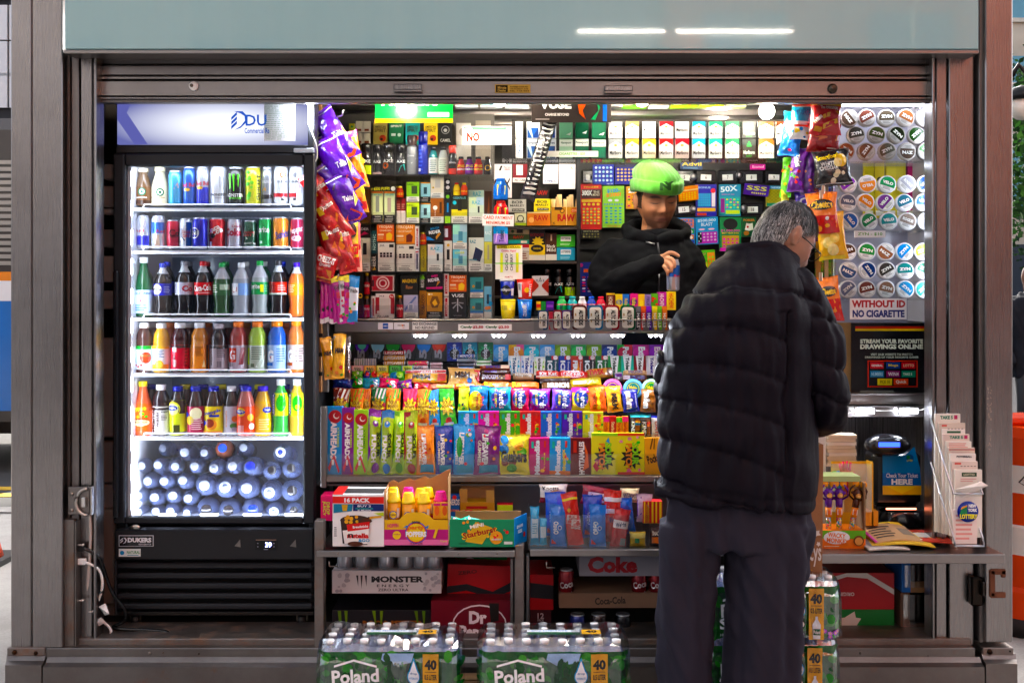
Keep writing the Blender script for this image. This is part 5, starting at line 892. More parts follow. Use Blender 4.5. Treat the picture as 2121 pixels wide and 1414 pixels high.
# zebra striped tube bag hanging diagonally
o=bag(.062,.36,'17161a',';'.join('p e4e2dc %s'%' '.join('%.3f %.3f'%q for q in((.12+.1*((i*37)%5)/5,.06+i*.052),(.85-.15*((i*53)%4)/4,.075+i*.052),(.9,.095+i*.052),(.5,.088+i*.052),(.1,.085+i*.052)))for i in range(17)),d=.055,name='tube_bag');put(o,1092,414,.44,(0,math.radians(16),0),'black and white striped tube bag hanging diagonally','snack bag')
# ---- signs in front
def sign(x0,x1,y0,y1,Y,col,spec,label,name='sign',mat='gloss',d=.004,r3=(0,0,0)):
    o=carton((x1-x0)*sc(Y),(y1-y0)*sc(Y),col,spec,d=d,mat=mat,name=name);return put(o,(x0+x1)/2,y1,Y,r3,label,'sign')
sign(777,938,196,254,.42,'2aa83c','r 0 0 1 .13 e8b820;T .44 .72 .72 .44 f4f8f4 Newport;r .68 .2 .95 .36 f0f4f0','green and yellow cigarette sign hanging at the top','hanging_sign')
sign(958,1059,262,300,.45,'f4f4f0','r .02 .05 .98 .95 2a9a4a;r .04 .1 .96 .9 f4f4f0;T .22 .42 .26 .5 d83018 NO;t .66 .55 .52 .22 2a2a2a CIGARETTES;t .66 .26 .44 .14 3a3a3a WITHOUT I.D.;r .2 .84 .9 .9 2a9a4a','white no cigarettes notice with green border','notice')
sign(1101,1266,193,254,.40,'2a2422','T .3 .63 .4 .34 f0f0f0 VUSE;t .32 .27 .3 .09 e0dcd8 CHARGE BEYOND;r .895 .04 .945 1 1c4ca0;p c84a18 .58 .6 .66 .9 .72 .8 .64 .4 .68 .1 .6 .3;p 2a7a4a .74 .1 .84 .4 .8 .9 .86 .5 .8 .08;l 1 .05 .08 .25 .14 8a8480','black vape brand sign with orange green swirl','hanging_sign')
sign(999,1064,444,468,.45,'f4f2ee','t .5 .72 .94 .3 e0562c CARD PAYMENT;t .5 .26 .76 .3 e0562c MINIMIUM $5','white card payment minimum notice in orange letters','notice','paper',r3=(0,math.radians(1.5),0))
sign(1131,1239,313,325,.44,'ecebe0','t .5 .5 .5 .5 6ab828 CIGARETTES - $20','cream cigarette price strip in green letters','price_strip','paper')
# ---- hanging cigarette rack
cr_=empty('cigarette_rack',(P(1350,0,.5).x,.52,P(0,335,.5).z),'clear hanging rack of cigarette packs above the seller','rack');crp=Part(cr_)
dbox('tray',1040,1628,328,331,.455,.56,'w','acrylic',0,crp);dbox('tray_lip',1040,1628,331,338,.455,.458,'w','acrylic',0,crp);dbox('front_pane',1040,1628,300,329,.452,.455,'w','acrylic',0,crp);dbox('back_panel',1060,1630,248,330,.575,.585,'3a3632','matte',0,crp)
for x in(1064,1087,1122,1156,1189,1223,1258,1293,1327,1362,1396,1431,1465,1500,1535,1569,1605):dbox('divider',x,x+1.5,252,329,.47,.56,'w','acrylic',0,crp)
def mb(c,c2='2a2a2a'):return 'p %s 0 1 1 1 1 .66 .5 .88 0 .66;r .4 .62 .6 .72 %s;t .5 .28 .86 .2 %s Marlboro'%(c,'c8a040',c2)
PAR='p 1c58a8 .05 .0 .9 .0 .9 .62 .05 .62;p 16367c .4 0 .9 0 .9 .62;p c8dcec .05 .62 .32 .62 .5 0 .42 0;t .5 .8 .8 .14 2a3a5a Parliament'
cols=[(1068,1083,'e8e4de','p c83a58 .3 .1 .6 .4 .4 .6 .7 .9 .5 .5','e8e4de','p 3a7ab8 .3 .1 .6 .4 .4 .6 .7 .9 .5 .5','white pack with swirl'),(1091,1118,'e8ecf0',PAR,'e8ecf0',PAR,'blue and white pack'),(1127,1152,'e8ecf0',PAR,'e4e8ee',PAR,'blue white pack by the striped bag'),(1159,1186,'8cc8a8','p f0f4f0 .5 .2 .9 .35 .8 .15','b8dcc0','r 0 .6 1 .95 e8f0e8;t .5 .78 .8 .16 1a5a3a Newport','mint green pack'),(1192,1219,'0f6a48','p f0f4f0 .5 .3 .9 .45 .8 .25','0f6a48','r 0 .62 1 1 e8f0e8;t .5 .8 .9 .18 1a3a2a Newport','dark green pack'),(1226,1255,'0f6a48','p f0f4f0 .5 .2 .9 .35 .8 .15','127050','r 0 .6 1 .95 e8f0e8;t .5 .78 .8 .16 1a3a2a Newport','deep green pack'),
 (1261,1289,'e4e4e2',mb('8a8e92'),'e4e4e2',mb('8a8e92'),'white pack with grey roof'),(1296,1323,'e8e4dc',mb('b8903a'),'e8e4dc',mb('b8903a'),'white pack with gold roof'),(1331,1358,'ecebe8','t .5 .5 .86 .25 2a2a2a Marlboro','e8dcc0',mb('c8a048'),'plain white pack'),(1366,1394,'ecebe8',mb('b01c24'),'ecebe8',mb('b83030'),'white pack with red roof'),(1399,1427,'ecebe8','t .5 .5 .86 .25 2a2a2a Marlboro;l 1 .3 .2 .7 .3 8a8a8a','ecdcd8',mb('b83038'),'white pack with red lower pack'),(1434,1461,'e8ecee',mb('5ab0cc'),'e4ecee',mb('58acc8'),'white pack with pale blue roof'),(1469,1496,'e8ece8',mb('2a8a6a'),'e4ece8',mb('58b898'),'white pack with mint roof'),(1503,1531,'ecebe4',mb('1c7a48'),'ecebe4',mb('1c7a48'),'white pack with green and gold roof'),(1538,1565,'161a18','p 30c040 .3 .7 .7 .7 .5 .95;t .5 .3 .86 .2 d8e0d8 Marlboro;t .5 .1 .4 .1 30c040 NXT','161a18','p 30c040 .3 .6 .7 .6 .5 .9;t .5 .3 .86 .2 d8e0d8 Marlboro;t .5 .1 .4 .1 30c040 NXT','black pack with green star'),(1572,1602,'ecebe4',mb('7a4a28'),'e8e4d8',mb('8a5a30'),'white pack with brown roof'),(1608,1627,'ecebe4',mb('6a3a20'),'1a1a1a',mb('d8d8d8','e0e0e0'),'half hidden pack at the right end')]
for i,(x0,x1,c1,s1,c2,s2,d)in enumerate(cols):
    for lv,(ya,yb,c,s)in enumerate(((252,286,c1,s1),(288,327.5,c2,s2))):
        Y=.50-lv*.012;o=carton((x1-x0)*sc(Y),(yb-ya)*sc(Y),c,s,d=.022,name='cigarette_pack');put(o,(x0+x1)/2,yb,Y,label='%s, %s row, %s from left in the hanging rack'%(d,('upper','lower')[lv],ORD[i]),cat='cigarette pack',group='packs in the hanging cigarette rack')
# coloured cartons on the ceiling rack above
for i,(x0,x1,c)in enumerate(((1290,1340,'6ab838'),(1345,1385,'d8e0d8'),(1390,1445,'98c840'),(1448,1500,'a8c838'),(1505,1545,'d0dca0'))):
    o=carton((x1-x0)*sc(.62),24*sc(.62),c,'r .1 .2 .4 .5 f0f0f0;c .7 .4 .1 e04028',d=.05,name='candy_carton');put(o,(x0+x1)/2,222,.62,label='green toned carton on the ceiling rack, %s from left'%ORD[i],cat='carton',group='cartons under the ceiling')
for i,(x0,x1)in enumerate(((943,990),(995,1040),(1046,1095))):
    o=carton((x1-x0)*sc(.62),24*sc(.62),'d8e0e8','r .1 .2 .6 .5 3a90c8',d=.05,name='carton');put(o,(x0+x1)/2,222,.62,label='pale blue carton on the ceiling rack, %s from left'%ORD[i],cat='carton',group='cartons under the ceiling')
# ================================================================ lottery ticket wall behind the seller
lw=empty('ticket_dispenser',(P(1420,0,1.5).x,1.5,zf),'black lottery ticket dispenser wall behind the seller','ticket dispenser');lwp=Part(lw)
dbox('cabinet',1200,1660,300,700,1.56,1.7,'121214','black',0,lwp)
bins=[(1205,1244,'1'),(1396,1438,'5'),(1441,1483,'6'),(1487,1528,'7'),(1531,1582,'8'),(1584,1622,'9')]
for ya,yb,lst in((352,381,bins),(420,446,[(1396,1438,'15'),(1536,1582,'18')])):
    for x0,x1,t in lst:
        b_=dbox('bin',x0,x1,ya,yb,1.52,1.56,'1c1c20','gloss',.006,lwp);W,H=22*sc(1.5),12*sc(1.5);g=G();g.box(-W/2,W/2,0,.001,0,H,'dfe3e4','paper');prints(g,W,H,'t .5 .5 %.2f .6 1a1a22 %s'%(.14*len(t),t),flat(W,0),'paper');o=g.build('number_tag');o.parent=lw;o.location=P((x0+x1)/2,(ya+yb)/2+7,1.518)-Vector(lw.location);o.rotation_euler=(0,random.uniform(-.08,.08),0)
for x,y in((1436,366),(1532,363),(1436,434),(1541,432),(1290,345)):
    g=G();g.lathe([(.001,.012),(.016,.012),(.018,0)],12,'a8a8b0','metal',axis='y',off=P(x,y,1.52));lwp('bin_lock',g)
for y in(384,449,517):dbox('rail',1202,1640,y-3,y-1,1.53,1.56,'2a2a2e','gloss',0,lwp)
TK='scratch tickets on the wall'
stack('on the wall behind the seller',TK,1.50,[
 (1228,1272,341,383,'blue ticket with pale snowflake dots','1c34b8','x 5 4 .06 .12 .94 .95 a8d8f0 d8ecf8;t .8 .05 .3 .05 w $5'),(1274,1317,341,382,'blue ticket with gold coin dots','1a1ca0','r 0 .85 1 1 2a2a50;x 5 4 .06 .14 .94 .84 d8b888 e8c898'),(1203,1246,381,475,'tall red and yellow ticket with 300X','d82420','r .04 .68 .96 .88 3a1010;T .3 .8 .5 .12 f0f0f0 300X;t .75 .82 .3 .05 f0e8d0 THE;t .75 .76 .35 .05 f0e8d0 MONEY;t .5 .93 .7 .03 e8e040 PRIZES;r .04 .6 .96 .66 f0c020;x 4 1 .06 .5 .94 .6 f0d840;r .04 .1 .96 .48 e84838;x 5 6 .06 .1 .94 .48 f0e060 98c878'),(1248,1293,385,471,'tall green ticket with orange amounts','98d068','k .5 .88 .6 .1 4 2a8ad8 $100-;k .5 .78 .7 .1 4 f08020 $200!;x 2 1 .2 .6 .8 .7 d8dce8;x 8 1 .05 .53 .95 .58 2a6ad0;x 4 6 .08 .08 .92 .5 3a88c0 60b0a0;t .5 .03 .6 .03 e07020 WIN'),(1297,1326,386,432,'orange ticket half behind the green cap','f0a020','T .4 .8 .5 .2 e8e8f0 20;x 3 4 .05 .05 .95 .6 e04080 f0d030 60b040'),
 (1406,1447,383,416,'curled orange ticket right of the cap','f08a20','x 6 4 .05 .08 .9 .6 f0e070 f0d040;r 0 .7 1 .78 f8e0b0',dict(fn=ticket,r3=(.5,math.radians(-7),0))),(1442,1484,382,448,'purple blue crossword ticket','4a4aa8','r .08 .3 .72 .72 2a88c8;x 6 5 .1 .32 .7 .7 48a8d8;r .76 .3 .94 .8 d8d4e0;t .4 .9 .6 .06 a8d0e8 BONUS;c .83 .8 .12 d84050;r .05 .15 .95 .26 d8a828;r .05 .02 .5 .1 c84028'),(1490,1534,382,447,'turquoise ticket reading 50X','1c88b8','k .45 .86 .8 .18 6 e8f4f8 50X;t .4 .68 .6 .03 e0509a WIN UP TO;r .02 .04 .98 .6 3aa8a8;r .05 .1 .25 .55 8a3a88;x 4 4 .28 .22 .95 .56 e060b0 d8e040 40d8c0 f0e060;r .3 .06 .95 .18 c0e030'),(1539,1591,382,405,'purple ticket with yellow dollar signs','4a28a0','t .5 .66 .8 .4 d8e030 SSS;x 7 1 .3 .1 .9 .35 e0e040',dict(fn=ticket,r3=(.3,math.radians(6),0))),(1588,1622,385,427,'yellow crossword ticket with blue head','98980c','r 0 .84 1 1 3a90b8;t .6 .92 .7 .1 d8e8f0 CASHWORD;r 0 0 1 .15 3a8a70;x 8 8 .02 .18 .98 .82 a8a41c 8a880c'),
 (1397,1439,451,537,'blue and orange bonus ticket','3a88d0','r .05 .78 .95 .97 e87828;T .5 .92 .8 .07 1c6ac0 BONUS;T .5 .84 .8 .07 1c6ac0 BUCKS;t .5 .76 .9 .03 e8a020 UP TO $1,000,000;r .04 .62 .96 .73 30a838;r .04 .48 .96 .59 e87828;r .04 .33 .96 .45 2a30a0;r .04 .18 .96 .3 88c8f0;r .04 .05 .96 .15 30a838;x 3 5 .06 .05 .94 .73 d8e8d8 e8dcd0'),(1442,1489,450,506,'blue and purple blast ticket','3a98d8','t .5 .88 .8 .12 e8f0f8 $500,000;t .5 .74 .5 .12 e8f0f8 BLAST;x 2 1 .06 .5 .9 .62 f0c8e0;r .08 .04 .94 .46 c050c0;r .08 .08 .26 .46 1a1a1a;x 4 3 .28 .1 .92 .44 d8a8d8 e8d0e8;x 2 4 .09 .08 .25 .46 f0f0f0 1a1a1a',dict(fn=ticket,r3=(.1,math.radians(-3),0))),(1491,1535,450,520,'green and magenta ticket with dark emblem','1c8a50','e .5 .8 .34 .17 1a1a1c;t .5 .6 .9 .08 e048b8 $1,000,000;t .5 .53 .8 .04 e8e048 BEST YEAR EVER;r .1 .1 .9 .46 c8a050;x 4 3 .1 .1 .9 .4 e048b8 d83098;r 0 0 1 .1 e040c8'),(1537,1566,450,490,'dark green card game ticket','0f5a34','t .5 .85 .8 .12 d87828 POKER;p f0f0f0 .2 .35 .5 .3 .6 .65 .3 .7;p f0f0f0 .5 .3 .8 .35 .75 .7 .48 .66;c .4 .5 .08 c82020;e .3 .18 .2 .12 a07048'),(1442,1484,518,572,'green ticket with orange square','58b838','r .1 .1 .6 .55 a8d858;x 4 4 .12 .12 .58 .54 e0a050;r .62 .3 .98 .9 f09a28;t .3 .85 .5 .08 e83a88 LUCKY;x 2 3 .64 .32 .96 .8 a0e050',dict(fn=ticket,r3=(0,math.radians(-4),0))),(1204,1244,477,494,'black ticket with gold grid','1e1c18','t .5 .86 .8 .14 e0d8b0 WIN UP TO $1,000,000;x 6 2 .05 .05 .95 .7 8a8450 5a5630'),(1201,1240,543,613,'blue and magenta ticket by the seller elbow','24308c','o 6 0 .6 1 1 .14 d05090 3a70d0 58a8e0;r .2 .7 .7 .8 e86a40;x 3 6 .06 .1 .95 .6 e04898 d8dce8 c84040'),(1330,1395,335,350,'dim ticket top left of the pill pack','3a3a20','t .6 .4 .6 .4 a8a030 VALUE'),(1410,1455,335,351,'yellow and navy pill packet in the upper row','1a3a6a','t .5 .7 .9 .5 e8d028 Advil;l 2 .1 .05 .9 .3 8ab0d8'),(1555,1585,340,351,'magenta packet in the upper row','d040a0','t .5 .5 .8 .5 f8e8f0 Bismol')],cat='ticket')
for o in[q for q in COL.objects if q.name.startswith('carton')and q.get('group')==TK]:o.name='scratch_ticket'
# ================================================================ sweets along the counter top
CT='sweets on the counter'
tr=empty('counter_tray',(P(1230,0,.46).x,.5,P(0,684,.46).z),'clear acrylic counter tray holding mint tins and gum','tray');trp=Part(tr)
dbox('front_pane',1106,1400,641,684,.435,.438,'w','acrylic',0,trp);dbox('floor',1106,1400,684,686,.435,.60,'w','acrylic',0,trp);dbox('step',1106,1400,643,684,.515,.60,'8a8690','acrylic',0,trp)
def mint(W,H,col='r',spec='',**k):
    g=G();pts=[];r=W*.22
    for cx,cz,a0 in((W/2-r,H-r,0),(-W/2+r,H-r,90),(-W/2+r,r,180),(W/2-r,r,270)):
        for q in range(5):a=math.radians(a0+q*22.5);pts.append((cx+r*math.cos(a),cz+r*math.sin(a)))
    n=len(pts);vs=[(x,0,z)for x,z in pts]+[(x,.022,z)for x,z in pts];g.add(vs,[tuple(range(n))]+[((i+1)%n,i,n+i,n+(i+1)%n)for i in range(n)]+[tuple(reversed(range(n,2*n)))],col,'canmetal');o=g.build('mint_tin')
    g=G();g.add([(x*.78,-.001,H/2+(z-H/2)*.84)for x,z in pts],[tuple(range(n))],'efeade','gloss');lb=g.build('label',o)
    g=G();prints(g,W,H,'D .6 .5 .62 .3 2a221c %s;l 2 .18 .25 .3 .75 b89a70'%spec,flat(W,-.0015),'gloss');g.build('lettering',lb);return o
CATS[mint]='mint tin'
row('in the front row of the counter tray',CT,.45,683,[(mint,1114,1135,642,'small blue mint tin',dict(col='3a5a8a',spec='ALTOIDS')),(carton,1137,1145,646,'narrow red mint box',dict(col='b82838')),(mint,1146,1163,642,'small red mint tin',dict(col='b82838',spec='ALTOIDS')),(mint,1164,1183,642,'small purple mint tin',dict(col='6a4a9a',spec='ALTOIDS')),(mint,1185,1215,632,'large brown mint tin',dict(col='6a2c24',spec='ALTOIDS')),(mint,1218,1249,632,'large blue mint tin',dict(col='1c7ab0',spec='ALTOIDS')),(mint,1251,1283,632,'large red mint tin',dict(col='b81c2c',spec='ALTOIDS')),(mint,1285,1316,632,'large green mint tin',dict(col='107040',spec='ALTOIDS')),
 (carton,1317,1327,634,'black cough drop stick',dict(col='1a1a1e',spec='d .5 .4 .6 .6 f0f0f0 HALLS;r 0 .75 1 1 6a6a70')),(carton,1328,1338,634,'red cough drop stick',dict(col='d82418',spec='d .5 .4 .6 .6 f8f0f0 HALLS;r 0 .75 1 1 e87050')),(carton,1339,1350,634,'purple cough drop stick',dict(col='5a1c98',spec='d .5 .4 .6 .6 f0f0f8 HALLS;r 0 .75 1 1 8a4ac8')),(carton,1351,1361,634,'yellow cough drop stick',dict(col='f0c018',spec='d .5 .4 .6 .6 f8f8f0 HALLS;r 0 .75 1 1 f0e070')),(carton,1362,1371,634,'lime cough drop stick',dict(col='70c818',spec='d .5 .4 .6 .6 f8f8f0 HALLS')),(carton,1372,1382,634,'orange cough drop stick',dict(col='e87818',spec='d .5 .4 .6 .6 f8f8f0 HALLS'))])
GB='r 0 .45 1 .6 d02848;t .5 .52 .6 .12 w GUM;v .4 .25 .4 .3 1a3a5a Mentos'
row('in the back row of the counter tray',CT,.53,642,[(carton,1111,1120,624,'tiny yellow gum stick',dict(col='e0c030',spec='r 0 .3 1 .7 d83020')),(carton,1121,1130,624,'tiny green gum stick',dict(col='2a8a3a')),(carton,1131,1147,624,'purple gum sticks',dict(col='5a3a98',spec='r .1 .3 .9 .6 9a6ac8')),
 (bottle,1153,1174,614,'small green gum bottle',dict(kind='frap',col='18a84a',cap='1cb850',label='18a84a',lab=(.1,.7),spec=GB,cat='gum bottle')),(bottle,1175,1196,614,'small teal gum bottle',dict(kind='frap',col='18a8b0',cap='20b8c0',label='18a8b0',lab=(.1,.7),spec=GB,cat='gum bottle')),(bottle,1197,1215,614,'small white gum bottle',dict(kind='frap',col='e8eaf0',cap='f0f2f6',label='e8eaf0',lab=(.1,.7),spec=GB,cat='gum bottle')),(bottle,1216,1234,614,'small blue gum bottle',dict(kind='frap',col='1848c8',cap='2058d8',label='1848c8',lab=(.1,.7),spec=GB,cat='gum bottle')),(bottle,1235,1254,614,'small red gum bottle',dict(kind='frap',col='d81838',cap='e02040',label='d81838',lab=(.1,.7),spec=GB,cat='gum bottle')),
 (carton,1256,1273,607,'brown honey candy pack',dict(col='6a2418',spec='d .5 .5 .6 .5 f0e0c8 HONEY;r 0 .9 1 1 e8c030')),(carton,1275,1289,609,'yellow bubble gum pack',dict(col='f0d018',spec='c .5 .5 .42 1c4ab0;d .5 .5 .45 .5 f0e030 Hubba')),(carton,1290,1303,609,'blue green bubble gum pack',dict(col='1c70d0',spec='r 0 0 1 .4 38b048;c .5 .5 .42 1c4ab0;d .5 .5 .45 .5 f0e030 Hubba')),(carton,1305,1321,608,'pink bubble gum pack',dict(col='e03a90',spec='c .5 .5 .42 5a1c80;d .5 .5 .45 .5 f0e030 Hubba')),(carton,1322,1335,609,'yellow fruit chew pack',dict(col='f0c018',spec='b .5 .4 .4 .3 8 f8e040')),(carton,1336,1348,610,'lilac fruit chew pack',dict(col='9a8ac0',spec='d .5 .5 .7 .5 3a2a6a FRUIT')),(carton,1349,1363,608,'green red fruit chew pack',dict(col='58a828',spec='o 5 .1 .1 .9 .9 .2 d82828 e84848')),(carton,1362,1380,605,'magenta chewy candy pack',dict(col='c838a8',spec='d .5 .5 .8 .5 f8e8f4 HI-CHEW',Y=.55)),(carton,1381,1400,604,'yellow chewy candy pack',dict(col='f0d01c',spec='d .5 .5 .8 .5 d83828 HI-CHEW',Y=.55))])
# ================================================================ stepped candy display
cdp=empty('candy_display',(P(1020,0,.5).x,.5,P(0,997,.3).z),'stepped candy display below the counter ledge','display stand');cp_=Part(cdp)
RY=dict(A=(.68,748),B=(.60,776),C=(.53,800),D=(.44,852),E=(.37,905),F=(.28,984))
for k_,(Y,bs)in RY.items():dbox('tier',690,1400,bs+1,bs+5,Y-.015,.79,'9a949c','acrylic' if k_!='F' else 'steel_h',0,cp_)
dbox('riser',700,1400,752,985,.70,.72,'17161a','black',0,cp_)
dbox('bottom_rail',676,1400,986,998,.24,.30,'w','steel_rusty',.002,cp_);dbox('front_lip',676,1400,940,985,.238,.2405,'w','acrylic',0,cp_);dbox('side_post',664,676,842,1010,.24,.27,'d8d0c8','steel_worn',.002,cp_)
for y,Y in((733,.58),(775,.51),(850,.36),(896,.345)):dbox('price_lip',900 if y!=733 else 740,1400,y,y+10,Y-.012,Y-.0105,'w','acrylic',0,cp_)
GA='candy on the stepped display'
hf=lambda c,r=.46,h=.5:'p %s '%c+' '.join('%.2f %.2f'%(.5+r*math.cos(t),.985+h*math.sin(t))for t in[math.pi*(1+q/10)for q in range(11)])
five=lambda c:hf(c)+';V .45 .42 .55 .5 a8a8b0 5' 
def ext(c,t='Extra'):return 'e .5 .5 .5 .4 %s;D .55 .42 .9 .42 f0f4f8 %s'%(c,t)
ecl=lambda c:'b .5 .45 .49 .44 14 %s;c .5 .4 .34 0c1018;d .5 .5 .8 .4 f0f4f8 eclipse'%c
row('in the top gum row',GA,.68,748,[(carton,716,733,713,'black gum pack with green top',dict(col='141618',spec=five('2a5a3a'))),(carton,734,765,713,'black gum pack with lilac rainbow',dict(col='141618',spec=five('7a5ac0')+';'+hf('80d8c0',.28,.3))),(carton,767,797,713,'black gum pack with ice blue top',dict(col='141618',spec=five('a8d8e8'))),(carton,798,829,713,'black gum pack with green splash',dict(col='141618',spec=five('28a838'))),(carton,830,861,713,'black gum pack with pink splash',dict(col='141618',spec=five('d83068'))),(carton,862,893,713,'black gum pack with blue splash',dict(col='141618',spec=five('2a88e8'))),(carton,894,925,713,'black gum pack with melon arc',dict(col='141618',spec=five('d8302a')+';'+hf('e86858',.28,.3))),
 (carton,926,957,709,'navy mint pack',dict(col='14288a',spec=ecl('3a68d0'))),(carton,958,989,709,'teal mint pack',dict(col='0f7a98',spec=ecl('38b0c8'))),(carton,990,1021,709,'green mint pack',dict(col='0e6a40',spec=ecl('2aa868'))),(carton,1022,1053,714,'sky blue gum pack',dict(col='4a98e0',spec=ext('88c0f0'))),(carton,1054,1085,714,'yellow and pink gum pack',dict(col='f0c030',spec='r .5 0 1 1 f088b0;'+ext('f0a878'))),(carton,1086,1117,714,'teal gum pack',dict(col='2a9ab0',spec=ext('68d0e0','Polar'))),(carton,1118,1149,714,'light blue gum pack',dict(col='78b0e8',spec=ext('a0c8f0'))),(carton,1150,1182,714,'olive green gum pack',dict(col='6a9a20',spec=ext('8ab830'))),(carton,1183,1214,714,'bright green gum pack',dict(col='1ca048',spec=ext('48c868'))),(carton,1215,1246,714,'olive gum pack beside the green one',dict(col='6a9a20',spec=ext('8ab830'))),(carton,1247,1278,714,'navy gum pack',dict(col='1a2a68',spec=ext('3a58a8','Polar'))),(carton,1279,1310,714,'green and red melon gum pack',dict(col='38a848',spec='p d83048 .4 1 1 1 1 .4;'+ext('c8385a','Polar'))),(carton,1311,1344,714,'magenta gum pack',dict(col='b83090',spec=ext('d858b0'))),(carton,1345,1376,714,'purple gum pack beside the customer',dict(col='7a3aa8',spec=ext('9a5ac8')))],lean=.15)
tri=lambda c,t='Trident':'p f0f4f4 .15 1 .85 1 .7 .1 .3 .1;D .5 .5 .85 .3 %s %s'%(c,t)
den=lambda t:'r .5 .8 1 1 d02838;c .8 .9 .18 f0e8e8;D .35 .4 .7 .4 e8f0f4 %s;d .8 .4 .6 .16 f0f4f8 Dentyne'%t
row('in the second gum row',GA,.60,776,[(carton,1053,1078,737,'white gum pack with blue rays',dict(col='d8e4ec',spec='b .5 .5 .48 .48 9 68b8d8;'+tri('1a5a8a'))),(carton,1079,1104,737,'white gum pack with violet rays',dict(col='d8e0f0',spec='b .5 .5 .48 .48 9 5a88d0;'+tri('1a3a8a'))),(carton,1106,1129,739,'white gum pack with green leaf',dict(col='e4ecdc',spec='b .5 .5 .48 .48 9 98d058;'+tri('2a2a2a','trident'))),(carton,1130,1156,737,'dark teal ice gum pack',dict(col='1a4a58',spec=den('ICE'))),(carton,1157,1182,737,'blue ice gum pack',dict(col='1838a0',spec=den('ICE'))),(carton,1183,1207,737,'red fire gum pack',dict(col='b83018',spec='p e8a060 .3 .1 .8 .1 .6 .7;'+den('FIRE'))),(carton,1208,1233,737,'black ice gum pack',dict(col='20202a',spec=den('ICE'))),(carton,1234,1259,737,'dark green ice gum pack',dict(col='106a34',spec=den('ICE'))),(carton,1260,1286,737,'green gum pack with white wedge',dict(col='189848',spec=tri('1a3a2a'))),(carton,1287,1313,737,'mint gum pack with white wedge',dict(col='38b8a0',spec=tri('1a3a3a'))),(carton,1314,1338,737,'maroon gum pack with white wedge',dict(col='8a1c28',spec=tri('3a1a1a'))),(carton,1339,1362,737,'white gum pack beside the customer',dict(col='d8dce4',spec=tri('3a3a8a')))],lean=.15)
vr=[('2aa838','green'),('38b048','light green'),('d8e0d8','white'),('2a9040','deep green'),('c8d4e8','pale'),('6a70b8','violet blue'),('d0d4e0','silver'),('3a78c8','blue'),('2a60b0','deep blue'),('88a8d0','pale blue')]
for i,(c,d)in enumerate(vr):
    o=hroll(.042,.0095,c,'r .05 .3 .95 .7 e8ecf0',name='mint_roll');put(o,733+i*4.7,752,.62,(0,math.radians(90),0),'%s mint roll on end, %s from left of the row'%(d,ORD[i]),'mint roll','mint rolls on end');o.location.z+=.0
LS='t .5 .5 .8 .5 f4f0f0 LIFESAVERS'
for i,(x0,x1,y0,y1,c,s,d)in enumerate(((794,840,726,735,'c82028',LS,'red ring candy roll on top of the left pile'),(793,841,736,746,'f0a818',LS,'orange ring candy roll in the left pile'),(794,840,747,757,'d89a18',LS,'gold ring candy roll at the left pile bottom'),(843,888,747,757,'e07080','o 9 .05 .2 .95 .8 .03 e8c030 48a848','pink ring candy roll lying apart'),(843,888,757,766,'d8c8c8','t .4 .5 .7 .5 2a3a6a LIFESAVERS','pale ring candy roll lying low'),(947,984,733,741,'3a5ab0','t .5 .5 .7 .5 e8e8f0 MENTOS','blue mint roll on the right pile'),(946,985,742,750,'8a92a0','','silver mint roll in the right pile'),(947,984,751,759,'2a2e3a','r .1 .3 .9 .7 5a6070','black mint roll in the right pile'),(948,983,759,766,'2a70c0','r .1 .3 .9 .7 c8d8f0','bright blue mint roll at the right pile bottom'),(985,1018,745,752,'68a868','r .1 .3 .9 .7 d8e8d8','pale green mint roll beside the right pile'),(985,1018,752,759,'38a048','r .1 .3 .9 .7 d8e8d8','green mint roll beside the right pile'),(890,917,750,757,'c8a8b0','','dusty pink wrapped roll'),(890,917,757,764,'a89098','','mauve wrapped roll in the middle'))):
    Y=.59;o=hroll((x1-x0)*sc(Y),(y1-y0)*sc(Y),c,s);put(o,(x0+x1)/2,y1,Y,label=d,cat='candy roll',group='candy rolls on the display')
row('in the small mint box row',GA,.56,774,[(carton,728+i*26,752+i*26,757,d,dict(col=c,d=.016,spec='r .1 .35 .9 .95 %s;t .5 .7 .6 .3 1c5a34 tic;t .55 .5 .6 .3 1c5a34 tac'%c2))for i,(c,c2,d)in enumerate((('e8b0b8','f0d0c8','pink tiny mint box'),('f0b060','f8d090','orange tiny mint box'),('d8d868','e8e8a0','lime tiny mint box'),('48b050','80c878','green tiny mint box'),('98c8c8','c8d870','teal tiny mint box')))],lean=.1)
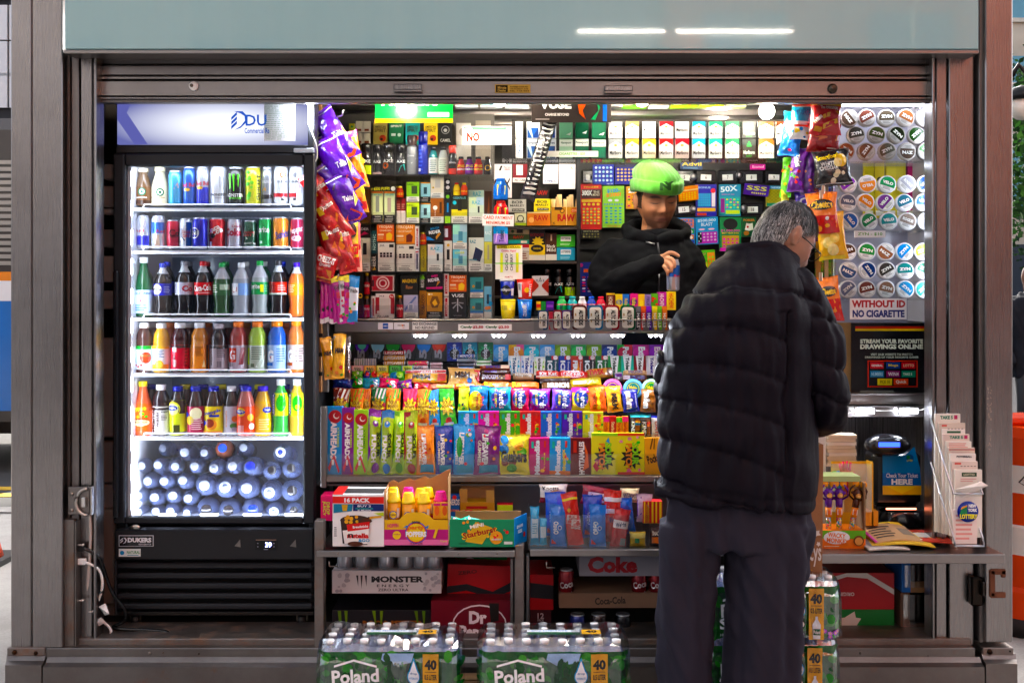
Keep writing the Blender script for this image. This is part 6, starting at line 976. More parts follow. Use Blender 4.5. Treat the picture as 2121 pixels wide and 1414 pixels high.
# row C: bars and small bags lying on the slope
def lay(where,items,lean=.55):
    for i,(fn,x0,x1,y0,y1,desc,col,spec,Y,tw)in enumerate(items):
        s=sc(Y);o=fn((x1-x0)*s,(y1-y0)*s*1.12,col=col,spec=spec,seed=i,d=.026);put(o,(x0+x1)/2,y1,Y,(-lean,math.radians(tw),0),'%s, %s'%(desc,where),CATS[fn]if fn is not bag else 'candy bag',GA)
        if fn is bag:o.name='candy_bag'
lay('lying on the middle step',[
 (bag,727,752,768,784,'green apple candy bag','58b030','c .4 .6 .3 98d838;c .6 .5 .1 e8f0e0',.53,0),(bag,750,764,768,786,'small violet and red candy bag','4a3a98','c .5 .5 .3 d82838',.53,20),(bag,762,810,770,788,'candy bag with melon slices','78c028','c .25 .6 .18 e84848;c .5 .55 .16 f0c020;c .75 .6 .16 e87828;t .7 .25 .5 .4 2a48a8 JOLLY',.53,6),(bag,806,840,769,789,'green and blue candy bag','48b038','c .3 .5 .26 3a90d0;c .7 .5 .22 98d848',.53,-6),
 (bar,840,924,766,778,'white and red candy bar','ece0dc','r 0 .3 1 .6 d02830;t .6 .5 .4 .4 f0e8e0 PAYDAY',.54,-1),(bar,838,925,774,793,'yellow chocolate candy bar with red end','f0b818','T .4 .55 .42 .5 3a2010 M&M;r .78 .1 .98 .9 d03028;o 8 .1 .1 .75 .3 .02 3a90d0 48a838 d83028',.52,1),(bag,925,994,762,800,'tan chocolate bag with red corner','d8b078','T .45 .55 .5 .34 3a2418 M&M;p c82028 .8 .9 1 .9 1 .2 .9 .4;c .7 .25 .08 3a70c0;o 4 .2 .1 .6 .3 .05 c89050 e0c8a0',.50,2),
 (bar,994,1056,758,767,'topmost brown peanut bar','8a3a20','t .5 .5 .6 .6 2a3a8a SNICKERS;r .7 .1 .98 .9 e8d0b8',.55,0),(bar,994,1058,768,776,'second brown peanut bar','4a2418','t .35 .5 .4 .6 6a3a88 SNICKERS;t .78 .5 .2 .4 d8c8b8 PACKED',.54,0),(bar,994,1058,777,791,'third brown peanut bar','5a2c1c','t .35 .55 .5 .6 d8c8d8 SNICKERS;r .82 .1 1 .9 d02828;o 5 .55 .2 .8 .8 .03 c89048',.52,0),(bar,1062,1106,774,787,'pale caramel bar','b89a78','t .5 .55 .8 .6 f0f4e8 MilkyWay',.53,1),(bar,1110,1160,769,785,'red bar with white script','d82c20','k .5 .5 .7 .5 3 f4ece8 Kit Kat;r 0 .0 1 .2 e8c8c0',.53,2),(bar,1158,1217,769,786,'bright red wafer bar','d8221c','e .5 .5 .36 .42 f0e8e4;e .5 .5 .34 .38 d8221c;k .5 .5 .5 .5 4 f4ece8 Kit Kat',.52,2),(bar,1216,1270,764,784,'gold caramel cookie bar','c08a38','T .38 .55 .6 .55 c02020 TWIX;r .8 .1 1 .9 7a4a20',.53,-5),
 (bar,1272,1290,772,788,'short pale bar','c8c0c8','r .1 .3 .9 .7 7a4aa0',.55,0),(bar,1291,1340,768,778,'cream peanut bar','d8b890','t .5 .5 .6 .6 2a3a8a SNICKERS',.55,0),(bar,1290,1340,778,791,'brown peanut bar near the customer','7a4a38','t .6 .5 .6 .6 2a3a9a SNICKERS;r 0 .2 .3 .8 d8c8d0',.53,0)])
lay('lying on the lower step',[
 (bag,687,731,786,803,'navy blue candy bag','1c2a88','u .5 .5 .6 .3 5a78d0 AIRHEADS',.50,0),(bag,728,752,781,802,'green fruit candy bag','38a838','k .7 .5 .4 .6 10 f0f4f0 S;o 5 .1 .1 .5 .9 .08 e83838 f0c020',.50,8),(bag,750,790,782,806,'sky blue fruit candy bag','1c98b8','k .75 .4 .3 .6 8 f0f4f0 S;o 6 .4 .1 .9 .6 .07 e83838 2a48a0 48a838',.49,-4),(bag,782,824,783,806,'pink fruit candy bag','d81c58','k .75 .4 .3 .6 8 f0f4f0 S;o 6 .4 .1 .9 .6 .07 e83838 2a48a0 48a838',.485,5),(bag,822,856,787,809,'purple fruit candy bag','6a1c78','o 7 .3 .1 .9 .7 .08 e83838 f0c020 48a838 e88820',.48,-10),(bag,854,890,792,810,'red fruit candy bag','b81820','k .2 .4 .2 .5 0 f0f4f0 S;o 6 .3 .1 .9 .7 .07 48a838 f0c020 8a2a90',.48,4),(bar,888,945,797,808,'pink and yellow candy bar','e88a78','r .3 .3 .9 .7 f0d040',.49,0),(bar,940,1000,795,806,'orange peanut butter bar on the left','e86a18','r .1 .3 .5 .7 f0c020',.49,0),(bar,1000,1058,792,806,'orange peanut butter bar','f06a14','k .2 .5 .3 .8 6 f0d020 Re',.49,0),(bar,1058,1116,792,806,'orange peanut butter bar on the right','f06a14','k .2 .5 .3 .8 6 f0d020 Re',.49,0),(bar,1119,1182,783,793,'dark chocolate bar with gold edge','4a3838','r 0 .7 1 1 d8a020',.51,-1),(bar,1122,1184,793,808,'brown peanut bar with white word','6a4a30','T .55 .5 .7 .7 ece8e0 MUNCH',.49,0),(bar,1181,1246,784,801,'pale yellow wrapped bar','d8c060','r .1 .2 .5 .6 e8e0b8',.50,-4)])
for i,(x,c,c2,d)in enumerate(((1269,'f080b0','6a2a80','round pink bubble tape'),(1312,'78b0e0','1c6a68','round blue bubble tape'),(1350,'a8d8b8','2a7a3a','round green bubble tape'))):
    g=G();R=21*sc(.47);g.lathe([(R,-.018),(R,-.002),(R*.92,0),(.0005,0)],22,c,'gloss',axis='y',off=(0,0,R));o=g.build('bubble_tape');g=G();prints(g,2*R,2*R,'c .5 .5 .36 %s;c .5 .5 .3 f0d828;c .5 .5 .28 %s;k .5 .56 .4 .16 -10 f0d828 Hubba;k .5 .42 .4 .16 -10 f0d828 Bubba'%(c2,c2),flat(2*R,-.0005),'gloss');g.build('lettering',o);put(o,x,826,.47,(-.2,0,0),d+' standing beside the chocolate bags','bubble tape',GA)
# row D
sp_=lambda c,st:'r 0 .62 1 1 %s;%sb .5 .52 .52 .26 9 f0d81c;t .5 .62 .6 .1 7a1c10 SOUR;t .5 .51 .7 .1 7a1c10 POWER;t .5 .4 .7 .09 7a1c10 STRAWS;c .5 .15 .2 c83020;r .2 .04 .8 .1 e8e0d8'%(c,''.join('p %s %.2f .72 %.2f .72 %.2f .98 %.2f .98;'%(st,a,a+.12,a+.24,a+.12)for a in(-.02,.24,.5,.76)))
nr=lambda c:'e .5 .55 .4 .36 1c3a98;d .62 .5 .7 .3 f0f4f8 Nerds;d .32 .5 .5 .12 f0d828 GUMMY;o 9 .05 .05 .95 .95 .04 e83868 38b048 f0c020 8a4ad0 %s'%c
row('in the sour straw row',GA,.44,884,[(pouch,683,720,804,'green sour straw bag',dict(col='58c030',spec=sp_('8a2a1c','e8e8e0'))),(pouch,720,751,806,'orange sour straw bag',dict(col='f08420',spec=sp_('e86a18','98b030'))),(pouch,749,768,806,'narrow orange sour straw bag',dict(col='f08420',spec=sp_('f08a20','d85818'),Y=.46)),(pouch,766,799,804,'maroon and green sour straw bag',dict(col='8a1c28',spec=sp_('2a7a48','e8e0e0'))),(pouch,798,831,804,'yellow sour straw bag',dict(col='e8c028',spec=sp_('e87838','48a038'))),(pouch,830,861,806,'pink sour straw bag',dict(col='f06a80',spec=sp_('e83858','f07088'))),(pouch,860,892,807,'orange sour straw bag on the right',dict(col='f08a1c',spec=sp_('e06a18','58a040'))),(pouch,888,914,808,'blue sour straw bag',dict(col='2a98d8',spec=sp_('1c70c8','2a88e0'))),(pouch,913,948,804,'green sour straw bag on the right',dict(col='48b828',spec=sp_('28902a','48b040')))],lean=.2)
row('in the gummy bag row',GA,.44,853,[(pouch,947,971,802,'lime sour gummy bag',dict(col='c8e020',spec='o 5 .1 .1 .9 .5 .15 1a1a14 38a030;r .3 .6 .6 .9 e8f070')),(pouch,969,1011,799,'blue and yellow fish gummy bag',dict(col='1c78c8',spec='e .35 .4 .4 .4 f0d028;d .5 .4 .6 .2 c82028 Swedish;d .72 .4 .4 .2 c82028 Fish')),(pouch,1011,1060,802,'turquoise gummy cluster bag',dict(col='1ca0c8',spec=nr('1ca0c8'))),(pouch,1056,1097,803,'crimson gummy cluster bag',dict(col='d81c58',spec=nr('d81c58'))),(pouch,1095,1142,805,'violet gummy cluster bag',dict(col='8a1c90',spec=nr('8a1c90'))),(pouch,1140,1186,806,'lavender gummy cluster bag',dict(col='8a68d0',spec=nr('8a68d0'))),(pouch,1183,1224,803,'yellow and pink gummy cluster bag',dict(col='e8d020',spec='r 0 .8 1 1 d03090;'+nr('e8d020'))),(pouch,1222,1259,799,'orange peanut candy bag',dict(col='f0641c',spec='D .55 .5 .8 .3 f0d81c Reese;d .25 .4 .6 .16 5a2410 PIECES',Y=.43)),(pouch,1258,1292,799,'golden peanut chocolate bag',dict(col='e8a81c',spec='D .5 .4 .6 .4 2a1810 M&M;c .5 .85 .16 f0c838',Y=.43)),(pouch,1291,1326,806,'navy caramel chocolate bag',dict(col='1c2890',spec='D .4 .5 .7 .45 f0ece4 m&m;d .85 .5 .6 .1 d8dcf0 caramel',Y=.43)),(pouch,1325,1358,806,'brown chocolate bag beside the customer',dict(col='8a5a38',spec='D .4 .5 .7 .45 f0ece4 m&m',Y=.43))],lean=.15)
mk=lambda c:'r 0 .0 1 .1 %s;V .4 .46 .95 .26 f4f4f8 Mikeandike;v .75 .35 .5 .08 f0e030 fruits;r .12 .72 .24 .9 40b8a0;r .74 .74 .84 .92 e04838;o 4 .62 .1 .95 .55 .09 48a838 e83848 f0b020'%c
row('in the chewy candy box row',GA,.37,906,[(carton,949,991,852,'light blue chewy candy box',dict(col='48b0d0',spec=mk('3aa0c8'))),(carton,991,1034,852,'pink chewy candy box',dict(col='f070b0',spec=mk('e060a8'))),(carton,1035,1077,852,'green chewy candy box',dict(col='48b028',spec=mk('38a020'))),(carton,1077,1120,852,'red chewy candy box',dict(col='d81c1c',spec=mk('c01818'))),(carton,1120,1163,852,'blue chewy candy box',dict(col='1c68d0',spec=mk('185cc0'))),(carton,1164,1206,852,'purple chewy candy box',dict(col='5a28a0',spec=mk('4a2090'))),(carton,1207,1249,853,'yellow mixed chewy candy box',dict(col='d8d828',spec=mk('b8d030')+';V .8 .6 .6 .2 f07820 FUN')),(carton,1250,1262,862,'pink topped fruit chew stick',dict(col='e8882c',spec='r 0 .75 1 1 e038a0;d .5 .4 .7 .6 b82020 Starburst')),(carton,1263,1276,862,'red fruit chew stick',dict(col='b82028',spec='d .5 .4 .7 .5 f0d8c0 Starburst')),(carton,1277,1289,864,'green topped fruit chew stick',dict(col='e8902c',spec='r 0 .75 1 1 58c030;d .5 .4 .7 .6 b82020 Starburst')),(carton,1290,1302,862,'pink fruit chew stick',dict(col='e8842c',spec='r 0 .75 1 1 f078a8;d .5 .4 .7 .6 b82020 Starburst')),(pouch,1303,1326,858,'teal topped nut bar',dict(col='2a2420',top='30b0c0',spec='r .45 .3 1 .8 8a5a3a;r .45 .55 1 .65 3a90d0;r .45 .65 1 .72 e8b030;d .25 .45 .5 .3 f0f0f0 KIND',d=.02,name='nut_bar')),(pouch,1325,1348,858,'teal topped nut bar on the right',dict(col='2a2420',top='30b0c0',spec='r .6 .1 1 .8 8a5a3a;r .6 .5 1 .6 e87828;r .6 .6 1 .7 d83030;d .35 .4 .6 .35 f0f0f0 KIND',d=.02,name='nut_bar')),(pouch,1349,1368,860,'blue topped oat bar',dict(col='e0dcd8',top='1c30b0',spec='d .5 .4 .7 .4 c83028 OATS',d=.02,name='nut_bar'))])
# row F
ah=lambda c:'c .52 .85 .44 b01c28;c .6 .86 .2 f0e8e8;c .64 .87 .17 b01c28;D .45 .5 .55 .42 f4f4f8 AIRHEADS;d .75 .55 .3 .14 %s XTREMES;p d83040 .1 .1 .5 .3 .9 .05 .8 .02 .5 .22 .2 .04;r .35 .14 .5 .22 e8e8e8'%c
spn=lambda c:'p %s .0 .98 .5 .98 .15 .3 0 .2;c .55 .78 .24 %s;c .55 .8 .1 f4f4f4;D .42 .4 .42 .4 f4f4f0 PUNCH;D .8 .45 .4 .3 2a3a10 SOUR;e .6 .1 .3 .08 %s'%(c,c,c)
lsv=lambda c:'D .4 .48 .7 .24 f4f4f8 LIFESAVERS;d .18 .45 .5 .14 f0e8d8 GUMMIES;r .2 .04 .9 .2 30a0d0;o 6 .2 .2 .9 .95 .08 e83848 f0b020 48a838 e87828 %s'%c
row('in the front candy row',GA,.28,982,[(carton,676,707,842,'blue rainbow belt candy box',dict(col='1c90d8',spec=ah('c8e030'),d=.03)),(carton,708,733,845,'violet rainbow belt candy box',dict(col='7a1c88',spec=ah('c8e030'),d=.03)),(carton,732,761,849,'green rainbow belt candy box',dict(col='98d028',spec=ah('3a7a18'),d=.03)),(pouch,760,787,848,'purple sour straw box',dict(col='a8c828',top='7a2a90',spec=spn('7a2a90'),d=.03)),(pouch,785,812,850,'blue sour straw box',dict(col='a8c828',top='1c78c8',spec=spn('1c78c8'),d=.03)),(pouch,810,836,850,'lime sour straw box',dict(col='a8d030',spec=spn('58a828'),d=.03)),(pouch,835,864,850,'red sour straw box',dict(col='b0cc30',spec=spn('a83038'),d=.03)),
 (pouch,862,903,881,'orange ring gummies bag',dict(col='e0802c',bot='e88a30',spec=lsv('c83828'))),(pouch,902,940,882,'blue ring gummies bag',dict(col='2848b0',spec=lsv('f0d020'))),(pouch,936,984,879,'sky blue ring gummies bag with mint leaf',dict(col='58a8e8',spec=lsv('f4f4f4')+';e .3 .55 .14 .2 38a040')),(pouch,980,1037,881,'purple ring gummies bag',dict(col='781c78',spec=lsv('a83068'))),(pouch,1031,1098,900,'yellow fruit gushing snack pouch',dict(col='e8d81c',spec='o 9 .05 .05 .95 .9 .15 2a88d0 58a838 e89a28 8a3a20;T .5 .45 .9 .3 14140c Gushers')),(carton,1096,1138,907,'magenta chewy candy box',dict(col='c81c70',spec=mk('b01860'),d=.03)),(carton,1138,1181,907,'blue mega mix candy box',dict(col='38a0e0',spec=mk('e87828')+';V .7 .4 .6 .16 f0d020 MegaMIX',d=.03)),(carton,1182,1224,907,'dark red cinnamon candy box',dict(col='6a1418',spec='V .55 .45 .9 .28 f4ece8 HOTTAMALES;p e8601c .6 .1 .75 .5 .65 .9 .85 .6 .9 .2;r .14 .6 .3 .92 c83020',d=.03)),(carton,1225,1279,897,'yellow sour kids candy box',dict(col='e8dc1c',spec='r 0 .93 1 1 98d828;b .5 .4 .42 .32 11 1a1a14;D .64 .5 .55 .26 90d828 SOUR;D .4 .44 .62 .24 f08a20 PATCH;k .22 .3 .2 .1 80 d83880 KIDS;p d03040 .05 .2 .2 .05 .3 .15 .15 .3;p 3a90d8 .55 .8 .7 .75 .65 .9;l 2 .1 .03 .5 .08 98a020',d=.03)),(carton,1279,1335,897,'yellow sour melon candy box',dict(col='ecdc20',spec='r 0 .93 1 1 e87a68;b .52 .42 .42 .32 11 1a1a14;D .66 .5 .55 .26 90d828 SOUR;D .42 .44 .62 .24 f08a20 PATCH;o 5 .1 .7 .8 .9 .07 f0a0b0 58c858;o 4 .3 .05 .9 .2 .06 f090b0;r 0 0 1 .06 e0807a',d=.03)),(carton,1336,1372,907,'orange biscuit stick box',dict(col='f0a01c',spec='k .5 .4 .7 .3 15 3a2010 Pocky;p 6a3a18 .3 .7 .36 .68 .5 .98 .44 1;p 6a3a18 .5 .7 .56 .68 .6 .98 .56 1',d=.03))],lean=.06)
# LED modules below the ledge
for i,x in enumerate((871,952,1033,1115,1197,1279,1358)):
    g=G();p=P(x,691,.44);g.box(p.x-.032,p.x+.032,.428,.448,p.z-.007,p.z,'dfe3ea','gloss',.002);o=g.build('led_module');tag(o,'white LED module glowing under the ledge, %s from left'%ORD[i],'lamp','LED modules under the ledge')
    for q in(-.02,0,.02):g=G();g.ball((p.x+q,.436,p.z-.008),.0055,'w','led',8,5);g.build('diode',o)
    area('module_light',(p.x,.425,p.z-.012),(math.radians(-60),0,0),.06,.012,.62,COOL)
# ================================================================ hanging bags
def hang(lst,group):
    for i,(cx,cy,w,h,ang,Y,col,spec,desc,yaw)in enumerate(lst):
        s=sc(Y);o=bag(w*s,h*s,col,spec,seed=i+len(lst),d=min(w,h)*s*.42);a=math.radians(ang)
        c=P(cx,cy,Y);o.rotation_euler=Euler((math.radians((i*37)%9-6),a,math.radians(yaw)),'XYZ');up=o.rotation_euler.to_matrix()@Vector((0,0,h*s/2));o.location=c-up
        tag(o,desc,'snack bag',group)
TKI='p e84a20 .1 .08 .5 .3 .9 .1 .7 .02;k .55 .5 .45 .10 -8 e8e4f0 Takis;p e8d020 .7 .3 .95 .4 .9 .6;r .0 .93 1 .95 e8e4f0'
DOR='p e87a1c .3 .1 .95 .25 .7 .5;p d86018 .2 .3 .6 .2 .5 .5;k .5 .68 .5 .10 10 f0e8e0 Doritos;r .1 .55 .3 .7 f0d020;r .0 .93 1 .95 f0e4e0'
LB='bags hanging on the left rack'
hang([(737,330,34,120,-12,.40,'e88a1c','o 5 .1 .1 .9 .8 .2 e8d020 c83018;r 0 .9 1 1 d830a0','orange and yellow snack bag at the back of the left rack',35),(739,386,34,112,-10,.39,'f09a18','o 5 .1 .1 .9 .8 .2 f0d828 d84018;r .1 .05 .9 .2 c82020','orange snack bag lower at the back of the left rack',35),
 (694,280,56,118,-34,.34,'4a1c98',TKI,'topmost purple chip bag on the left rack',24),(688,330,52,118,-30,.35,'441a90',TKI,'purple chip bag half covered, left of the others',28),(702,342,58,124,-32,.32,'5220a4',TKI,'large purple chip bag in the middle of the left rack',20),(703,388,52,116,-30,.33,'4a1c98',TKI,'purple chip bag below the large one',24),(716,412,54,104,-24,.31,'5622a8',TKI,'lowest purple chip bag on the left rack',20),
 (728,500,34,110,-2,.35,'e8c020','e .5 .7 .3 .14 3a1c10;r .1 .25 .9 .45 d82020;t .5 .35 .6 .1 f0e040 HOT;r 0 0 1 .2 c82028','yellow and red spicy snack bag on the left rack',30),(740,512,20,100,-4,.37,'e88a90','r 0 0 1 .5 f0b8a8;c .5 .5 .3 d83040','narrow pink snack bag at the right of the left rack',40),
 (670,408,60,118,-28,.31,'b81418',DOR,'uppermost red chip bag on the left rack',18),(684,446,62,112,-26,.30,'c0181c',DOR,'second red chip bag on the left rack',16),(692,500,62,116,-14,.30,'a81216',DOR,'third red chip bag on the left rack',14),(714,506,40,120,-8,.31,'c01c1c',DOR,'red chip bag turned to the right on the left rack',30),(673,550,52,68,16,.28,'c4161a','T .5 .68 .8 .2 f4ecec CHEEZ-IT;k .5 .52 .5 .12 6 f0e8e8 Grooves;p e8941c .3 .1 .9 .1 .85 .38 .4 .4;r .05 .1 .25 .28 f0d020','small red cheese cracker bag at the front of the left rack',6)],LB)
WL='k .5 .78 .8 .12 8 1a1a1c Welchs;r .2 .55 .8 .68 c83058;o 4 .2 .1 .8 .5 .14 e83868 8a2a90 48a838;r 0 .9 1 1 e8d828'
hang([(669+i*9,622-(i%2)*3,w,96,ang,.30-i*.004,c,s,'slim fruit snack pack, %s from left on the left rack hook'%ORD[i],30-i*4)for i,(c,w,ang,s)in enumerate((('d050a8',13,3,'c .5 .3 .3 2a1a2a;r 0 0 1 .1 f0f0f0'),('d860b0',14,1,'c .5 .3 .3 2a1a2a;r 0 0 1 .1 f0f0f0'),('c84aa0',15,-2,'c .5 .3 .3 2a1a2a;r 0 0 1 .1 f0f0f0'),('c850a4',20,-5,WL),('c84aa0',26,-9,WL),('e4e0e8',24,-2,WL),('d04ca4',24,1,WL),('2a8ad0',22,3,'r 0 .25 1 .75 e4e8ee;k .5 .68 .8 .1 6 1a1a1c Welchs;o 5 .2 .1 .8 .45 .14 e88828 48a838 3a90d8')))],'slim fruit snack packs on the left rack')
for i in range(8):pass
MM='T .5 .62 .7 .12 3a2010 M&M;c .7 .25 .16 d83028;o 3 .2 .05 .8 .2 .14 48a838 e8c020 e88020'
hang([(679,742,24,88,-6,.30,'e8a818',MM,'left yellow chocolate bag on the lower hook',20),(702,737,27,92,3,.29,'eab01c',MM,'right yellow chocolate bag on the lower hook',10),(720,742,15,88,2,.31,'3a2218','d .5 .5 .6 .3 d8d0c8 MUNCH;c .6 .2 .2 8a3020','dark brown chocolate bag on the lower hook',40)],'chocolate bags on the lower left hook')
rk=empty('bag_rack',(P(672,0,.4).x,.4,zf),'wooden upright of the snack bag rack beside the cooler','rack');rkp=Part(rk)
dbox('upright',656,666,215,812,.36,.38,'a8703a','wood',.002,rkp);dbox('upright',667,680,214,812,.38,.41,'d0c4b4','steel_worn',.002,rkp)
for y in(600,650,690,730,770):dbox('notch',658,668,y,y+8,.355,.362,'17120e','matte',0,rkp)
for x,y,l in((690,245,50),(672,395,55),(680,576,60),(672,700,62)):
    g=G();p=P(x,y,.38);g.tube([p,p+Vector((.05,-.1,-.004)),p+Vector((.06,-.13,.012))],.003,6,'c0bab4','metal');rkp('hook',g)
RB='bags hanging on the right rack'
hang([(1640,278,46,92,8,.36,'1c70d0','k .5 .6 .8 .2 -60 f0f4f8 nerds;o 8 .05 .05 .95 .9 .09 e83868 f0c020 48c0e0 d83090;r 0 .9 1 1 38b0e8','bright blue candy bag at the upper left of the right rack',-30),(1630,368,26,84,4,.38,'58c028','o 6 .1 .1 .9 .9 .2 e85028 2a2a20 e8e030','green candy bag at the left of the right rack',-35),(1652,352,36,92,6,.35,'5a1c88','k .5 .7 .7 .16 -70 f0f0f4 Skittles;o 8 .1 .05 .9 .6 .12 e87820 48a838 e83030 8a3ad0','purple candy bag on the right rack',-30),(1674,358,28,92,2,.34,'421668','o 6 .1 .05 .9 .6 .14 c85020 6a2a98','dark purple candy bag on the right rack',-30),(1668,418,46,40,0,.36,'4a3a98','k .4 .5 .4 .4 0 c8c8e0 C','violet candy bag behind the orange chips',-10),(1626,412,18,40,0,.38,'c8d428','r .2 .2 .8 .7 98a818','small yellow green packet on the right rack',0),
 (1659,252,42,74,4,.30,'e4eaf0','r 0 .5 1 .9 48b0e0;t .6 .75 .7 .16 1c48a8 SMURFS;r 0 .34 1 .4 d83828;o 6 .1 .02 .9 .3 .1 3a90d8 e8c020;r 0 .93 1 1 d83828','white and blue gummy bag at the top of the right rack',-14),
 (1720,335,40,100,-4,.31,'1a1a1e','p e8d020 .6 .4 .9 .5 .8 .7','black and yellow bag behind the red chips',-10),(1706,286,70,58,3,.27,'8a1418','p d8691c .1 .55 .5 .8 .5 .45;p e07820 .5 .5 .95 .75 .9 .4;p c85a18 .3 .4 .6 .5 .5 .85;l 1 .6 .1 .9 .16 e8d8d0','dark red tortilla chip bag on the right rack',-8),(1710,246,66,70,3,.25,'b81820','r 0 .88 1 1 e8b820;t .6 .8 .6 .1 f0e8e0 The ORIGINAL;p d8a050 .1 .3 .5 .5 .45 .6 .05 .42;p e0b060 .4 .15 .9 .35 .85 .48 .38 .28;p d89a48 .5 .5 .95 .62 .9 .72 .5 .62;p d09040 .1 .1 .35 .08 .38 .2 .12 .24;k .2 .45 .3 .14 40 f0f0f0 Fritos','red corn chip bag at the top of the right rack',-6),
 (1724,348,78,76,-6,.24,'17171a','k .36 .8 .6 .14 4 f0d828 Smartfood;t .34 .6 .4 .11 f0f0f0 WHITE;t .36 .48 .52 .11 f0f0f0 CHEDDAR;c .72 .66 .18 e8c858;c .62 .6 .12 f0e0a0;o 4 .4 .1 .95 .4 .07 e8e0c8 d8d0b0;r 0 .05 1 .07 c8c8c8','black white cheddar popcorn bag on the right rack',-4),
 (1703,441,66,86,-3,.25,'e87a1c','r 0 0 1 .42 c81c18;e .48 .68 .4 .13 1a1a14;T .48 .68 .72 .18 f4c81c Cheetos;o 9 .1 .1 .9 .48 .09 f0a020 e88018 f0ece8 d84018','orange and red cheese puff bag on the right rack',-8),(1722,489,60,98,-6,.27,'e8b018','r .0 .0 .9 .08 d8c020;c .35 .35 .2 f0dc88;c .6 .45 .18 e8d078;c .5 .2 .2 f0e0a0;c .4 .75 .2 c82020;t .4 .75 .3 .08 f0f0f0 Lays','yellow potato chip bag on the right rack',-12),(1719,620,46,94,-8,.25,'e87c1c','r 0 0 1 .5 c41814;e .5 .68 .38 .12 1a1a14;T .5 .68 .66 .15 f4c81c Cheetos;p f0901c .2 .3 .7 .5 .75 .42 .25 .22;p f0901c .2 .12 .7 .3 .75 .22 .25 .05','lowest orange cheese puff bag on the right rack',-14)],RB)
rr=empty('bag_strip',(P(1712,0,.33).x,.33,zf+1),'metal clip strip holding the bags on the right rack','rack');rrp=Part(rr)
dbox('strip',1708,1716,214,600,.33,.335,'b8a888','metal',0,rrp);dbox('strip',1690,1700,500,580,.34,.345,'a8884a','metal',0,rrp)
for x,y in((1705,392),(1701,402),(1700,572)):dbox('clip',x-3,x+4,y-8,y+10,.225,.235,'c8b8a0','metal',.002,rrp)
# ================================================================ lit case of round tins
zc_=empty('tin_case',(P(1830,0,.4).x,.4,P(0,662,.4).z),'lit acrylic case of round nicotine tins at the right','display case');zp=Part(zc_)
dbox('back_panel',1728,1945,205,668,.56,.58,'b4b4c8','gloss',0,zp);dbox('side_panel',1723,1732,205,668,.30,.56,'w','acrylic',0,zp);dbox('side_panel',1927,1935,205,668,.30,.56,'d0d0dc','gloss',0,zp)
for y in(334,478,617):dbox('shelf',1733,1927,y,y+4,.305,.56,'w','acrylic',0,zp)
for y0,y1 in((300,338),(440,482),(582,622)):dbox('front_pane',1733,1927,y0,y1,.300,.303,'w','acrylic',0,zp)
g=G();g.pbox(1735,1926,214,219,.33,.35,'w','led_soft',0);zp('led_strip',g);g=G();g.pbox(1922,1926,222,640,.31,.32,'w','led_soft',0);zp('led_strip',g)
area('tin_case_led',P(1830,222,.33),(math.radians(-28),0,0),.36,.02,.06,COOL);area('tin_case_led',P(1918,420,.305),(0,math.radians(90),math.radians(-25)),.7,.015,.05,COOL)
for y in(342,486):area('tin_case_led',P(1830,y,.315),(math.radians(-28),0,0),.34,.015,.035,COOL)
zy=[('244',(1760,1796,1837,1877,1916),('4a3a30','6a4038','4a4034','8a5a40','9a9aa4'),'ZYN'),('279',(1774,1816,1858,1900),('3a3a34','3a4a24','1a2410','1a3a14'),'ZYN'),('313',(1753,1796,1838,1880,1919),('8a4a30','5a3a28','4a4a3a','4a3a30','2a6a1c'),'ZYN'),('381',(1757,1797,1839,1879,1918),('8a4ac8','f08c20','38905a','a8a8b0','1c4a98'),'VELO'),('419',(1757,1793,1834,1875,1914),('5a6478','e88a28','6a2a88','38687a','1c60c8'),'VELO'),('458',(1760,1801,1841,1880,1919),('3a68b8','2a7a48','2a8a8a','8a7a70','b0b0b8'),'VELO'),('521',(1757,1796,1835,1874,1913),('4a3020','1c8a3a','8a4418','1c80c8','b8d848'),'ZYN'),('560',(1758,1797,1837,1875,1915),('2a4a7a','1c3a78','3a3430','0f7a78','0e6a4a'),'ZYN'),('599',(1757,1796,1836,1876,1914),('6a7088','6a2c20','8a6a58','1c88c0','1c9a8a'),'ZYN')]
cn={'8a4ac8':'purple','f08c20':'orange','38905a':'green','a8a8b0':'grey','1c4a98':'blue'}
def hue(h):
    r,g_,b=(int(h[i:i+2],16)for i in(0,2,4));m=max(r,g_,b)
    if m-min(r,g_,b)<28:return 'grey' if m>90 else 'dark'
    if r==m:return 'orange' if m>200 else 'brown' if g_>b else 'purple'
    if g_==m:return 'green' if b<g_*.85 else 'teal'
    return 'purple' if r>g_*1.2 else 'blue'
for ri,(y,xs,cs,t)in enumerate(zy):
    for i,(x,c)in enumerate(zip(xs,cs)):
        Y=.35;W=37*sc(Y);rot=(ri*67+i*83)%110-55+(180 if(ri*3+i*5)%7==0 else 0);txt='ROGUE' if(t=='VELO' and c in('a8a8b0','8a7a70','b0b0b8'))else t
        o=tin(W,W,c,seg_low('ecebe8' if ri>2 else 'b4b0aa')+';T .5 .58 .6 .17 f0efe8 %s;l 3 .28 .18 .72 .34 7a7a78'%txt,rim='e6e6e8' if ri>2 else 'a8a29c',rot=rot,name='nicotine_tin');o.location=P(x,float(y),Y)-Vector((0,0,W/2));o.rotation_euler=(math.radians((i*5+ri*3)%9-8),0,math.radians((i*7+ri*5)%11-5))  # upper tin rows: shade put into darker rim and label colours
        tag(o,'round %s tin, %s from left in the %s tin row'%(hue(c),ORD[i],ORD[ri]),'tin','round tins in the lit case')
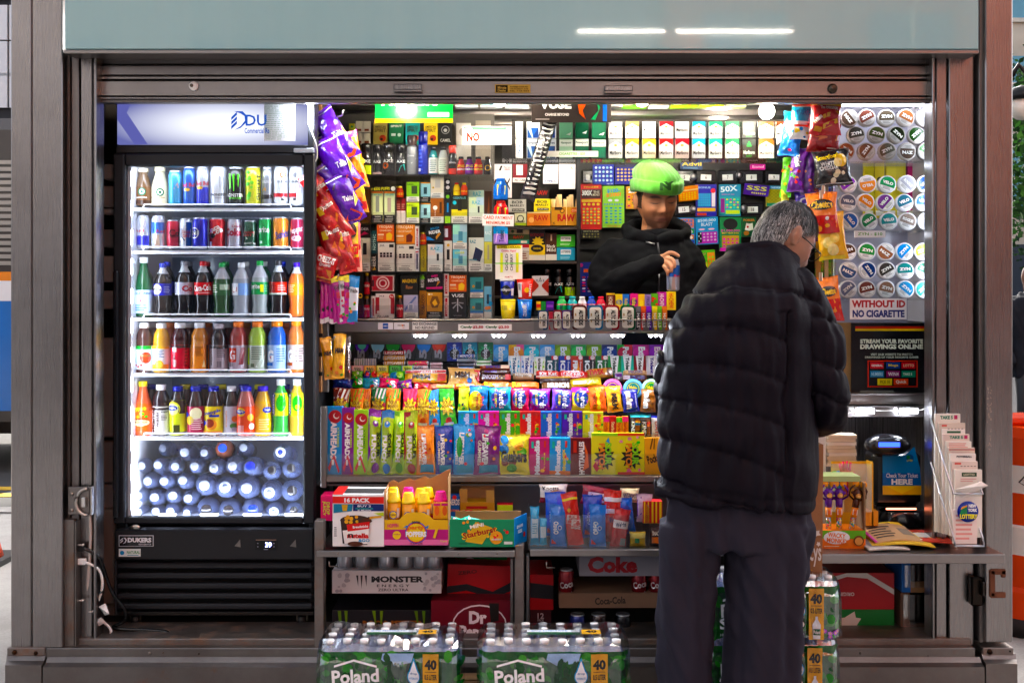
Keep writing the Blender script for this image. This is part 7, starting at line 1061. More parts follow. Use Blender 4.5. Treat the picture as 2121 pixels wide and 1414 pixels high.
for i,(x,c)in enumerate(((1800,'e8d838'),(1822,'e8d020'),(1846,'f0e050'),(1866,'e8d838'),(1890,'c83878'),(1908,'d04888'))):
    for q,(ya,yb)in enumerate(((345,400),(400,452))):o=carton(20*sc(.5),(yb-ya)*sc(.5),c,'c .5 .5 .3 3a3a20;r .1 .1 .9 .3 f0f0e0',d=.02,name='cigarillo_pack');put(o,x,yb,.5,label='%s cigarillo pack behind tins, %s row, %s from left'%('yellow' if i<4 else 'pink',('upper','lower')[q],ORD[i]),cat='cigarillo pack',group='packs behind the round tins')
sign(1770,1834,478,492,.295,'e8e8ee','t .5 .5 .8 .5 4a9a28 ZYN - $10','small white tin price tag in green letters','price_tag','paper')
sign(1761,1878,618,661,.285,'f0eef0','T .5 .74 .95 .36 b81424 WITHOUT ID;T .5 .27 .92 .36 1c2a7a NO CIGARETTE','white without ID no cigarette notice in red and blue','notice','paper')
sign(1763,1930,669,816,.42,'0e0e12','r .05 .92 1 .955 c82818;r .05 .89 1 .92 e8c020;T .5 .745 .78 .06 e4ead8 STREAM YOUR FAVORITE;T .5 .67 .78 .07 e4ead8 DRAWINGS ONLINE;t .5 .56 .52 .03 c8d0c0 VISIT OUR WEBSITE TO WATCH;t .5 .52 .66 .03 c8d0c0 DRAWINGS OF YOUR FAVORITE GAMES;r .2 .46 .82 .475 d83020;r .2 .1 .82 .115 d83020;r .2 .1 .215 .475 d83020;r .805 .1 .82 .475 d83020;r .23 .36 .4 .45 c8202a;r .43 .36 .6 .45 1c3a88;r .62 .36 .79 .45 c8202a;r .23 .24 .4 .33 2a78a8;r .43 .24 .6 .33 7a1c58;r .62 .24 .79 .33 108060;r .32 .13 .5 .22 e8d020;r .52 .13 .7 .22 d84020;t .315 .405 .14 .03 f0f0f0 GENERAL;t .515 .405 .12 .04 f0d040 Mega;t .705 .405 .13 .04 e8c8a8 LOTTO;t .315 .285 .14 .05 b8e0f0 NUMBERS;t .515 .285 .13 .05 f0e8f0 WIN4;t .69 .285 .11 .035 e8f0e8 TAKE 5;t .41 .175 .12 .05 5a5010 PICK 10;t .61 .175 .13 .05 f0f0e0 Quick;l 2 .1 .02 .6 .06 9a9a90','black lottery drawings poster with coloured game logos','poster','gloss')
o=carton(26*sc(.45),150*sc(.45),'a07848','',d=.02,mat='card',name='cardboard_strip');put(o,1750,818,.45,label='brown cardboard strip left of the black lottery poster',cat='cardboard')
rl=empty('right_ledge',(P(1830,0,.35).x,.4,P(0,864,.35).z),'steel ledge bars below the lottery poster','counter');rp_=Part(rl)
dbox('bar',1690,1932,816,839,.34,.5,'w','steel_h',.003,rp_);dbox('bar',1690,1932,841,864,.32,.5,'w','steel_h',.003,rp_);dbox('back_plate',1680,1935,864,1090,.62,.64,'5a5450','steel',0,rp_);dbox('divider_post',1691,1711,866,1138,.2,.5,'d8d4cc','paper',.003,rp_)
for i,x in enumerate((1793,1884)):
    g=G();g.pbox(x-21,x+20,844,857,.305,.32,'dfe3ea','gloss',.003);o=g.build('led_module');tag(o,'white LED module glowing on the right steel ledge, %s one'%('left','right')[i],'lamp','LED modules on the right ledge')
    for q in(-12,0,12):g=G();p=P(x+q,850.5,.303);g.ball(p,.0065,'w','led',8,5);g.build('diode',o)
    area('module_light',P(x,852,.29),(math.radians(50),0,0),.06,.015,.2,COOL)
cord('module_wire','thin white wire linking the LED modules on the ledge',[(1728,866,.3),(1745,860,.3),(1772,851,.31),(1793,850,.312),(1884,850,.312),(1915,846,.31),(1926,830,.31)],.002,'d8d4d0')
# ================================================================ right counter and what stands on it
rc=empty('right_counter',(P(1880,0,0).x,.1,P(0,1162,-.1).z),'steel counter shelf at the right with folded edge','counter');rcp=Part(rc)
zt_=P(0,1143,-.1).z;xr0,xr1=P(1560,0,-.1).x,P(2074,0,-.1).x
g=G();g.add([(xr0,-.13,zt_),(xr1,-.13,zt_),(xr1-.02,.2,zt_),(xr1-.14,.201,zt_),(xr1-.14,.55,zt_),(xr0,.55,zt_)],[(0,1,2,3,4,5)],'w','steel_h');rcp('worktop',g)
g=G();g.box(xr0,xr1,-.132,-.126,zt_-.033,zt_-.0005,'w','steel_h',.002);rcp('front_edge',g)
dbox('rear_step',1700,2000,1083,1104,.3,.55,'w','steel_h',.002,rcp)
ck=empty('ticket_checker',P(1860,1085,.3),'black lottery ticket checker with blue panel on right counter','ticket machine');kk=Part(ck)
dbox('body',1808,1910,935,1050,.30,.42,'121216','gloss',.02,kk)
g=G();c_=P(1838,921,.27);g.ball(c_,.06,'17171c','gloss',18,12,(1.5,.9,.72));kk('head',g)
dbox('display',1821,1864,916,925,.20,.22,'w','screen_blue',0,kk);dbox('display_bezel',1816,1869,911,929,.205,.23,'2a2a30','gloss',.005,kk)
W,H=80*sc(.29),100*sc(.29);g=G();g.add([(-W/2,0,0),(W/2,0,0),(W*.47,0,H*.55),(W*.32,0,H),(W*.1,0,H*.82),(-W*.2,0,H*.8),(-W/2,0,H*.85)],[(0,1,2,3,4,5,6)],'2a86c8','gloss')
prints(g,W,H,'p 1c68b8 0 .2 1 .2 .98 .45 0 .45;r 0 0 1 .19 e8b820;p f0d860 .1 .18 .9 .18 .5 .02;t .5 .4 .82 .09 f0f4f8 Check Your Ticket;T .5 .27 .55 .12 f4f8fc HERE;c .7 .76 .1 1c5a9a;c .66 .78 .05 38904a;t .7 .71 .16 .04 f0e030 LOTTERY',flat(W,0),'gloss');o=g.build('panel');o.parent=ck;o.location=P(1868,1024,.295)-Vector(ck.location)
g=G();g.lathe([(.09,0),(.095,.01),(.085,.055),(.06,.06)],22,'101014','gloss',off=P(1866,1084,.32));kk('base',g);dbox('scan_slot',1836,1898,1052,1055,.235,.24,'w','red_scan',0,kk)
# slip holder
sh_=empty('slip_holder',P(1990,1131,-.02),'wire holder packed with lottery play slips on right counter','rack');shp=Part(sh_)
slip=[(1935,1987,858,.16,'r .25 .72 .6 .86 1c7a60;t .4 .79 .3 .08 f0f0f0 TAKE;r .6 .72 .72 .88 c02060'),(1943,1997,877,.14,'r .1 .85 .3 .92 d84838;x 5 1 .3 .75 .95 .8 2a2a2a'),(1950,1997,890,.12,'r .2 .84 .7 .9 2a5a3a'),(1951,2006,900,.10,'r .4 .8 .7 .9 1c7a60;r .7 .8 .85 .95 c02060'),(1958,2010,915,.08,'l 3 .1 .8 .9 .95 e8b0a8'),(1963,2017,928,.06,'r 0 .86 1 .9 b83040'),(1966,2019,940,.05,'t .6 .86 .6 .06 2a2a3a POWERBALL'),(1970,2023,956,.03,'r .1 .86 .3 .92 d84838;x 5 1 .3 .78 .95 .82 2a2a2a'),(1976,2032,973,.01,'r .3 .72 .8 .84 2a4a2a;t .55 .78 .4 .05 e8e0c0 LOTTO;l 2 .2 .5 .8 .62 e0a8a0')]
for i,(x0,x1,y0,Y,s)in enumerate(slip):
    Y=-.005-i*.0105
    s=('T .45 .97 .5 .03 1c7a60 TAKE 5;r .75 .955 .88 .99 c02060','r .1 .97 .3 .985 d84838;x 5 1 .3 .94 .95 .955 2a2a2a','r .2 .965 .8 .985 2a5a3a','T .5 .97 .5 .03 1c7a60 TAKE 5;r .8 .955 .92 .99 c02060','l 3 .1 .93 .9 .99 e89a90','r 0 .975 1 .985 b83040;l 1 .1 .94 .9 .96 c8a8a0','T .55 .965 .6 .025 2a2a3a POWERBALL','r .1 .96 .35 .985 d84838;x 5 1 .3 .93 .95 .945 2a2a2a','r .25 .9 .8 .96 2a4a2a;t .52 .93 .4 .03 e8e0c0 LOTTO;l 2 .2 .82 .8 .88 e0a8a0')[i]
    yb=1128;o=carton((x1-x0)*sc(Y),(yb-y0)*sc(Y)*.9,('ece4d8','d8c8b8','f0e8e0','e4d0c4')[i%4],s,d=.012,mat='paper',name='play_slips');put(o,(x0+x1)/2+2,y0+(yb-y0)*.9,Y-.02,(0,0,0),'stack of play slips in the wire holder, %s from the back'%ORD[i],'paper slips','play slips in the wire holder')
o=carton(.052*1.6,.12,'f0dcd4','l 6 .1 .1 .9 .9 e89890',d=.01,mat='paper',name='play_slips');put(o,1999,1126,-.115,(0,0,0),'pink printed play slips in the lowest front pocket of the wire holder','paper slips','play slips in the wire holder')
for xa_,xb_ in((1928,1975),(1980,2035)):
    g=G();g.tube([P(xa_,868,-.01),P(xa_+(xb_-xa_)*.75,985,-.1),P(xb_,1022,-.12),P(xb_+2,1022,-.12)],.0035,7,'c4c4ca','metal');g.tube([P(xa_,957,-.01),P(xb_,1112,-.12),P(xb_+3,1128,-.122)],.0035,7,'c4c4ca','metal');shp('wire',g)
g=G();g.tube([P(1975,1022,-.12),P(2035,1022,-.12)],.0035,7,'c4c4ca','metal');g.tube([P(1977,1130,-.122),P(2038,1130,-.122)],.004,7,'c4c4ca','metal');shp('wire',g)
g=G();R=21.5*sc(-.06);g.lathe([(R,-.002),(R,0),(.0005,0)],26,'1c2a8a','gloss',axis='y',off=(0,0,R));prints(g,2*R,2*R,'p 2a7a4a .1 .35 .45 .35 .45 .8 .2 .7;p d89020 .14 .6 .45 .75 .45 .82 .2 .72;T .7 .78 .36 .16 f0f0f4 NEW;T .7 .58 .44 .16 f0f0f4 YORK;T .52 .28 .84 .22 e8e030 LOTTERY',flat(2*R,-.0006),'gloss');o=g.build('round_sticker');o.parent=sh_;o.location=P(2005,1081,-.128)-Vector(sh_.location)
g=G();g.add([(0,0,0),(.09,-.01,.03),(.115,-.01,.015),(.03,.01,-.03),(.06,-.02,.012)],[(0,3,4),(3,2,4),(2,1,4),(1,0,4)],'f0e8e0','paper');o=g.build('folded_slip');put(o,1977,1013,-.12,label='folded white slip sticking out of the wire holder',cat='paper slip')
# paper stack, candy boxes, newspapers
for i in range(9):
    g=G();y=966-i*7.3;w=.11 if i<8 else .105;g.box(-w/2,w/2,0,.08,0,.0125,'d8c4a8' if i%3 else 'e8dcd0','paper');o=g.build('slip_bundle');put(o,1742+(i*13)%5,y,.28,(0,0,math.radians((i*29)%11-5)),'bundle of printed slips, %s from the bottom of the pile'%ORD[i],'paper slips','slip pile by the white post')
yb_=empty('hand_candy_box',P(1770,1088,.12),'yellow candy display box with clear front and red toy hand','candy box');yp=Part(yb_)
dbox('back_card',1722,1808,955,1088,.16,.165,'e8b420','print',0,yp);dbox('front_card',1787,1819,1058,1088,.09,.16,'e89a28','print',0,yp);dbox('side_card',1806,1809,958,1088,.09,.16,'d8a018','print',0,yp)
g=G();p=P(1752,985,.13);g.ball(p,.024,'e82848','gloss',10,8,(1,.5,1))
for q,(dx,l)in enumerate(((-.02,.028),(-.009,.036),(.003,.038),(.015,.032))):g.tube([p+Vector((dx*.8,0,.012)),p+Vector((dx*1.15,0,.018+l))],[.006,.0048],7,'e82848','gloss')
g.tube([p+Vector((.018,0,-.005)),p+Vector((.034,0,.012))],[.006,.005],7,'e82848','gloss');g.tube([p,p+Vector((.004,0,-.07))],.008,7,'e82848','gloss');yp('toy_hand',g)
for x,c in((1733,'58b838'),(1740,'3a90d8')):g=G();p=P(x,992,.14);g.tube([p,p+Vector((-.01,0,.03))],[.016,.008],8,c,'gloss');g.tube([p,p+Vector((0,0,-.08))],.007,7,c,'gloss');yp('toy_hand',g)
dbox('clear_front',1722,1806,960,1060,.085,.087,'w','wrap',0,yp)
mk_=empty('monkey_candy_box',P(1748,1136,-.02),'orange and green toy candy box on the right counter','candy box');mp_=Part(mk_)
dbox('tray',1702,1793,1098,1136,-.04,.08,'e87824','print',0,mp_);dbox('side_card',1790,1793,1000,1098,-.04,.08,'8a6a48','card',0,mp_);dbox('top_card',1702,1782,986,997,-.02,.08,'a8b888','print',0,mp_)
W,H=91*sc(-.04),38*sc(-.04);g=G();prints(g,W,H,'r 0 .55 1 1 68b038;e .34 .62 .3 .36 f0f4f8;k .34 .74 .4 .26 -6 e8741c WACKY;k .36 .44 .5 .26 -6 e8741c MONKEY;l 1 .05 .1 .4 .2 f8e0c8;c .84 .45 .12 6a4020;c .84 .42 .09 d8a878',flat(W,0));o=g.build('lettering');o.parent=mk_;o.location=P(1747.5,1136,-.0405)-Vector(mk_.location)
for i,(x,c,c2,tilt)in enumerate(((1716,'5a1c8a','5a1c8a',0),(1738,'5a1c8a','5a1c8a',0),(1763,'4a2414','4a2414',10))):
    g=G();p=Vector((0,0,0));g.lathe([(.010,0),(.0105,.05)],10,'d8e8f0','wrap');o=g.build('monkey_toy');rn=random.Random(i)
    g=G()
    for q in range(22):a=rn.uniform(0,6.28);g.ball((.0065*math.cos(a),.0065*math.sin(a),.004+.042*rn.random()),.0035,rn.choice(('e83878','38b848','f0d020','38a0e0','f08020')),'gloss',6,4)
    tag(g.build('candy_beads',o),kind='stuff')
    g=G();g.lathe([(.0115,.05),(.012,.085)],10,'e88a38','gloss');prints(g,.022,.033,'r .1 .2 .9 .8 f0e0d0;l 3 .2 .3 .8 .7 d84828',curved(.022,.0122,.052),'gloss');g.build('sleeve',o)
    g=G();g.lathe([(.0125,.085),(.013,.11),(.010,.118)],10,c,'gloss');g.ball((0,-.001,.134),.0185,c,'gloss',12,8);g.ball((-.019,0,.136),.006,c,'gloss',8,5);g.ball((.019,0,.136),.006,c,'gloss',8,5);g.build('figure',o)
    g=G();g.ball((0,-.011,.131),.012,'d8a060','gloss',10,7,(1,.8,1));g.ball((0,-.017,.126),.008,'e0b070','gloss',8,6,(1.2,.7,.8));g.ball((-.005,-.0195,.138),.0022,'k','gloss',6,4);g.ball((.005,-.0195,.138),.0022,'k','gloss',6,4);g.build('face',o)
    g=G()
    for s_ in(-1,1):g.tube([(s_*.012,0,.112),(s_*.030,-.004,.124),(s_*.030,-.004,.148),(s_*.016,-.004,.166)],.004,6,c2,'gloss');g.lathe([(.001,-.003),(.013,-.002),(.013,.002),(.001,.003)],10,'f0a020','gloss',axis='y',off=(s_*.014,-.004,.17))
    g.build('arm',o);put(o,x,1098,-.01,(0,math.radians(tilt),0),'monkey candy toy, %s in the orange box'%('left purple one','middle purple one','right brown tilted one')[i],'toy','monkey toys in the candy box')
for i,(x0,x1,y,Y,c,s,rz,d)in enumerate(((1795,1880,1136,-.06,'c8c0b8','r .1 .2 .9 .8 8a8a8a',4,'lowest folded newspaper'),(1800,1930,1133,-.03,'e8c028','o 8 .1 .1 .9 .9 .06 e03088 8a2a20 f0f0e8',-3,'yellow pictured magazine'),(1870,1966,1127,.02,'d83a20','x 9 3 .1 .2 .9 .8 2a2a2a e8a020;r .3 .3 .6 .7 e8e0d8',-8,'red and black magazine'),(1806,1908,1121,.0,'d0a878','l 5 .1 .15 .6 .85 3a3028;r .7 .3 .95 .7 8a7a68;r 0 0 .05 1 e040b8',5,'tan newspaper with magenta edge'),(1850,1900,1110,.05,'f0d81c','p 2a2a2a .1 .2 .3 .9 .5 .9 .3 .2',8,'bright yellow magazine'))):
    W=(x1-x0)*sc(Y);D=.17;g=G();n=8;vs=[]
    for q in range(n+1):
        u=q/n;zz_=.006+.012*math.sin(u*3.1)*(1 if i%2 else .3)+.004*i
        for yy in(0,D):vs+=[((u-.5)*W,yy,zz_),((u-.5)*W,yy,zz_-.005)]
    fs=[]
    for q in range(n):a=q*4;b2=a+4;fs+=[(a,b2,b2+2,a+2),(a+1,a+3,b2+3,b2+1),(a,a+1,b2+1,b2),(a+2,b2+2,b2+3,a+3)]
    g.add(vs,fs,c,'paper');f=lambda x,z,off:(x-W/2,z,.0065+.012*math.sin(x/W*3.1)*(1 if i%2 else .3)+.004*i+off);prints(g,W,D,s,f,'paper',seg=8)
    o=g.build('magazine');o.location=(P((x0+x1)/2,0,Y).x,Y-.03,zt_+.002);o.rotation_euler=(math.radians(8 if i>2 else 2),0,math.radians(rz));tag(o,d+' lying on the right counter','magazine','papers on the right counter')
# ---- storage under the right counter
ST='boxes stored under the counters'
stack('under the right counter',ST,.2,[(1715,1852,1262,1326,'green soda carton with white star','0c7a30','p e4dcd4 .0 .7 .25 .75 .4 .95 .42 .75 .5 .72 .42 .45 .45 .2 .2 .35 0 .3;k .87 .12 .22 .14 4 e8e8e0 Sprite',dict(d=.25)),(1712,1852,1186,1261,'red soda carton stored upside down','b01420','p d8d4d0 .0 .72 .3 .9 .6 .85 1 .4 1 .55 .6 1.0 .3 1 0 .85;u .25 .42 .32 .1 e8dcd8 ORIGINAL',dict(d=.25))])
def holed(name,x0,x1,y0,y1,Y,col,inner,label):
    root=empty(name,P((x0+x1)/2,y1,Y),label,'box',ST);q=Part(root)
    w=(x1-x0)*.16;dbox('side',x0,x0+w,y0,y1,Y,Y+.2,col,'card',0,q);dbox('side',x1-w,x1,y0,y1,Y,Y+.2,col,'card',0,q);dbox('front_lip',x0+w,x1-w,y1-(y1-y0)*.36,y1,Y+.001,Y+.012,inner,'card',0,q);dbox('back',x0+w,x1-w,y0,y1,Y+.18,Y+.2,'17120e','matte',0,q);dbox('plastic',x0+6,x1-6,y0+4,y1-10,Y-.012,Y-.01,'w','wrap',0,q)
holed('torn_box',1868,1981,1166,1226,.18,'1c70c8','a8784a','torn blue cardboard box with plastic under right counter');holed('torn_box',1865,1984,1227,1327,.18,'6a4a38','7a5640','torn brown cardboard box in clear plastic under right counter')
# ================================================================ lower left counters
def shelf_counter(name,label,x0,x1,ytop,Y0,edge):
    root=empty(name,(P((x0+x1)/2,0,Y0).x,Y0+.2,P(0,ytop+14,Y0).z),label,'counter');q=Part(root)
    z=P(0,ytop,Y0).z;a,b=P(x0,0,Y0).x,P(x1,0,Y0).x
    g=G();g.box(a,b,Y0,.6,z-.004,z,'w','steel_h',.001);q('worktop',g);g=G();g.box(a,b,Y0-.004,Y0,z-edge,z-.001,'w','steel_h',.001);q('front_edge',g)
    return q,z
q1,zl=shelf_counter('left_counter','worn steel counter shelf in front of the candy display',656,1066,1140,-.02,.022)
q2,zl2=shelf_counter('middle_counter','steel counter shelf carrying the clear cookie bin',1098,1560,1137,0.0,.024)
for x in(700,790,865,950,1030):g=G();g.lathe([(.004,0),(.003,.002),(.0003,.0025)],8,'8a8078','metal',axis='y',off=P(x,1146,-.0245));q1('rivet',g)
for x0,x1,y0,y1,Y,m in((651,671,1078,1350,.0,'steel_rusty'),(1066,1086,1128,1345,.02,'steel_rusty'),(1090,1097,1150,1345,.02,'steel_dark'),(1057,1064,1155,1345,.03,'steel_dark')):dbox('leg',x0,x1,y0,y1,Y,Y+.05,'w',m,.003,q1)
dbox('rear_panel',655,1400,1000,1140,.62,.64,'3a2c26','steel_dark',0,q1);dbox('lower_shelf',655,1400,1002,1006,.3,.62,'2a2320','steel_dark',0,q1)
for x,y in((682,1160),(1132,1163)):g=G();g.tube([P(x,y,0),P(x,y+12,0),P(x+18,y+12,0)],.003,6,'8a8078','metal');q1('hook',g)
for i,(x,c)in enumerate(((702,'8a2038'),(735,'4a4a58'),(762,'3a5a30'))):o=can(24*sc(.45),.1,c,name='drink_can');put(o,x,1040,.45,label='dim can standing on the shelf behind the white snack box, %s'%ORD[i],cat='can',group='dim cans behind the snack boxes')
# boxes on the left counter
s_=sc(.03)
o=carton(20*s_*1.2,53*s_,'d81c60','d .3 .5 .6 .3 c8e030 JUICY;d .65 .5 .5 .3 c8e030 DROP',d=.1,name='candy_box');put(o,676,1078,.15,label='pink candy box left of the white snack box',cat='candy box')
o=carton(106*s_,104*s_,'f0efee','r 0 .85 1 .985 d8241c;T .48 .915 .5 .09 f4f4f4 16 PACK;r .4 .7 1 .84 1c2a68;t .62 .8 .26 .04 f0f0f4 BUY 2;t .62 .75 .34 .03 58b8a8 FOR A CHANCE TO WIN;t .62 .715 .26 .035 f0f0f4 $1 MILLION;p 3a7a98 .02 .84 .4 .84 .38 .7 .02 .66;p c8a040 .18 .83 .3 .83 .28 .7 .2 .7;p b8d030 .8 .66 1 .68 1 .6;p 2a1c18 .16 .5 .2 .06 .68 .04 .74 .55;e .45 .52 .3 .1 3a2a24;o 9 .2 .48 .5 .62 .035 d8a050 e0b060;p 4a2414 .5 .5 .72 .6 .78 .5 .6 .4;p d8a860 .74 .6 .96 .62 .96 .58 .72 .55;p f0ece8 .2 .32 .72 .36 .7 .06 .24 .06;p d02020 .28 .44 .73 .5 .72 .36 .3 .3;k .55 .4 .3 .05 5 f0f0f0 Breadsticks;T .5 .22 .42 .1 c81c1c nutella;t .36 .22 .1 .08 1a1414 n;k .62 .13 .22 .06 0 2a90c8 &GO;e .45 .06 .15 .05 4a2414;l 5 .04 .2 .1 .4 5a5a5a',d=.12,name='snack_box');put(o,742,1131,.0,(0,0,math.radians(-2)),'white snack box reading 16 pack with red band','snack box')
g=G();W=106*s_;g.box(-W/2,W/2,.0,.12,0,.004,'f0efee');g.box(-W*.3,W*.46,.02,.09,.004,.005,'1a1412','matte');g.box(-W/2,-W*.3,.0,.119,.004,.006,'d8241c');tp=g.build('lid');tp.parent=o;tp.location=(0,0,104*s_);tp.rotation_euler=(math.radians(4),0,0)
pb=empty('popper_box',P(862,1128,.0),'yellow and magenta party popper display box on left counter','display box');pbp=Part(pb)
W,H=133*sc(0),52*sc(0);g=G();g.box(-W/2,W/2,0,.15,0,H*.05,'d8508a');pts=[(-.5,0),(.5,0),(.5,1),(.27,1),(.2,1.18),(.08,1.3),(-.08,1.3),(-.2,1.18),(-.27,1),(-.5,1)];g.add([(x*W,0,z*H)for x,z in pts]+[(x*W,.002,z*H)for x,z in pts],[tuple(range(10)),tuple(reversed(range(10,20)))]+[(i,10+i,10+(i+1)%10,(i+1)%10)for i in range(10)],'e8b81c','print')
prints(g,W,H,'r 0 .22 1 .62 b81c78;r 0 0 1 .22 e890b8;c .5 .5 .17 2a60c0;c .5 .5 .155 e84a30;c .5 .5 .14 f0d020;t .5 .9 .12 .12 2a2420 BOOM;T .5 .68 .26 .2 e87a1c party;T .5 .44 .32 .22 f4f4f8 POPPERS;c .2 .4 .065 f0c820;t .2 .44 .1 .06 b81c60 make;k .14 .78 .17 .16 4 d82878 HOPPIN;p 3a80d0 .3 .7 .36 .8 .38 .72;p 3a80d0 .64 .72 .7 .8 .68 .66;p e8b820 .76 .3 .8 .28 .86 .75 .82 .78;t .93 .16 .1 .1 e8e030 12 pcs;t .5 .08 .2 .08 6a1c40 THE BLAST ZONE',flat(W,-.0006));o=g.build('front_tray');o.parent=pb
g=G();n=12;hh=140*sc(.12);vs=[]
for i in range(n+1):
    u=i/n;z=hh*(.80+(.2 if u>.85 else .12*u)+.03*math.sin(i*2.1));vs+=[((u-.5)*W,.15,0),((u-.5)*W,.15,z),((u-.5)*W,.153,z),((u-.5)*W,.153,0)]
g.add(vs,[f for i in range(n)for f in((i*4,i*4+4,i*4+5,i*4+1),(i*4+1,i*4+5,i*4+6,i*4+2),(i*4+2,i*4+6,i*4+7,i*4+3))],'a87848','card');g.box(-W/2,-W/2+.002,0,.15,0,hh*.78,'a87848','card');g.box(W/2-.002,W/2,0,.15,0,hh*.95,'b88850','card');g.build('back_card',pb)
for i,(x,y,Y,c)in enumerate(((816,1071,.03,'y'),(846,1073,.03,'y'),(878,1073,.03,'y'),(913,1070,.06,'m'),(815,1062,.1,'y'),(846,1062,.1,'m'),(872,1064,.1,'y'),(886,1062,.11,'y'))):
    s=sc(Y);R=14*s;Hh=64*s;g=G();g.lathe([(R,0),(R,Hh*.66)],14,'e89c18','gloss');prints(g,2*R,Hh*.62,'r 0 0 1 .2 c83870;c .5 .45 .3 2a60c0;c .5 .45 .24 f0d020;t .5 .45 .5 .1 3a2010 POPPERS;r .75 .3 .95 .8 e8e0d0',curved(2*R,R,0),'gloss',seg=5);o=g.build('party_popper')
    g=G();c2='f0cc1c' if c=='y' else 'e82c90';g.lathe([(R*1.06,Hh*.66),(R*1.06,Hh*.72),(R*.95,Hh*.74),(R*.72,Hh*.98),(R*.6,Hh),(.0005,Hh)],14,c2,'gloss');g.build('cap',o);put(o,x,y+10,Y+.012,label='%s capped party popper, %s from left in the %s row'%('yellow' if c=='y' else 'pink',ORD[i%4],'front' if i<4 else 'back'),cat='party popper',group='party poppers in the display box')
for i,(x,c)in enumerate(((905,'e8a020'),(921,'f0b830'))):o=carton(16*sc(.02),34*sc(.02),c,'e .5 .5 .3 .3 e86820;r .1 .8 .9 .95 d83080',d=.004,name='popper_card');put(o,x,1074,.02+i*.004,label='small orange instruction card in the popper box, %s'%('left','right')[i],cat='card')
sb=empty('fruit_chew_box',P(1007,1132,-.0),'open green fruit chew display box with blue side','display box');W,H=134*sc(0),56*sc(0);g=G();ang=math.radians(0)
g.box(-W/2,W/2,0,.0025,0,H,'1c8a5a');prints(g,W,H,'o 9 .05 .2 .95 .95 .025 e8c030 e88a28 d83838;p d8b040 .24 .2 .5 .1 .66 .7 .4 .92;k .42 .78 .22 .14 12 f4f0e8 MiNi;k .46 .52 .56 .26 12 f0d028 Starburst;k .46 .53 .53 .22 12 a81c20 Starburst;c .72 .34 .1 e8a040;o 6 .64 .24 .8 .44 .03 e83838 58b838 f0c030;t .72 .28 .14 .06 f0f0f0 FAVEREDS;r .84 .1 .97 .2 d8e0d8;l 1 .14 .1 .3 .16 0e5a38',flat(W,-.0005));f=g.build('front_card',sb);f.location=(-.015,0,0);f.rotation_euler=(math.radians(-4),0,math.radians(1))
g=G();D=.11;g.box(0,.0025,0,D,0,H*1.05,'2a8ad0');g.build('side_card',sb).location=(W/2-.016,.002,0);sd_=sb.children[-1];sd_.rotation_euler=(0,0,math.radians(-24))
g=G();W2,H2=D,H*1.05;prints(g,W2,H2,'T .5 .66 .5 .14 d8ecf8 SHARE;T .5 .48 .36 .14 d8ecf8 SIZE;c .8 .3 .09 d83030',lambda x,z,off:(.0025+off,x,z)if False else(-off,x,z));
g=G();prints(g,W2,H2,'T .4 .66 .5 .12 e4f0f8 SHARE;T .4 .48 .36 .12 e4f0f8 SIZE;c .75 .3 .09 d83030',lambda x,z,off:(.0028+off,x,z));g.build('lettering',sd_)
g=G();g.box(-W/2,W/2+.01,D-.003,D,0,H*1.12,'a87c4c','card');g.build('back_card',sb);g=G();g.box(-W/2,W/2,.003,D-.003,0,.004,'a87c4c','card');g.build('floor',sb)
for i,(x,a,c)in enumerate(((945,.3,'38c8a0'),(962,-.4,'58d0b0'),(978,.2,'78d8c0'))):o=bag(34*sc(.05),22*sc(.05),c,'o 5 .1 .1 .9 .9 .08 e8e8e8 2a98c8',name='candy_bag');put(o,x,1090,.05,(-.8,a,0),'mint green candy bag in the open green box, %s'%('left','middle','right')[i],'candy bag','bags in the open green box')
stack('behind the open green box','boxes behind the green box',.22,[(930,953,1027,1068,'blue candy box with white letters','1c60c0','t .5 .7 .9 .3 f0f4f8 NERDS;t .5 .3 .8 .16 e8782c bites;c .5 .95 .2 c82028',dict(d=.06)),(951,1024,1040,1078,'gold candy bar box with torn top','b08438','T .5 .4 .66 .4 c81c20 Twix;r .2 .66 .8 .8 a81820',dict(d=.10,name='torn_box')),(1030,1062,1045,1075,'red and green candy carton','c8404a','r 0 .6 1 1 b8d048',dict(d=.05))])
dbx=[q for q in COL.objects if q.name.startswith('torn_box')and q.type=='MESH'][-1];
for x0,x1,h,ya in((-.066,-.036,.05,0),(.036,.066,.045,0),(-.066,.066,.06,.097)):g=G();g.box(x0,x1,ya,ya+.003,0,h,'b08438' if ya==0 else 'a87c4c','card');g.build('torn_flap',dbx).location=(0,0,38*sc(.22))
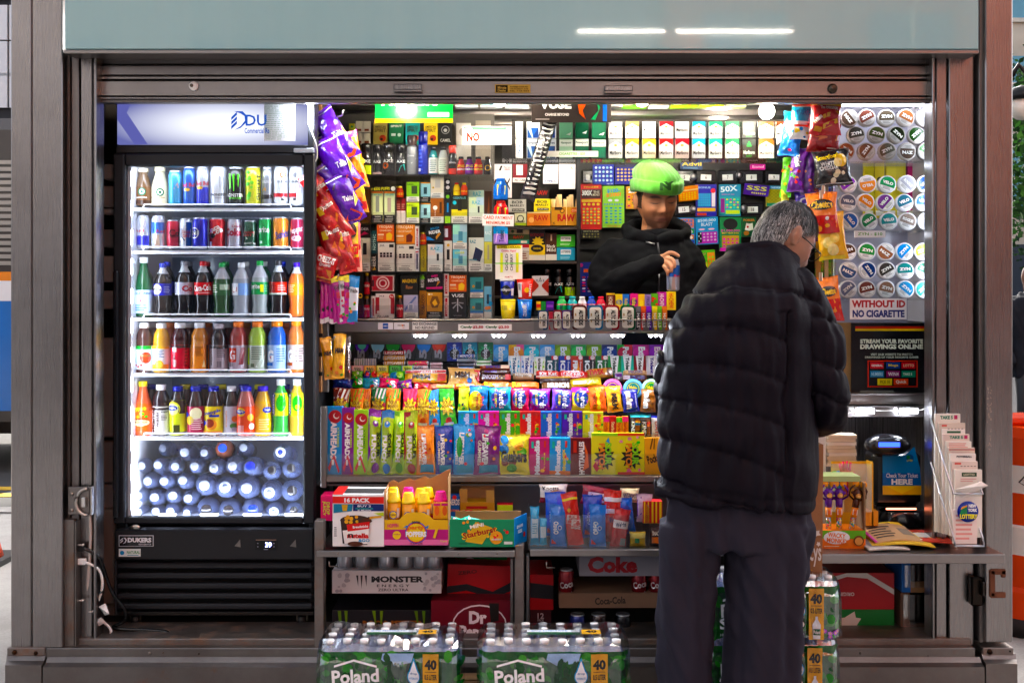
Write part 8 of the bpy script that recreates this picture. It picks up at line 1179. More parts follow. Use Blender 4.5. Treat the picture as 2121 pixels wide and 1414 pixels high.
# clear cookie bin
cb=empty('cookie_bin',P(1220,1136,.02),'clear acrylic bin divided into slots of cookie packs','bin');cbp=Part(cb)
dbox('front_pane',1094,1344,1066,1136,.012,.016,'w','acrylic',0,cbp);dbox('floor',1094,1344,1134,1137,.016,.2,'w','acrylic',0,cbp)
for x in(1094,1137,1177,1218,1260,1301,1343):dbox('divider',x,x+2.4,1050,1134,.016,.2,'w','acrylic',0,cbp)
OR='V .36 .46 .3 .34 f0f4f8 OREO;c .6 .46 .2 3a88e0;c .6 .46 .13 e8eef4;c .6 .46 .09 2a60c0;p d82828 .1 .08 .4 .08 .1 .2'
stack('in the clear cookie bin','packs in the clear cookie bin',.05,[
 (1097,1116,1050,1128,'tall light blue tube pack','38b0d8','r 0 .1 1 .9 d8e8f0;l 6 .1 .2 .9 .8 6ab0d0',dict(fn=hroll,r3=(0,0,0)))if False else(1098,1117,1048,1128,'light blue tube pack on the left','48a8d8','r .1 .2 .9 .7 d0e4ee;l 5 .2 .3 .8 .6 7ab0cc',dict(fn=bag,d=.03)),(1117,1133,1072,1128,'shorter light blue tube pack','48b0dc','r .1 .3 .9 .7 d0e4ee',dict(fn=bag,d=.026)),(1128,1172,1018,1110,'blue cookie pack behind in the second slot','1c58c8',OR,dict(fn=bag,Y=.12)),(1138,1174,1044,1131,'blue cookie pack in the second slot','2278d8',OR,dict(fn=bag)),(1176,1210,1018,1128,'red cookie pack in the third slot','d8281c','k .45 .5 .6 .2 75 f0d8d0 NUTTER;k .7 .4 .6 .2 75 f0d8d0 BUTTER;c .35 .68 .12 e8b060;r 0 .86 1 .9 f0d028',dict(fn=bag,r3=(0,math.radians(-8),0))),(1206,1248,1024,1112,'dark blue cookie pack behind in the fourth slot','1848b0',OR,dict(fn=bag,Y=.12)),(1220,1256,1044,1132,'blue cookie pack in the fourth slot','2278d8',OR,dict(fn=bag)),(1250,1288,1014,1120,'red and white fruit snack bag in the fifth slot','d83028','r 0 .55 1 .64 f0e8e8;r 0 .78 1 .86 f0e8e8;k .6 .45 .7 .12 20 1a2a5a Welchs',dict(fn=bag,Y=.1)),(1262,1296,1052,1132,'crushed red fruit snack bag in the fifth slot','c82c30','r 0 .5 1 .7 f0d8d8;k .5 .6 .7 .12 14 1a2a5a Welchs;r .6 .05 .95 .25 8a8a88',dict(fn=bag,r3=(0,math.radians(8),0))),(1288,1318,1030,1104,'tilted blue cookie pack in the sixth slot','1c60d0',OR,dict(fn=bag,Y=.1,r3=(0,math.radians(-7),0))),(1303,1338,1100,1132,'small yellow snack bag in the sixth slot','d8b048','r 0 .6 1 .9 e8d080;r .3 .3 .6 .6 3a7a48',dict(fn=bag)),(1116,1176,1002,1040,'white and maroon cookie bag at the back of the bin','e8e0d8','r 0 0 1 .3 8a1c28;t .4 .8 .6 .2 2a1a14 Knotts;e .6 .5 .3 .2 e8b070',dict(fn=bag,Y=.2,d=.03)),(1200,1260,1006,1046,'maroon and white shortbread bag at the back of the bin','8a1430','r .2 .2 1 .7 f0ece8;t .6 .5 .6 .3 1a2a1a Knotts',dict(fn=bag,Y=.2,d=.03,r3=(0,.15,0))),(1284,1325,1010,1040,'cream cookie bag at the back of the bin','d8c8a0','t .5 .5 .8 .3 1a2a5a WHOLE',dict(fn=bag,Y=.2,d=.03)),(1318,1352,1022,1080,'clear and purple wrapped snack beside the striped box','c8a8b8','p 6a2a98 0 .2 .3 .3 .3 .9 0 .8',dict(fn=bag,Y=.12)),(1332,1372,1038,1083,'red and yellow striped popcorn box','c81c24','i 5 0 0 1 1 f0c020',dict(Y=.1,d=.05)),(1346,1372,1090,1132,'small dark pack with orange stripe near the bin end','3a1c18','r .1 .2 .9 .5 d8681c;t .5 .7 .7 .2 f0e0d0 SNACK',dict(fn=bag))],cat='snack bag')
# ================================================================ storage under the left counters
tb=P(0,1345,.05).z
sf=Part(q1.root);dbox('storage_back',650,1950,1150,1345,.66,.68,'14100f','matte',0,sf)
stack('stored under the left counter',ST,.12,[(688,918,1262,1345,'black energy drink carton with green claws','17151a','T .55 .66 .55 .15 8a5a38 MONSTER;p 5a7a28 .05 .98 .08 .98 .09 .45 .07 .5;p 6a8a30 .11 .98 .14 .98 .13 .4;p 6a8a30 .36 .98 .39 .98 .40 .5;p 6a8a30 .43 .98 .46 .98 .44 .42;p 5a7a28 .74 .98 .77 .98 .78 .5;p 5a7a28 .81 .98 .84 .98 .83 .45',dict(d=.3,Y=.16)),(688,914,1181,1228,'white energy drink tray with grey swirls','c8c4c6','T .6 .62 .48 .28 1a181c MONSTER;t .56 .34 .3 .12 2a282c E N E R G Y;t .56 .16 .28 .12 2a282c ZERO ULTRA;p 2a282c .22 .8 .24 .8 .24 .3;p 2a282c .26 .8 .28 .8 .27 .2;p 2a282c .3 .8 .32 .8 .315 .3;o 12 .02 .1 .18 .9 .02 a8a4a8 98949a;o 12 .84 .1 .98 .9 .02 a8a4a8 98949a',dict(d=.28,Y=.1)),(893,1060,1243,1345,'maroon pepper soda carton','6a1422','e .6 .5 .34 .42 e8dce0;e .6 .5 .325 .39 6a1422;T .58 .66 .22 .26 ece0e4 Dr;T .6 .34 .5 .32 ece0e4 Pepper;p 14100f .72 .95 .84 .95 .84 .6 .74 .55',dict(d=.28,Y=.1)),(925,1060,1170,1246,'bright red soda carton with black wave','c0141c','p 1a1a20 0 .2 .3 .3 .7 .12 1 .35 1 .6 .7 .3 .3 .48 0 .4;k .3 .8 .3 .1 8 6a0e14 ZERO',dict(d=.2,Y=.2,r3=(0,.04,0))),(1098,1146,1190,1262,'red and black soda carton end','b8141c','p 16161c 0 .35 1 .3 1 .7 0 .78',dict(d=.25,Y=.2)),(1098,1142,1262,1345,'dark maroon twelve pack end','3a1018','t .5 .85 .3 .14 d8c8cc 12;t .5 .74 .3 .06 d8c8cc PACK',dict(d=.25,Y=.2)),(1158,1370,1228,1258,'brown cardboard can tray','7a5a44','k .5 .5 .3 .5 3 2a1c14 Coca-Cola',dict(d=.25,Y=.14,mat='card')),(1200,1372,1150,1192,'white diet soda carton with red letters','8a8890','T .4 .55 .6 .8 a01420 Coke',dict(d=.25,Y=.14)),(940,1050,1152,1176,'green soda carton high at the back','1c7a3a','c .3 .4 .12 e0e8e0;t .75 .4 .2 .4 e8f0e8 k',dict(d=.1,Y=.3))],cat='carton')
for i,x in enumerate((715,752,800,840,872,900)):o=can(34*sc(.16),.12,'b0b0b6','p e8e8ec .55 .9 .65 .9 .6 .4;l 2 .2 .2 .8 .4 8a8a90');put(o,x,1192,.16,label='silver energy can in the white tray, %s from left'%ORD[i],cat='can',group='cans in the white tray')
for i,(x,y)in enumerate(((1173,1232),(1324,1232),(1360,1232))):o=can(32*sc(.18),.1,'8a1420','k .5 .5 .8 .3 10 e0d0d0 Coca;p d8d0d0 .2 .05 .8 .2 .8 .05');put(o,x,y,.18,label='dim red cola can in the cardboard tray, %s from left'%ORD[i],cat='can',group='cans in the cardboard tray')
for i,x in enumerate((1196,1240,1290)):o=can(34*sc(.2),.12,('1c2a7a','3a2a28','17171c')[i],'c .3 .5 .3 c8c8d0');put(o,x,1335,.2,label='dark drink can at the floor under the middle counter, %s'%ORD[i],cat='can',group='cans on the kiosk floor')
# ================================================================ shrink wrapped water packs
wbm=None
def water_pack(x0,x1,ycap,Y,nrow,label,rows=4,spec_shift=0.0,crumple=.006,H=.2):
    global wbm
    s=sc(Y);W=(x1-x0)*s;root=empty('water_pack',P((x0+x1)/2,0,Y).copy(),label,'water pack','shrink wrapped water packs');z0=P(0,ycap,Y).z-H;root.location.z=z0
    bw=W/nrow
    if wbm is None:
        R=.0295;g=G();g.lathe([(R*.8,0),(R,.008),(R,.13),(R*.95,.145),(R*.6,.172),(R*.42,.182),(R*.40,.188)],12,'dfe6ea','pet');wbm=g.build('bottle');g=G();g.lathe([(R*.5,.186),(R*.5,.2),(.0005,.2005)],12,'f4f4f4','gloss');g.build('cap',wbm);g=G();g.lathe([(R*1.01,.05),(R*1.01,.1)],12,'2a6a48','gloss',caps=False);g.build('bottle_label',wbm);wbm.parent=root;first=True
    else:first=False
    for r in range(rows):
        for c in range(nrow):
            if first:o=wbm;first=False
            else:o=copy_tree(wbm,root)
            o.location=((c+.5-nrow/2)*bw*.97,.035+r*.06,.001*((r*7+c*3)%4));o.scale=(bw/.0605,1,H/.2005)
    hl=H*.86;g=G();n=24;rn=random.Random(int(x0))
    def f(x,z,off):
        u=x/W*2-1;e=max(0,abs(u)-.88)/.12;return((x-W/2),-.006-off*1.5+.03*e*e+.0016*math.sin(x*130)+.0012*math.sin(z*90+x*40),z)
    trees=';'.join('e %.2f %.2f %.3f %.3f %s'%(rn.random(),rn.uniform(.05,.92),rn.uniform(.02,.05),rn.uniform(.05,.12),rn.choice(('1c5a24','2a7030','3a8438','144a1e','4a9440')))for _ in range(110))
    dark=';'.join('e %.2f %.2f %.3f %.3f %s'%(.5+.22*rn.random(),rn.uniform(.3,.75),.018,.16,rn.choice(('0e3a1c','143f22','1c4a24')))for _ in range(22))
    fl=';'.join('b %.2f %.2f .022 .05 7 %s;c %.2f %.2f .006 e8c040'%(a,b,rn.choice(('b070c8','c890d8','9a58b8')),a,b)for a,b in[(rn.uniform(.78,.98),rn.uniform(.03,.2))for _ in range(9)])
    prints(g,W,hl,'r 0 0 1 1 1c5424;'+trees+';S .0004;p a8c4e8 .46 .98 .68 .98 .66 .8 .52 .74 .45 .86;'+'S .00003;'+dark+';S .0005;p 3a70b8 .42 .4 .56 .34 .72 .1 .72 .02 .4 .02 .5 .22;p 78a8d8 .46 .36 .54 .33 .62 .12 .5 .16;'+'S .00005;'+fl+';S .0006;p f4f6f6 .12 .76 .26 .88 .42 .76 .42 .72 .26 .84 .12 .72;k .27 .56 .33 .26 3 f4f6f6 Poland;k .27 .28 .35 .28 3 f4f6f6 Spring;t .25 .08 .3 .05 e0e8e0 100% NATURAL SPRING;e .68 .56 .045 .15 48a0d8;p 48a0d8 .642 .62 .718 .62 .68 .92;e .68 .56 .038 .13 f0f4f8;p f0f4f8 .65 .62 .71 .62 .68 .86;t .68 .62 .05 .05 1c60a8 drop;t .68 .53 .06 .04 2a88c8 HYDRATE;c .685 .3 .026 f0f4f0;c .685 .3 .016 38a048;c .685 .1 .026 f0f4f0;c .685 .1 .017 c84848;r .745 0 .855 1 d09a28;T .8 .8 .085 .2 1a1612 40;r .76 .66 .84 .67 3a2c14;t .8 .57 .085 .1 1a1612 0.5 LITER;p e4e8ec .775 .02 .825 .02 .83 .3 .808 .4 .808 .46 .792 .46 .792 .4 .77 .3;r .775 .1 .826 .22 1c5030;t .8 .16 .045 .07 f0f0f0 Poland',f,'film',step=.00003,seg=40);g.build('printed_label',root)
    g=G();nx,nz=30,10;vs=[];D=rows*.06+.02;ring_=[]
    for i in range(nx+1):
        u=i/nx;x=(u-.5)*(W+.014)
        for y,z in((-.011,.0),(-.013,H*.4),(-.012,H*.7),(.012,H*.93),(.05,H*1.012),(D*.5,H*1.02),(D-.04,H*1.012),(D+.012,H*.7),(D+.012,0)):
            q=noise.noise(Vector((x*14+x0,y*14,z*14)))*crumple*(1 if z>H*.3 else .2);e=max(0,abs(2*u-1)-.86)/.14;vs.append((x,y+q+(.03*e*e if y<.1 else-.03*e*e),z+q*1.3-.02*e*e*(1 if z>H*.5 else 0)))
    m=9;fs=[(i*m+k,(i+1)*m+k,(i+1)*m+k+1,i*m+k+1)for i in range(nx)for k in range(m-1)];fs+=[tuple(range(m)),tuple(nx*m+k for k in reversed(range(m)))];g.add(vs,fs,'w','wrap',False);g.build('shrink_wrap',root)
    g=G();Wt,Ht=W*.5,.05;prints(g,Wt,Ht,'r 0 0 .72 .5 1c5030;r 0 .5 .72 1 e4e8ee;t .3 .75 .5 .3 2a80c0 drop HYDRATE;i 14 .6 .1 .72 .9 2a2a2a;r .74 0 1 1 d09a28;T .87 .55 .16 .5 1a1612 40',lambda x,z,off:(x-Wt*.35+spec_shift,.06+z,H*1.022+.004+off),'film');g.build('top_label',root)
    return root
water_pack(658,952,1330,-.40,8,'crumpled water bottle pack in front of the left counter',crumple=.016)
water_pack(992,1302,1330,-.40,8,'neat water bottle pack in the middle, caps in clear rows',crumple=.005)
water_pack(1462,1738,1318,-.27,8,'lower water pack of the stack behind the customer',rows=3)
water_pack(1462,1742,1196,-.27,8,'upper water pack of the stack behind the customer',rows=3)
for x0,x1,Y,lb in((640,1320,-.42,'left'),(1440,1760,-.29,'right')):
    z=min(P(0,1330,-.4).z,P(0,1318,-.27).z)-.2;a,b=P(x0,0,Y).x,P(x1,0,Y).x;root=empty('pallet',((a+b)/2,Y,0),'low wooden pallet under the %s water packs'%lb,'pallet');q=Part(root)
    zt2=(P(0,1330,-.4).z if lb=='left' else P(0,1318,-.27).z)-.201
    for i in range(4):g=G();g.box(a,b,Y+.005+i*.085,Y+.075+i*.085,zt2-.02,zt2,'8a6a48','wood');q('slat',g)
    for i in range(3):x=a+(b-a)*(.05+.45*i);g=G();g.box(x-.04,x+.04,Y+.01,Y+.33,0,zt2-.02,'7a5c3e','wood');q('bearer',g)
# ================================================================ people
def fuse(name,g,voxel,smooth=6,disp=None,colfn=None,mat='skin',parent=None):
    """welds overlapping closed shapes into one continuous skin, then moves and colours its vertices"""
    o=g.build('weld');m=o.modifiers.new('r','REMESH');m.mode='VOXEL';m.voxel_size=voxel;s=o.modifiers.new('s','SMOOTH');s.factor=.5;s.iterations=smooth
    me=bpy.data.meshes.new_from_object(o.evaluated_get(bpy.context.evaluated_depsgraph_get()));bpy.data.objects.remove(o);me.name=name
    n=len(me.vertices);co=np.empty(n*3,'f');me.vertices.foreach_get('co',co);co=co.reshape(-1,3)
    if disp:
        no=np.empty(n*3,'f');me.vertices.foreach_get('normal',no);co=disp(co,no.reshape(-1,3)).astype('f');me.vertices.foreach_set('co',co.ravel())
    nf=len(me.polygons);ce=np.empty(nf*3,'f');me.update();me.polygons.foreach_get('center',ce);cl=colfn(ce.reshape(-1,3))if callable(colfn)else np.tile(np.array(C(colfn)),(nf,1))
    for a in[a for a in me.attributes if a.name=='Col']:me.attributes.remove(a)
    a=me.attributes.new('Col','FLOAT_COLOR','FACE');b=np.ones((nf,4),'f');b[:,:3]=cl;a.data.foreach_set('color',b.ravel())
    me.materials.clear();me.materials.append(MATS[mat]);me.polygons.foreach_set('material_index',np.zeros(nf,'i'));me.polygons.foreach_set('use_smooth',np.ones(nf,'i'));me.update()
    o=bpy.data.objects.new(name,me);COL.objects.link(o)
    if parent:o.parent=parent
    return o
def rings(g,lst,n=28,e=2.3):  # closed loft through (centre, half width, half depth)
    vs=[]
    for c,rx,ry in lst:
        for k in range(n):
            a=2*math.pi*k/n;ca,sa=math.cos(a),math.sin(a);vs.append((c[0]+rx*math.copysign(abs(ca)**(2/e),ca),c[1]+ry*math.copysign(abs(sa)**(2/e),sa),c[2]))
    m=len(lst);fs=[(i*n+k,i*n+(k+1)%n,(i+1)*n+(k+1)%n,(i+1)*n+k)for i in range(m-1)for k in range(n)]+[tuple(reversed(range(n))),tuple((m-1)*n+k for k in range(n))]
    g.add(vs,fs,'k','skin')
def limb(g,pts,rad,n=14,sub=6):
    q=[Vector(p)for p in pts];out,rr=[],[]
    for i in range(len(q)-1):
        p0,p1,p2,p3=q[max(i-1,0)],q[i],q[i+1],q[min(i+2,len(q)-1)]
        for k in range(sub):t=k/sub;out.append(.5*((2*p1)+(p2-p0)*t+(2*p0-5*p1+4*p2-p3)*t*t+(3*p1-p0-3*p2+p3)*t**3));rr.append(rad[i]+(rad[i+1]-rad[i])*t)
    out.append(q[-1]);rr.append(rad[-1]);g.tube(out,rr,n,'k','skin');g.ball(out[0],rr[0],'k','skin');g.ball(out[-1],rr[-1],'k','skin')
def ga(x,c,s):return math.exp(-((x-c)/s)**2)
def head_shape(M,k=1.0):
    """head with brow, eyes, nose, lips, chin and ears; local face toward -Y; M places it"""
    g=G();nu,nv=72,56;vs=[]
    for j in range(nv+1):
        ph=math.pi*j/nv-math.pi/2
        for i in range(nu):
            th=2*math.pi*i/nu;d=Vector((math.cos(ph)*math.cos(th),math.cos(ph)*math.sin(th),math.sin(ph)));x,y,z=d.x*.073,d.y*.092,d.z*.117
            if z<-.01:t=min(1,(-.01-z)/.1);x*=1-.22*t;y=y*(1-.10*t)-.012*t+(.0 if y<0 else-.035*t)
            if y>0:x*=1+.04*math.sin(y*30)
            if y<-.01:
                f=min(1,(-y-.01)/.03);ax=abs(x)
                b=.020*ga(x,0,.0095)*ga(z,-.018,.016)+.011*ga(x,0,.008)*ga(z,.008,.018)+.007*ga(ax,.014,.007)*ga(z,-.026,.007)+.007*ga(ax,.03,.02)*ga(z,.034,.008)-.011*ga(ax,.031,.014)*ga(z,.015,.010)+.0085*ga(ax,.032,.011)*ga(z,.012,.007)+.005*ga(ax,.045,.016)*ga(z,-.018,.016)
                b+=.0075*ga(x,0,.021)*(ga(z,-.050,.0045)+ga(z,-.061,.005))-.004*ga(x,0,.02)*ga(z,-.0555,.0022)-.005*ga(x,0,.02)*ga(z,-.071,.005)+.011*ga(x,0,.02)*ga(z,-.094,.014)+.004*ga(x,0,.03)*ga(z,.07,.03)-.004*ga(ax,.027,.006)*ga(z,-.045,.016);y-=b*f
            vs.append(M@Vector((x*k,y*k,z*k)))
    fs=[(j*nu+i,j*nu+(i+1)%nu,(j+1)*nu+(i+1)%nu,(j+1)*nu+i)for j in range(nv)for i in range(nu)];g.add(vs,fs,'k','skin')
    for s in(-1,1):  # ears: shell, rim, lobe
        for(y,z,r,sx)in((.014,.004,.021,.42),(.019,.016,.016,.5),(.010,-.018,.011,.6)):
            o=len(g.v);g.ball((s*.077,y,z),r,'k','skin',12,8,(sx,.75,1.15))
            for q in range(o,len(g.v)):g.v[q]=tuple(M@(Vector(g.v[q])*k))
    return g
def loc_np(M,co):
    A=np.array(M.inverted());return co@A[:3,:3].T+A[:3,3]
def mixc(c,w,col):return c*(1-w[:,None])+np.array(C(col))*w[:,None]
def gn(x,c,s):return np.exp(-((x-c)/s)**2)
def face_cols(M,base,k=1.0,stub='5a4a42',lip='8a5048',brow='1c1614',grey=0.0):
    def f(ce):
        q=loc_np(M,ce)/k;x,y,z=q[:,0],q[:,1],q[:,2];ax=np.abs(x);fr=(y<-.03)&(z<.12)&(z>-.2);c=np.tile(np.array(C(base)),(len(ce),1))
        c=mixc(c,np.clip(fr*.42*gn(z,-.085,.045)*(1-gn(ax,0,.02)*gn(z,-.055,.012))*1.8,0,.62),stub);c=mixc(c,fr*.5*gn(ax,.045,.02)*gn(z,-.015,.02)*.5,'b06a4c')
        c=mixc(c,fr*.8*gn(ax,0,.022)*(gn(z,-.051,.005)+gn(z,-.060,.005)).clip(0,1),lip);c=mixc(c,fr*.75*gn(ax,0,.02)*gn(z,-.0555,.002),'2a1410')
        c=mixc(c,fr*np.clip(1.5*gn(ax,.031,.019)*gn(z,.033-4*(ax-.031)**2*3,.0048),0,.92),brow);c=mixc(c,fr*np.clip(1.3*gn(ax,.032,.015)*gn(z,.0065+10*(ax-.032)**2,.0022),0,.9),'140e0c');c=mixc(c,fr*.4*gn(ax,.032,.016)*gn(z,.0,.006),'5a3a30')  # brows and lash lines; eye-socket shading put into the skin colour
        return mixc(c,fr*.8*gn(ax,.009,.004)*gn(z,-.031,.003),'3a1c14')
    return f
def hand_tubes(g,lst,r=.0085):
    for pts,k in lst:limb(g,pts,[r*k,r*k*.95,r*k*.9,r*k*.75][:len(pts)],9,4)
# ---------------------------------------------------------------- seller
YS=.86;Mh=Matrix.Translation(P(1359,418,YS))@Matrix.Rotation(math.radians(13),4,'Z')@Matrix.Rotation(math.radians(13),4,'X')@Matrix.Rotation(math.radians(-3),4,'Y')@Matrix.Scale(1.06,4,(1,0,0));kS=1.11
g=head_shape(Mh,kS);limb(g,[Mh@Vector((0,.01,-.07)),P(1352,492,YS+.02),P(1345,520,YS+.03)],[.054,.055,.06]);zs0=.26
rings(g,[(P(1342,y,YS+.02),w*sc(YS),.08)for y,w in((640,60),(600,66),(550,70),(520,66),(505,40))]);limb(g,[P(1280,525,YS),P(1262,588,.80),P(1310,566,.68),P(1366,545,.605)],[.05,.042,.036,.028]);limb(g,[P(1415,530,YS),P(1432,600,.85),P(1420,660,.75),P(1400,690,.66)],[.05,.042,.036,.03])
for x in(1310,1375):limb(g,[P(x,630,YS+.02),P(x,800,YS+.02),P(x,1020,YS+.03)]+[Vector((P(x,0,YS).x,YS,zf+.05)),Vector((P(x,0,YS).x,YS-.14,zf+.03))],[.08,.065,.05,.042,.035])
g.ball(P(1374,541,.597),.036,'k','skin',12,9,(.95,.55,.85));HS=lambda*a:[P(*q)for q in a]
hand_tubes(g,[(HS((1374,531,.59),(1386,524,.578),(1396,525,.57),(1405,530,.565)),1.05),(HS((1379,535,.585),(1390,536,.562),(1396,543,.55),(1397,552,.548)),1.05),(HS((1377,542,.582),(1385,546,.558),(1390,554,.548),(1391,562,.548)),1.0),(HS((1373,549,.582),(1378,555,.562),(1382,562,.552),(1383,568,.552)),.9),(HS((1374,547,.60),(1384,552,.615),(1396,553,.62),(1404,554,.615)),1.05)],.0095)
g.ball(P(1402,692,.655),.035,'k','skin',10,8,(.8,1,.9))
skinS=face_cols(Mh,'ae7550',kS,brow='120c0a',stub='4a3a32')
def colS(ce):
    c=skinS(ce);q=loc_np(Mh,ce)/kS;return mixc(c,((q[:,1]>-.035)&(q[:,2]>-.02)&(np.abs(q[:,0])<.073)&(q[:,2]<.2))*.95,'15100e')
seller=fuse('person',g,.0034,3,None,colS,'skin');tag(seller,'man in lime green beanie and black fleece standing behind the counter','person')
def fleece(co,no):
    out=co.copy()
    for i,(p,n_)in enumerate(zip(co,no)):
        v=Vector(p);out[i]+=n_*(.012*noise.noise(Vector((v.x*7,v.y*7,v.z*16)))+.007*noise.noise(Vector((v.x*20+5,v.y*18,v.z*34))))
    return out
g=G();s=sc(YS)
rings(g,[(P(cx,y,YS+dy),w*s,d)for y,cx,w,d,dy in((650,1345,100,.15,0),(600,1343,101,.15,0),(560,1343,100,.145,0),(530,1344,95,.135,.005),(512,1347,86,.12,.01),(500,1352,68,.10,.015),(490,1354,58,.09,.015),(480,1354,54,.085,.015))])
limb(g,[P(1272,530,YS),P(1250,570,.82),P(1256,592,.78),P(1305,573,.69),P(1345,552,.63),P(1364,544,.605)],[.078,.072,.064,.056,.046,.038]);limb(g,[P(1418,530,YS),P(1440,595,.85),P(1425,660,.75),P(1405,685,.68)],[.078,.068,.056,.042])
limb(g,[P(1352,497,YS-.09),P(1312,486,YS-.05),P(1298,476,YS+.04),P(1320,466,YS+.11),P(1360,464,YS+.12),P(1400,468,YS+.1),P(1420,480,YS+.03),P(1398,490,YS-.06),P(1366,499,YS-.09)],[.018,.026,.03,.034,.034,.034,.028,.024,.016])
fuse('hoodie',g,.0065,5,fleece,'0c0e13','fleece',seller)
g=G()
for a,b in zip(((1362,503,.745),(1366,530,.722),(1366,560,.708)),((1366,530,.722),(1366,560,.708),(1364,612,.704))):g.tube([P(*a),P(*b)],.0035,6,'4a4c50','metal')
g.build('zip',seller);g=G();g.tube([P(1338,501,.752),P(1356,505,.738)],.003,6,'c8c8cc','metal');g.build('reflective_trim',seller)
g=G();rings(g,[(P(1342,640,YS+.02),.15,.12),(P(1342,760,YS+.02),.155,.12)]);
for x in(1308,1377):limb(g,[P(x,700,YS+.02),P(x,850,YS+.02),Vector((P(x,0,YS).x,YS+.02,zf+.08))],[.095,.078,.062])
fuse('trousers',g,.012,4,None,'1a1c24','trouser',seller)
# beanie: slouched dome and turned-up cuff
g=G();n=96;vs=[];prof=[(.028,.078,.099),(.019,.084,.106),(.020,.093,.115),(.034,.0965,.119),(.062,.097,.1195),(.074,.0955,.118),(.080,.0915,.114),(.079,.084,.106),(.092,.0855,.107),(.113,.081,.101),(.133,.070,.088),(.150,.053,.067),(.162,.031,.04),(.166,.008,.01)]
for z,rx,ry in[(.044+(z-.02)*.80,rx,ry)for z,rx,ry in prof]:
    for i in range(n):
        a=2*math.pi*i/n;t=max(0,z-.10);rib=1+.012*math.cos(i*math.pi/2);w=1+.02*math.sin(3*a+z*40)
        vs.append(Mh@(Vector((rx*math.cos(a)*rib*w-t*.28,ry*math.sin(a)*rib*w+.004+t*.22,z+.006*math.sin(2*a+.5)-.10*(.0 if math.sin(a)<0 else .12*math.sin(a))))*kS))
m=len(prof);g.add(vs,[(j*n+i,j*n+(i+1)%n,(j+1)*n+(i+1)%n,(j+1)*n+i)for j in range(m-1)for i in range(n)]+[tuple((m-1)*n+i for i in range(n))],'52b02a','knit',True);hat=g.build('beanie',seller)
g=G();W,H=.072,.042
def onhat(x,z,off):
    a=(x-W/2)/.10;r=1.03;return Mh@(Vector((.0955*r*math.sin(a),-.1175*r*math.cos(a)+.004-off,.060+z*.9))*kS)
prints(g,W,H,'T .42 .46 .6 .8 24601a N;T .58 .56 .6 .8 24601a Y',onhat,'knit',.0012);g.build('embroidery',hat)
o=can(27*sc(.575),66*sc(.575),'b4b8c8','r 0 .48 1 .92 1c5cb8;t .75 .52 .5 .09 d8203c Red;p c8a8a0 .35 0 .6 0 .56 .46 .4 .46;r 0 0 .2 1 9aa8c8');put(o,1394,603,.575,label='silver and blue slim can under the seller hand',cat='can')
# ---------------------------------------------------------------- customer
YM=-.5;s=sc(YM)
Mc=Matrix.Translation(P(1624,497,-.40))@Matrix.Rotation(math.radians(113),4,'Z')@Matrix.Rotation(math.radians(34),4,'X');kC=1.09
g=head_shape(Mc,kC);limb(g,[Mc@Vector((0,.015,-.06)),P(1590,555,-.45),P(1560,610,-.48)],[.056,.06,.07])
rings(g,[(P(1530,y,YM+.02),w*s,.10)for y,w in((1050,110),(900,105),(760,112),(640,92),(590,60))])
limb(g,[P(1655,610,-.48),P(1705,800,-.52),P(1690,850,-.3),P(1650,858,-.12)],[.06,.05,.045,.03]);limb(g,[P(1475,670,-.48),P(1398,820,-.42),P(1425,850,-.22),P(1465,850,-.08)],[.045,.045,.042,.03])
for x,px in((1432,1412),(1590,1570)):
    fx=P(px,0,YM).x;limb(g,[P(x,1050,YM),P(x-4,1250,YM),Vector((fx,YM-.02,.1)),Vector((fx,YM+.12,.045))],[.065,.055,.045,.04])
for cx,dx in((1645,-1),(1470,1)):
    b_=P(cx,858,-.1);g.ball(b_+Vector((dx*.02,.03,0)),.034,'k','skin',10,8,(1,.9,.6));hand_tubes(g,[([b_+Vector((dx*.03,.045,-.016+q*.012)),b_+Vector((dx*.055,.06,-.018+q*.012)),b_+Vector((dx*.07,.05,-.022+q*.011))],1.0)for q in range(4)]+[([b_+Vector((0,.05,.02)),b_+Vector((dx*.03,.075,.024)),b_+Vector((dx*.05,.08,.018))],1.1)])
cust=fuse('person',g,.0042,3,None,face_cols(Mc,'9c6a50',kC,brow='3a3634'),'skin');tag(cust,'grey haired man in black puffer jacket seen from behind','person')
SE=((672,0),(752,1),(835,2),(922,3))
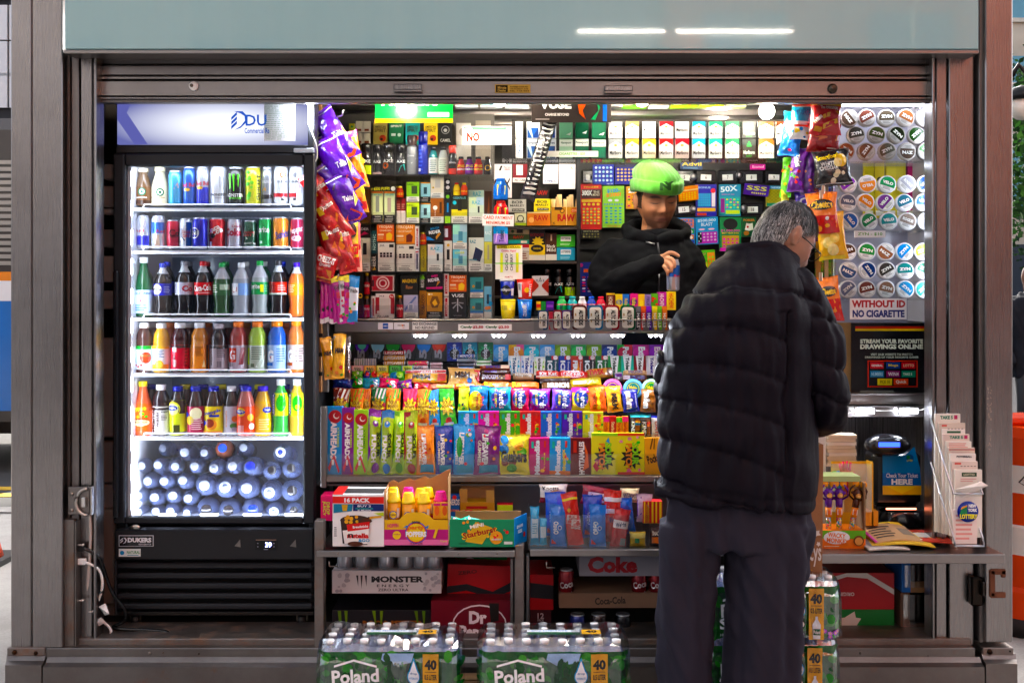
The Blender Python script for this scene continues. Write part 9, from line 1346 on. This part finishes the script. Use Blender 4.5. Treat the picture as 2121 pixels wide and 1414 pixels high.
def puff(co,no):
    x=co[:,0]/s+VX;yp=VY+(ZC-co[:,2])/s;out=co.copy();d=np.full(len(co),1e3);ts=np.zeros(len(co))
    back=np.clip((1625-x)/12,0,1)*(co[:,1]<-.40);yy=[b+19*((x-1465)/120)**2*(1-.12*i)+i*7*(x-1465)/150 for b,i in SE];yy=yy+[1012+(x-1465)*.17]
    for q in yy:d=np.minimum(d,np.abs(yp-q))
    v=np.abs(x-1618+(yp-700)*.03)*(yp>640)+1e3*(yp<=640);yk=np.abs(yp-(592+.0011*(x-1530)**2))*(x>1400)*(x<1690)+1e3*((x<=1400)|(x>=1690))
    da=np.minimum.reduce([np.abs(yp-q-.25*(x-1700))for q in(655,745,812)]);arm=np.clip((x-1655)/20,0,1)*(yp>600)+np.clip((1372-x)/12,0,1)
    dd=np.where(back>.5,np.minimum(d,v),1e3);dd=np.minimum(dd,np.where(co[:,1]<-.36,yk*1.6,1e3));dd=np.minimum(dd,np.where(arm>.5,da*1.3,1e3));pf=1-np.exp(-(dd/11.0)**.8);amp=np.where(yp<600,.010,.0175)
    w=np.array([noise.noise(Vector((p[0]*16,p[1]*6,p[2]*5)))for p in co]);w2=np.array([noise.noise(Vector((p[0]*42,p[1]*12,p[2]*9+3)))for p in co]);w3=np.array([noise.noise(Vector((p[0]*9+7,p[1]*9,p[2]*15)))for p in co])
    out+=no*(amp*(pf-1)+w*.010+w2*.013*np.exp(-dd/24.0)+w2*.0045+w3*.007*np.where(yp<640,.6,1))[:,None];out[:,2]-=np.clip((yp-600)/450,0,1)*.12*(co[:,0]-P(1530,0,YM).x)+np.clip((yp-900)/120,0,1)*.02*(np.abs(x-1530)<175);return out
g=G()
rings(g,[(P((a+b)/2,y,Yc),(b-a)/2*s,ry)for y,a,b,ry,Yc in((1032,1362,1676,.15,-.5),(1024,1352,1686,.168,-.5),(1008,1352,1688,.17,-.5),(1002,1362,1684,.162,-.5),(994,1358,1688,.172,-.5),(940,1358,1690,.175,-.5),(860,1362,1690,.175,-.5),(780,1366,1690,.172,-.5),(700,1374,1688,.168,-.5),(650,1398,1684,.16,-.5),(610,1424,1678,.148,-.49),(580,1444,1670,.128,-.475),(556,1462,1660,.105,-.46),(540,1486,1652,.09,-.45),(522,1500,1646,.078,-.44),(505,1512,1636,.072,-.43))],40,2.25)
jk=fuse('puffer_jacket',g,.0065,4,puff,'100b15','nylon',cust)
g=G();limb(g,[P(1640,605,-.48),P(1690,690,-.52),P(1708,790,-.54),P(1714,836,-.49),P(1690,852,-.30),P(1660,860,-.15)],[.09,.083,.074,.068,.062,.045]);fuse('sleeve',g,.006,3,puff,'0f0a14','nylon',cust)
g=G();limb(g,[P(1456,645,-.48),P(1404,725,-.46),P(1392,820,-.42),P(1420,852,-.25),P(1460,852,-.12)],[.072,.068,.064,.058,.045]);fuse('sleeve',g,.006,3,puff,'0f0a14','nylon',cust)
g=G();n=44;vs=[]  # stand-up collar: a thick band, lower on his right
for i in range(n):
    a=2*math.pi*i/n;ca,sa=math.cos(a),math.sin(a);yt=500+30*max(0,ca)**1.5+8*max(0,-ca)+22*max(0,sa);bx=1578+4*ca
    for rx,ry,y in((76,.084,yt+44),(74,.082,yt+8),(71,.079,yt),(67,.074,yt+2),(64,.07,yt+30)):w=1+.03*math.sin(5*a+y*.1);p=P(bx,y,-.43);vs.append((p.x+rx*s*ca*w,-.43+ry*sa*w,p.z))
g.add(vs,[(i*5+k,((i+1)%n)*5+k,((i+1)%n)*5+k+1,i*5+k+1)for i in range(n)for k in range(4)],'150f19','nylon',True);g.build('collar',cust)
def folds(co,no):
    w=np.array([noise.noise(Vector((p[0]*22,p[1]*14,p[2]*2.6)))+.5*noise.noise(Vector((p[0]*30+p[2]*14,p[1]*10,p[2]*5+2)))for p in co]);return co+no*(w*.021)[:,None]
g=G();rings(g,[(P(1528,y,YM+.01),w*s,.14)for y,w in((1125,138),(1090,150),(1040,152),(1000,145))])
def leg(g,x0,x1,w0,w1,d0,d1):rings(g,[((P(x0+(x1-x0)*t,0,YM).x,YM-.01*t,P(0,1080,YM).z*(1-t)+.06*t),(w0+(w1-w0)*t**.7)*s,d0+(d1-d0)*t)for t in(0,.15,.3,.5,.7,.85,1)],24,2.1)
leg(g,1431,1409,65,52,.115,.08);leg(g,1594,1568,92,72,.125,.09)
fuse('trousers',g,.0075,5,folds,'292631','trouser',cust)
for px in(1412,1570):g=G();fx=P(px,0,YM).x;limb(g,[Vector((fx,YM-.07,.05)),Vector((fx,YM+.05,.05)),Vector((fx,YM+.17,.04))],[.048,.05,.036]);fuse('shoe',g,.008,3,None,'121012','matte',cust)
# hair: strands combed back from the crown over a scalp cap
def hairset(M,k,n,seed,cols,parent):
    rn=random.Random(seed);vs,fs,cs=[],[],[];crown=Vector((.0,.045,.105)).normalized()
    def surf(d,off):return Vector((d.x*(.073+off),d.y*(.0925+off),d.z*(.117+off)))
    nu,nv=40,24;g=G();cv,cf,cc=[],[],[]
    keep=lambda q:not(q.y<-.045 and q.z<.078)and not(q.y<.036 and q.z<.026+(.0 if q.y>0 else-q.y*.9))and q.z>-.06
    for i in range(n):
        d=Vector((rn.gauss(0,1),rn.gauss(0,1),rn.gauss(0,1))).normalized();q=surf(d,0)
        if not keep(q):continue
        L=rn.uniform(.012,.03)if d.z<.55 else rn.uniform(.02,.04);w=rn.uniform(.0007,.0016);c=rn.choice(cols if d.z>.35 else cols[:5]+('a8a4a0','8a8682','c0bcb8'));pv=None;off=rn.uniform(.003,.009)if d.z>.3 else rn.uniform(.002,.005);steps=5;k0=len(vs);pts=[]
        for j in range(steps):
            p=surf(d,off+.003*math.sin(j*.9)-.004*(j/steps)**2);pts.append(p);t=(d-crown);t=(t-d*t.dot(d));t=t.normalized()if t.length>1e-3 else Vector((1,0,0));t+=Vector((rn.gauss(0,.16),rn.gauss(0,.16)+.12,rn.gauss(0,.16)-.1));d=(d+t*(L/steps/.09)).normalized()
        for j,p in enumerate(pts):
            a=(pts[min(j+1,steps-1)]-pts[max(j-1,0)]).normalized();sd2=a.cross(p.normalized()).normalized()*w*(1-.75*j/steps);vs+=[M@((p-sd2)*k),M@((p+sd2)*k)]
        for j in range(steps-1):fs.append((k0+2*j,k0+2*j+1,k0+2*j+3,k0+2*j+2));cs.append(c)
    g.add(vs,fs,cs,'hair');vs,fs,cs=[],[],[]
    for j in range(nv+1):
        for i in range(nu):ph,th=math.pi*j/nv-math.pi/2,2*math.pi*i/nu;d=Vector((math.cos(ph)*math.cos(th),math.cos(ph)*math.sin(th),math.sin(ph)));vs.append(M@(surf(d,.0035)*k))
    for j in range(nv):
        for i in range(nu):
            ph,th=math.pi*(j+.5)/nv-math.pi/2,2*math.pi*(i+.5)/nu;q=surf(Vector((math.cos(ph)*math.cos(th),math.cos(ph)*math.sin(th),math.sin(ph))),0)
            if keep(q):fs.append((j*nu+i,j*nu+(i+1)%nu,(j+1)*nu+(i+1)%nu,(j+1)*nu+i))
    g.add(vs,fs,'1c1a19','hair',True);return g.build('hair',parent)
hairset(Mc,kC,14000,4,('3a3836','4a4846','6a6866','8a8682','242222','1c1a1a','2a2826','171616'),cust)
g=G()
for sgn in(-1,1):
    T=lambda x,y,z:Mc@Vector((x,y,z));g.tube([T(sgn*.079,.012,.012),T(sgn*.081,-.03,.014),T(sgn*.072,-.100,.012)],.0018,6,'17171a','black');g.tube([T(sgn*(.036+.030*math.cos(a)),-.108,.008+.020*math.sin(a))for a in[math.radians(q)for q in range(0,361,30)]],.0016,5,'17171a','black')
g.tube([Mc@Vector((-.008,-.112,.012)),Mc@Vector((.008,-.112,.012))],.0016,5,'17171a','black');g.build('glasses',cust)
# brown paper carrier bag standing on the water packs behind him
Yb2=-.2;W,H=120*sc(Yb2),274*sc(Yb2);g=G();g.add([(-W/2,0,0),(W/2,0,0),(W/2,.1,0),(-W/2,.1,0),(-W/2-.004,-.006,H),(W/2+.003,-.004,H),(W/2,.1,H),(-W/2,.1,H)],[(0,3,2,1),(0,1,5,4),(1,2,6,5),(2,3,7,6),(3,0,4,7)],'9a6a42','card');prints(g,W,H,'t .78 .15 .4 .14 e0d8d0 macys;b .88 .33 .1 .03 5 e0d8d0;b .93 .25 .04 .02 5 e0d8d0;r 0 .30 1 .303 7a5030',flat(W,-.003),'paper');o=g.build('paper_bag');put(o,1643,1194,Yb2,label='brown paper carrier bag standing on the water packs',cat='bag')
# pedestrian far right
Yp=6.5;px=P(2136,0,Yp).x;g=G();limb(g,[(px,Yp,1.62),(px,Yp,1.45),(px,Yp,1.0)],[.09,.06,.1]);g.ball((px,Yp,1.62),.1,'k','skin',12,9,(.85,1,1.25))
for q in(-.09,.09):limb(g,[(px+q,Yp,.9),(px+q*1.2,Yp+q,.45),(px+q*1.2,Yp,-.06),(px+q*1.2,Yp-.14,-.1)],[.08,.06,.045,.035]);limb(g,[(px+q*2,Yp,1.35),(px+q*3,Yp,1.05),(px+q*2.8,Yp-.12,.8)],[.05,.045,.035])
pd=fuse('person',g,.012,3,None,lambda ce:np.where((ce[:,2]>1.4)[:,None],np.array(C('8a5a44')),np.array(C('1c2028'))),'skin');tag(pd,'pedestrian in grey blue coat far behind at the right edge','person')
g=G();rings(g,[((px,Yp,z),w,w*.62)for z,w in((.7,.22),(1.0,.22),(1.3,.24),(1.42,.2),(1.48,.09))]);
for q in(-.09,.09):limb(g,[(px+q*2.2,Yp,1.36),(px+q*3.1,Yp,1.05),(px+q*2.8,Yp-.12,.85)],[.075,.065,.05])
fuse('coat',g,.014,4,folds,'20242c','nylon',pd)
# ================================================================ bulbs under the kiosk ceiling, with added hidden ones among them
def bulb(x,y,Y,power,label):
    p=P(x,y,Y);root=empty('light_bulb',p,label,'lamp','bulbs under the kiosk ceiling')
    g=G();g.ball((0,0,0),.031,'w','bulb',14,9);g.build('globe',root)
    g=G();g.lathe([(.014,.028),(.016,.05),(.016,.075)],12,'e8e4dc','gloss');g.build('socket',root)
    l=bpy.data.lights.new('bulb_light','POINT');l.energy=power;l.color=(1,.89,.72);l.shadow_soft_size=.033;o=bpy.data.objects.new('bulb_light',l);COL.objects.link(o);o.location=p+Vector((0,-.0,-.0));o.parent=None
    for ch in root.children:ch.visible_shadow=True
    return root
BP=11.0
bulb(1588,231,.34,BP,'glowing round bulb hanging right of the cigarette rack')
bulb(830,205,.30,BP,'glowing bulb above the green sign')
bulb(1035,205,.30,BP*.7,'glowing bulb left of the black sign')
bulb(1330,205,.30,BP*.6,'glowing bulb right of the black sign')
bulb(1315,298,.62,BP*.32,'added bulb hidden behind the rack, lighting the seller')  # out of view, added to brighten the seller's face
bulb(1490,262,.90,BP*1.3,'added bulb hidden behind the rack, lighting the ticket wall')  # added out of sight so the ticket wall gets more light
bulb(1160,256,.66,BP*.5,'added bulb hidden behind the black sign, lighting the interior')  # unseen fill bulb, added to brighten the kiosk interior
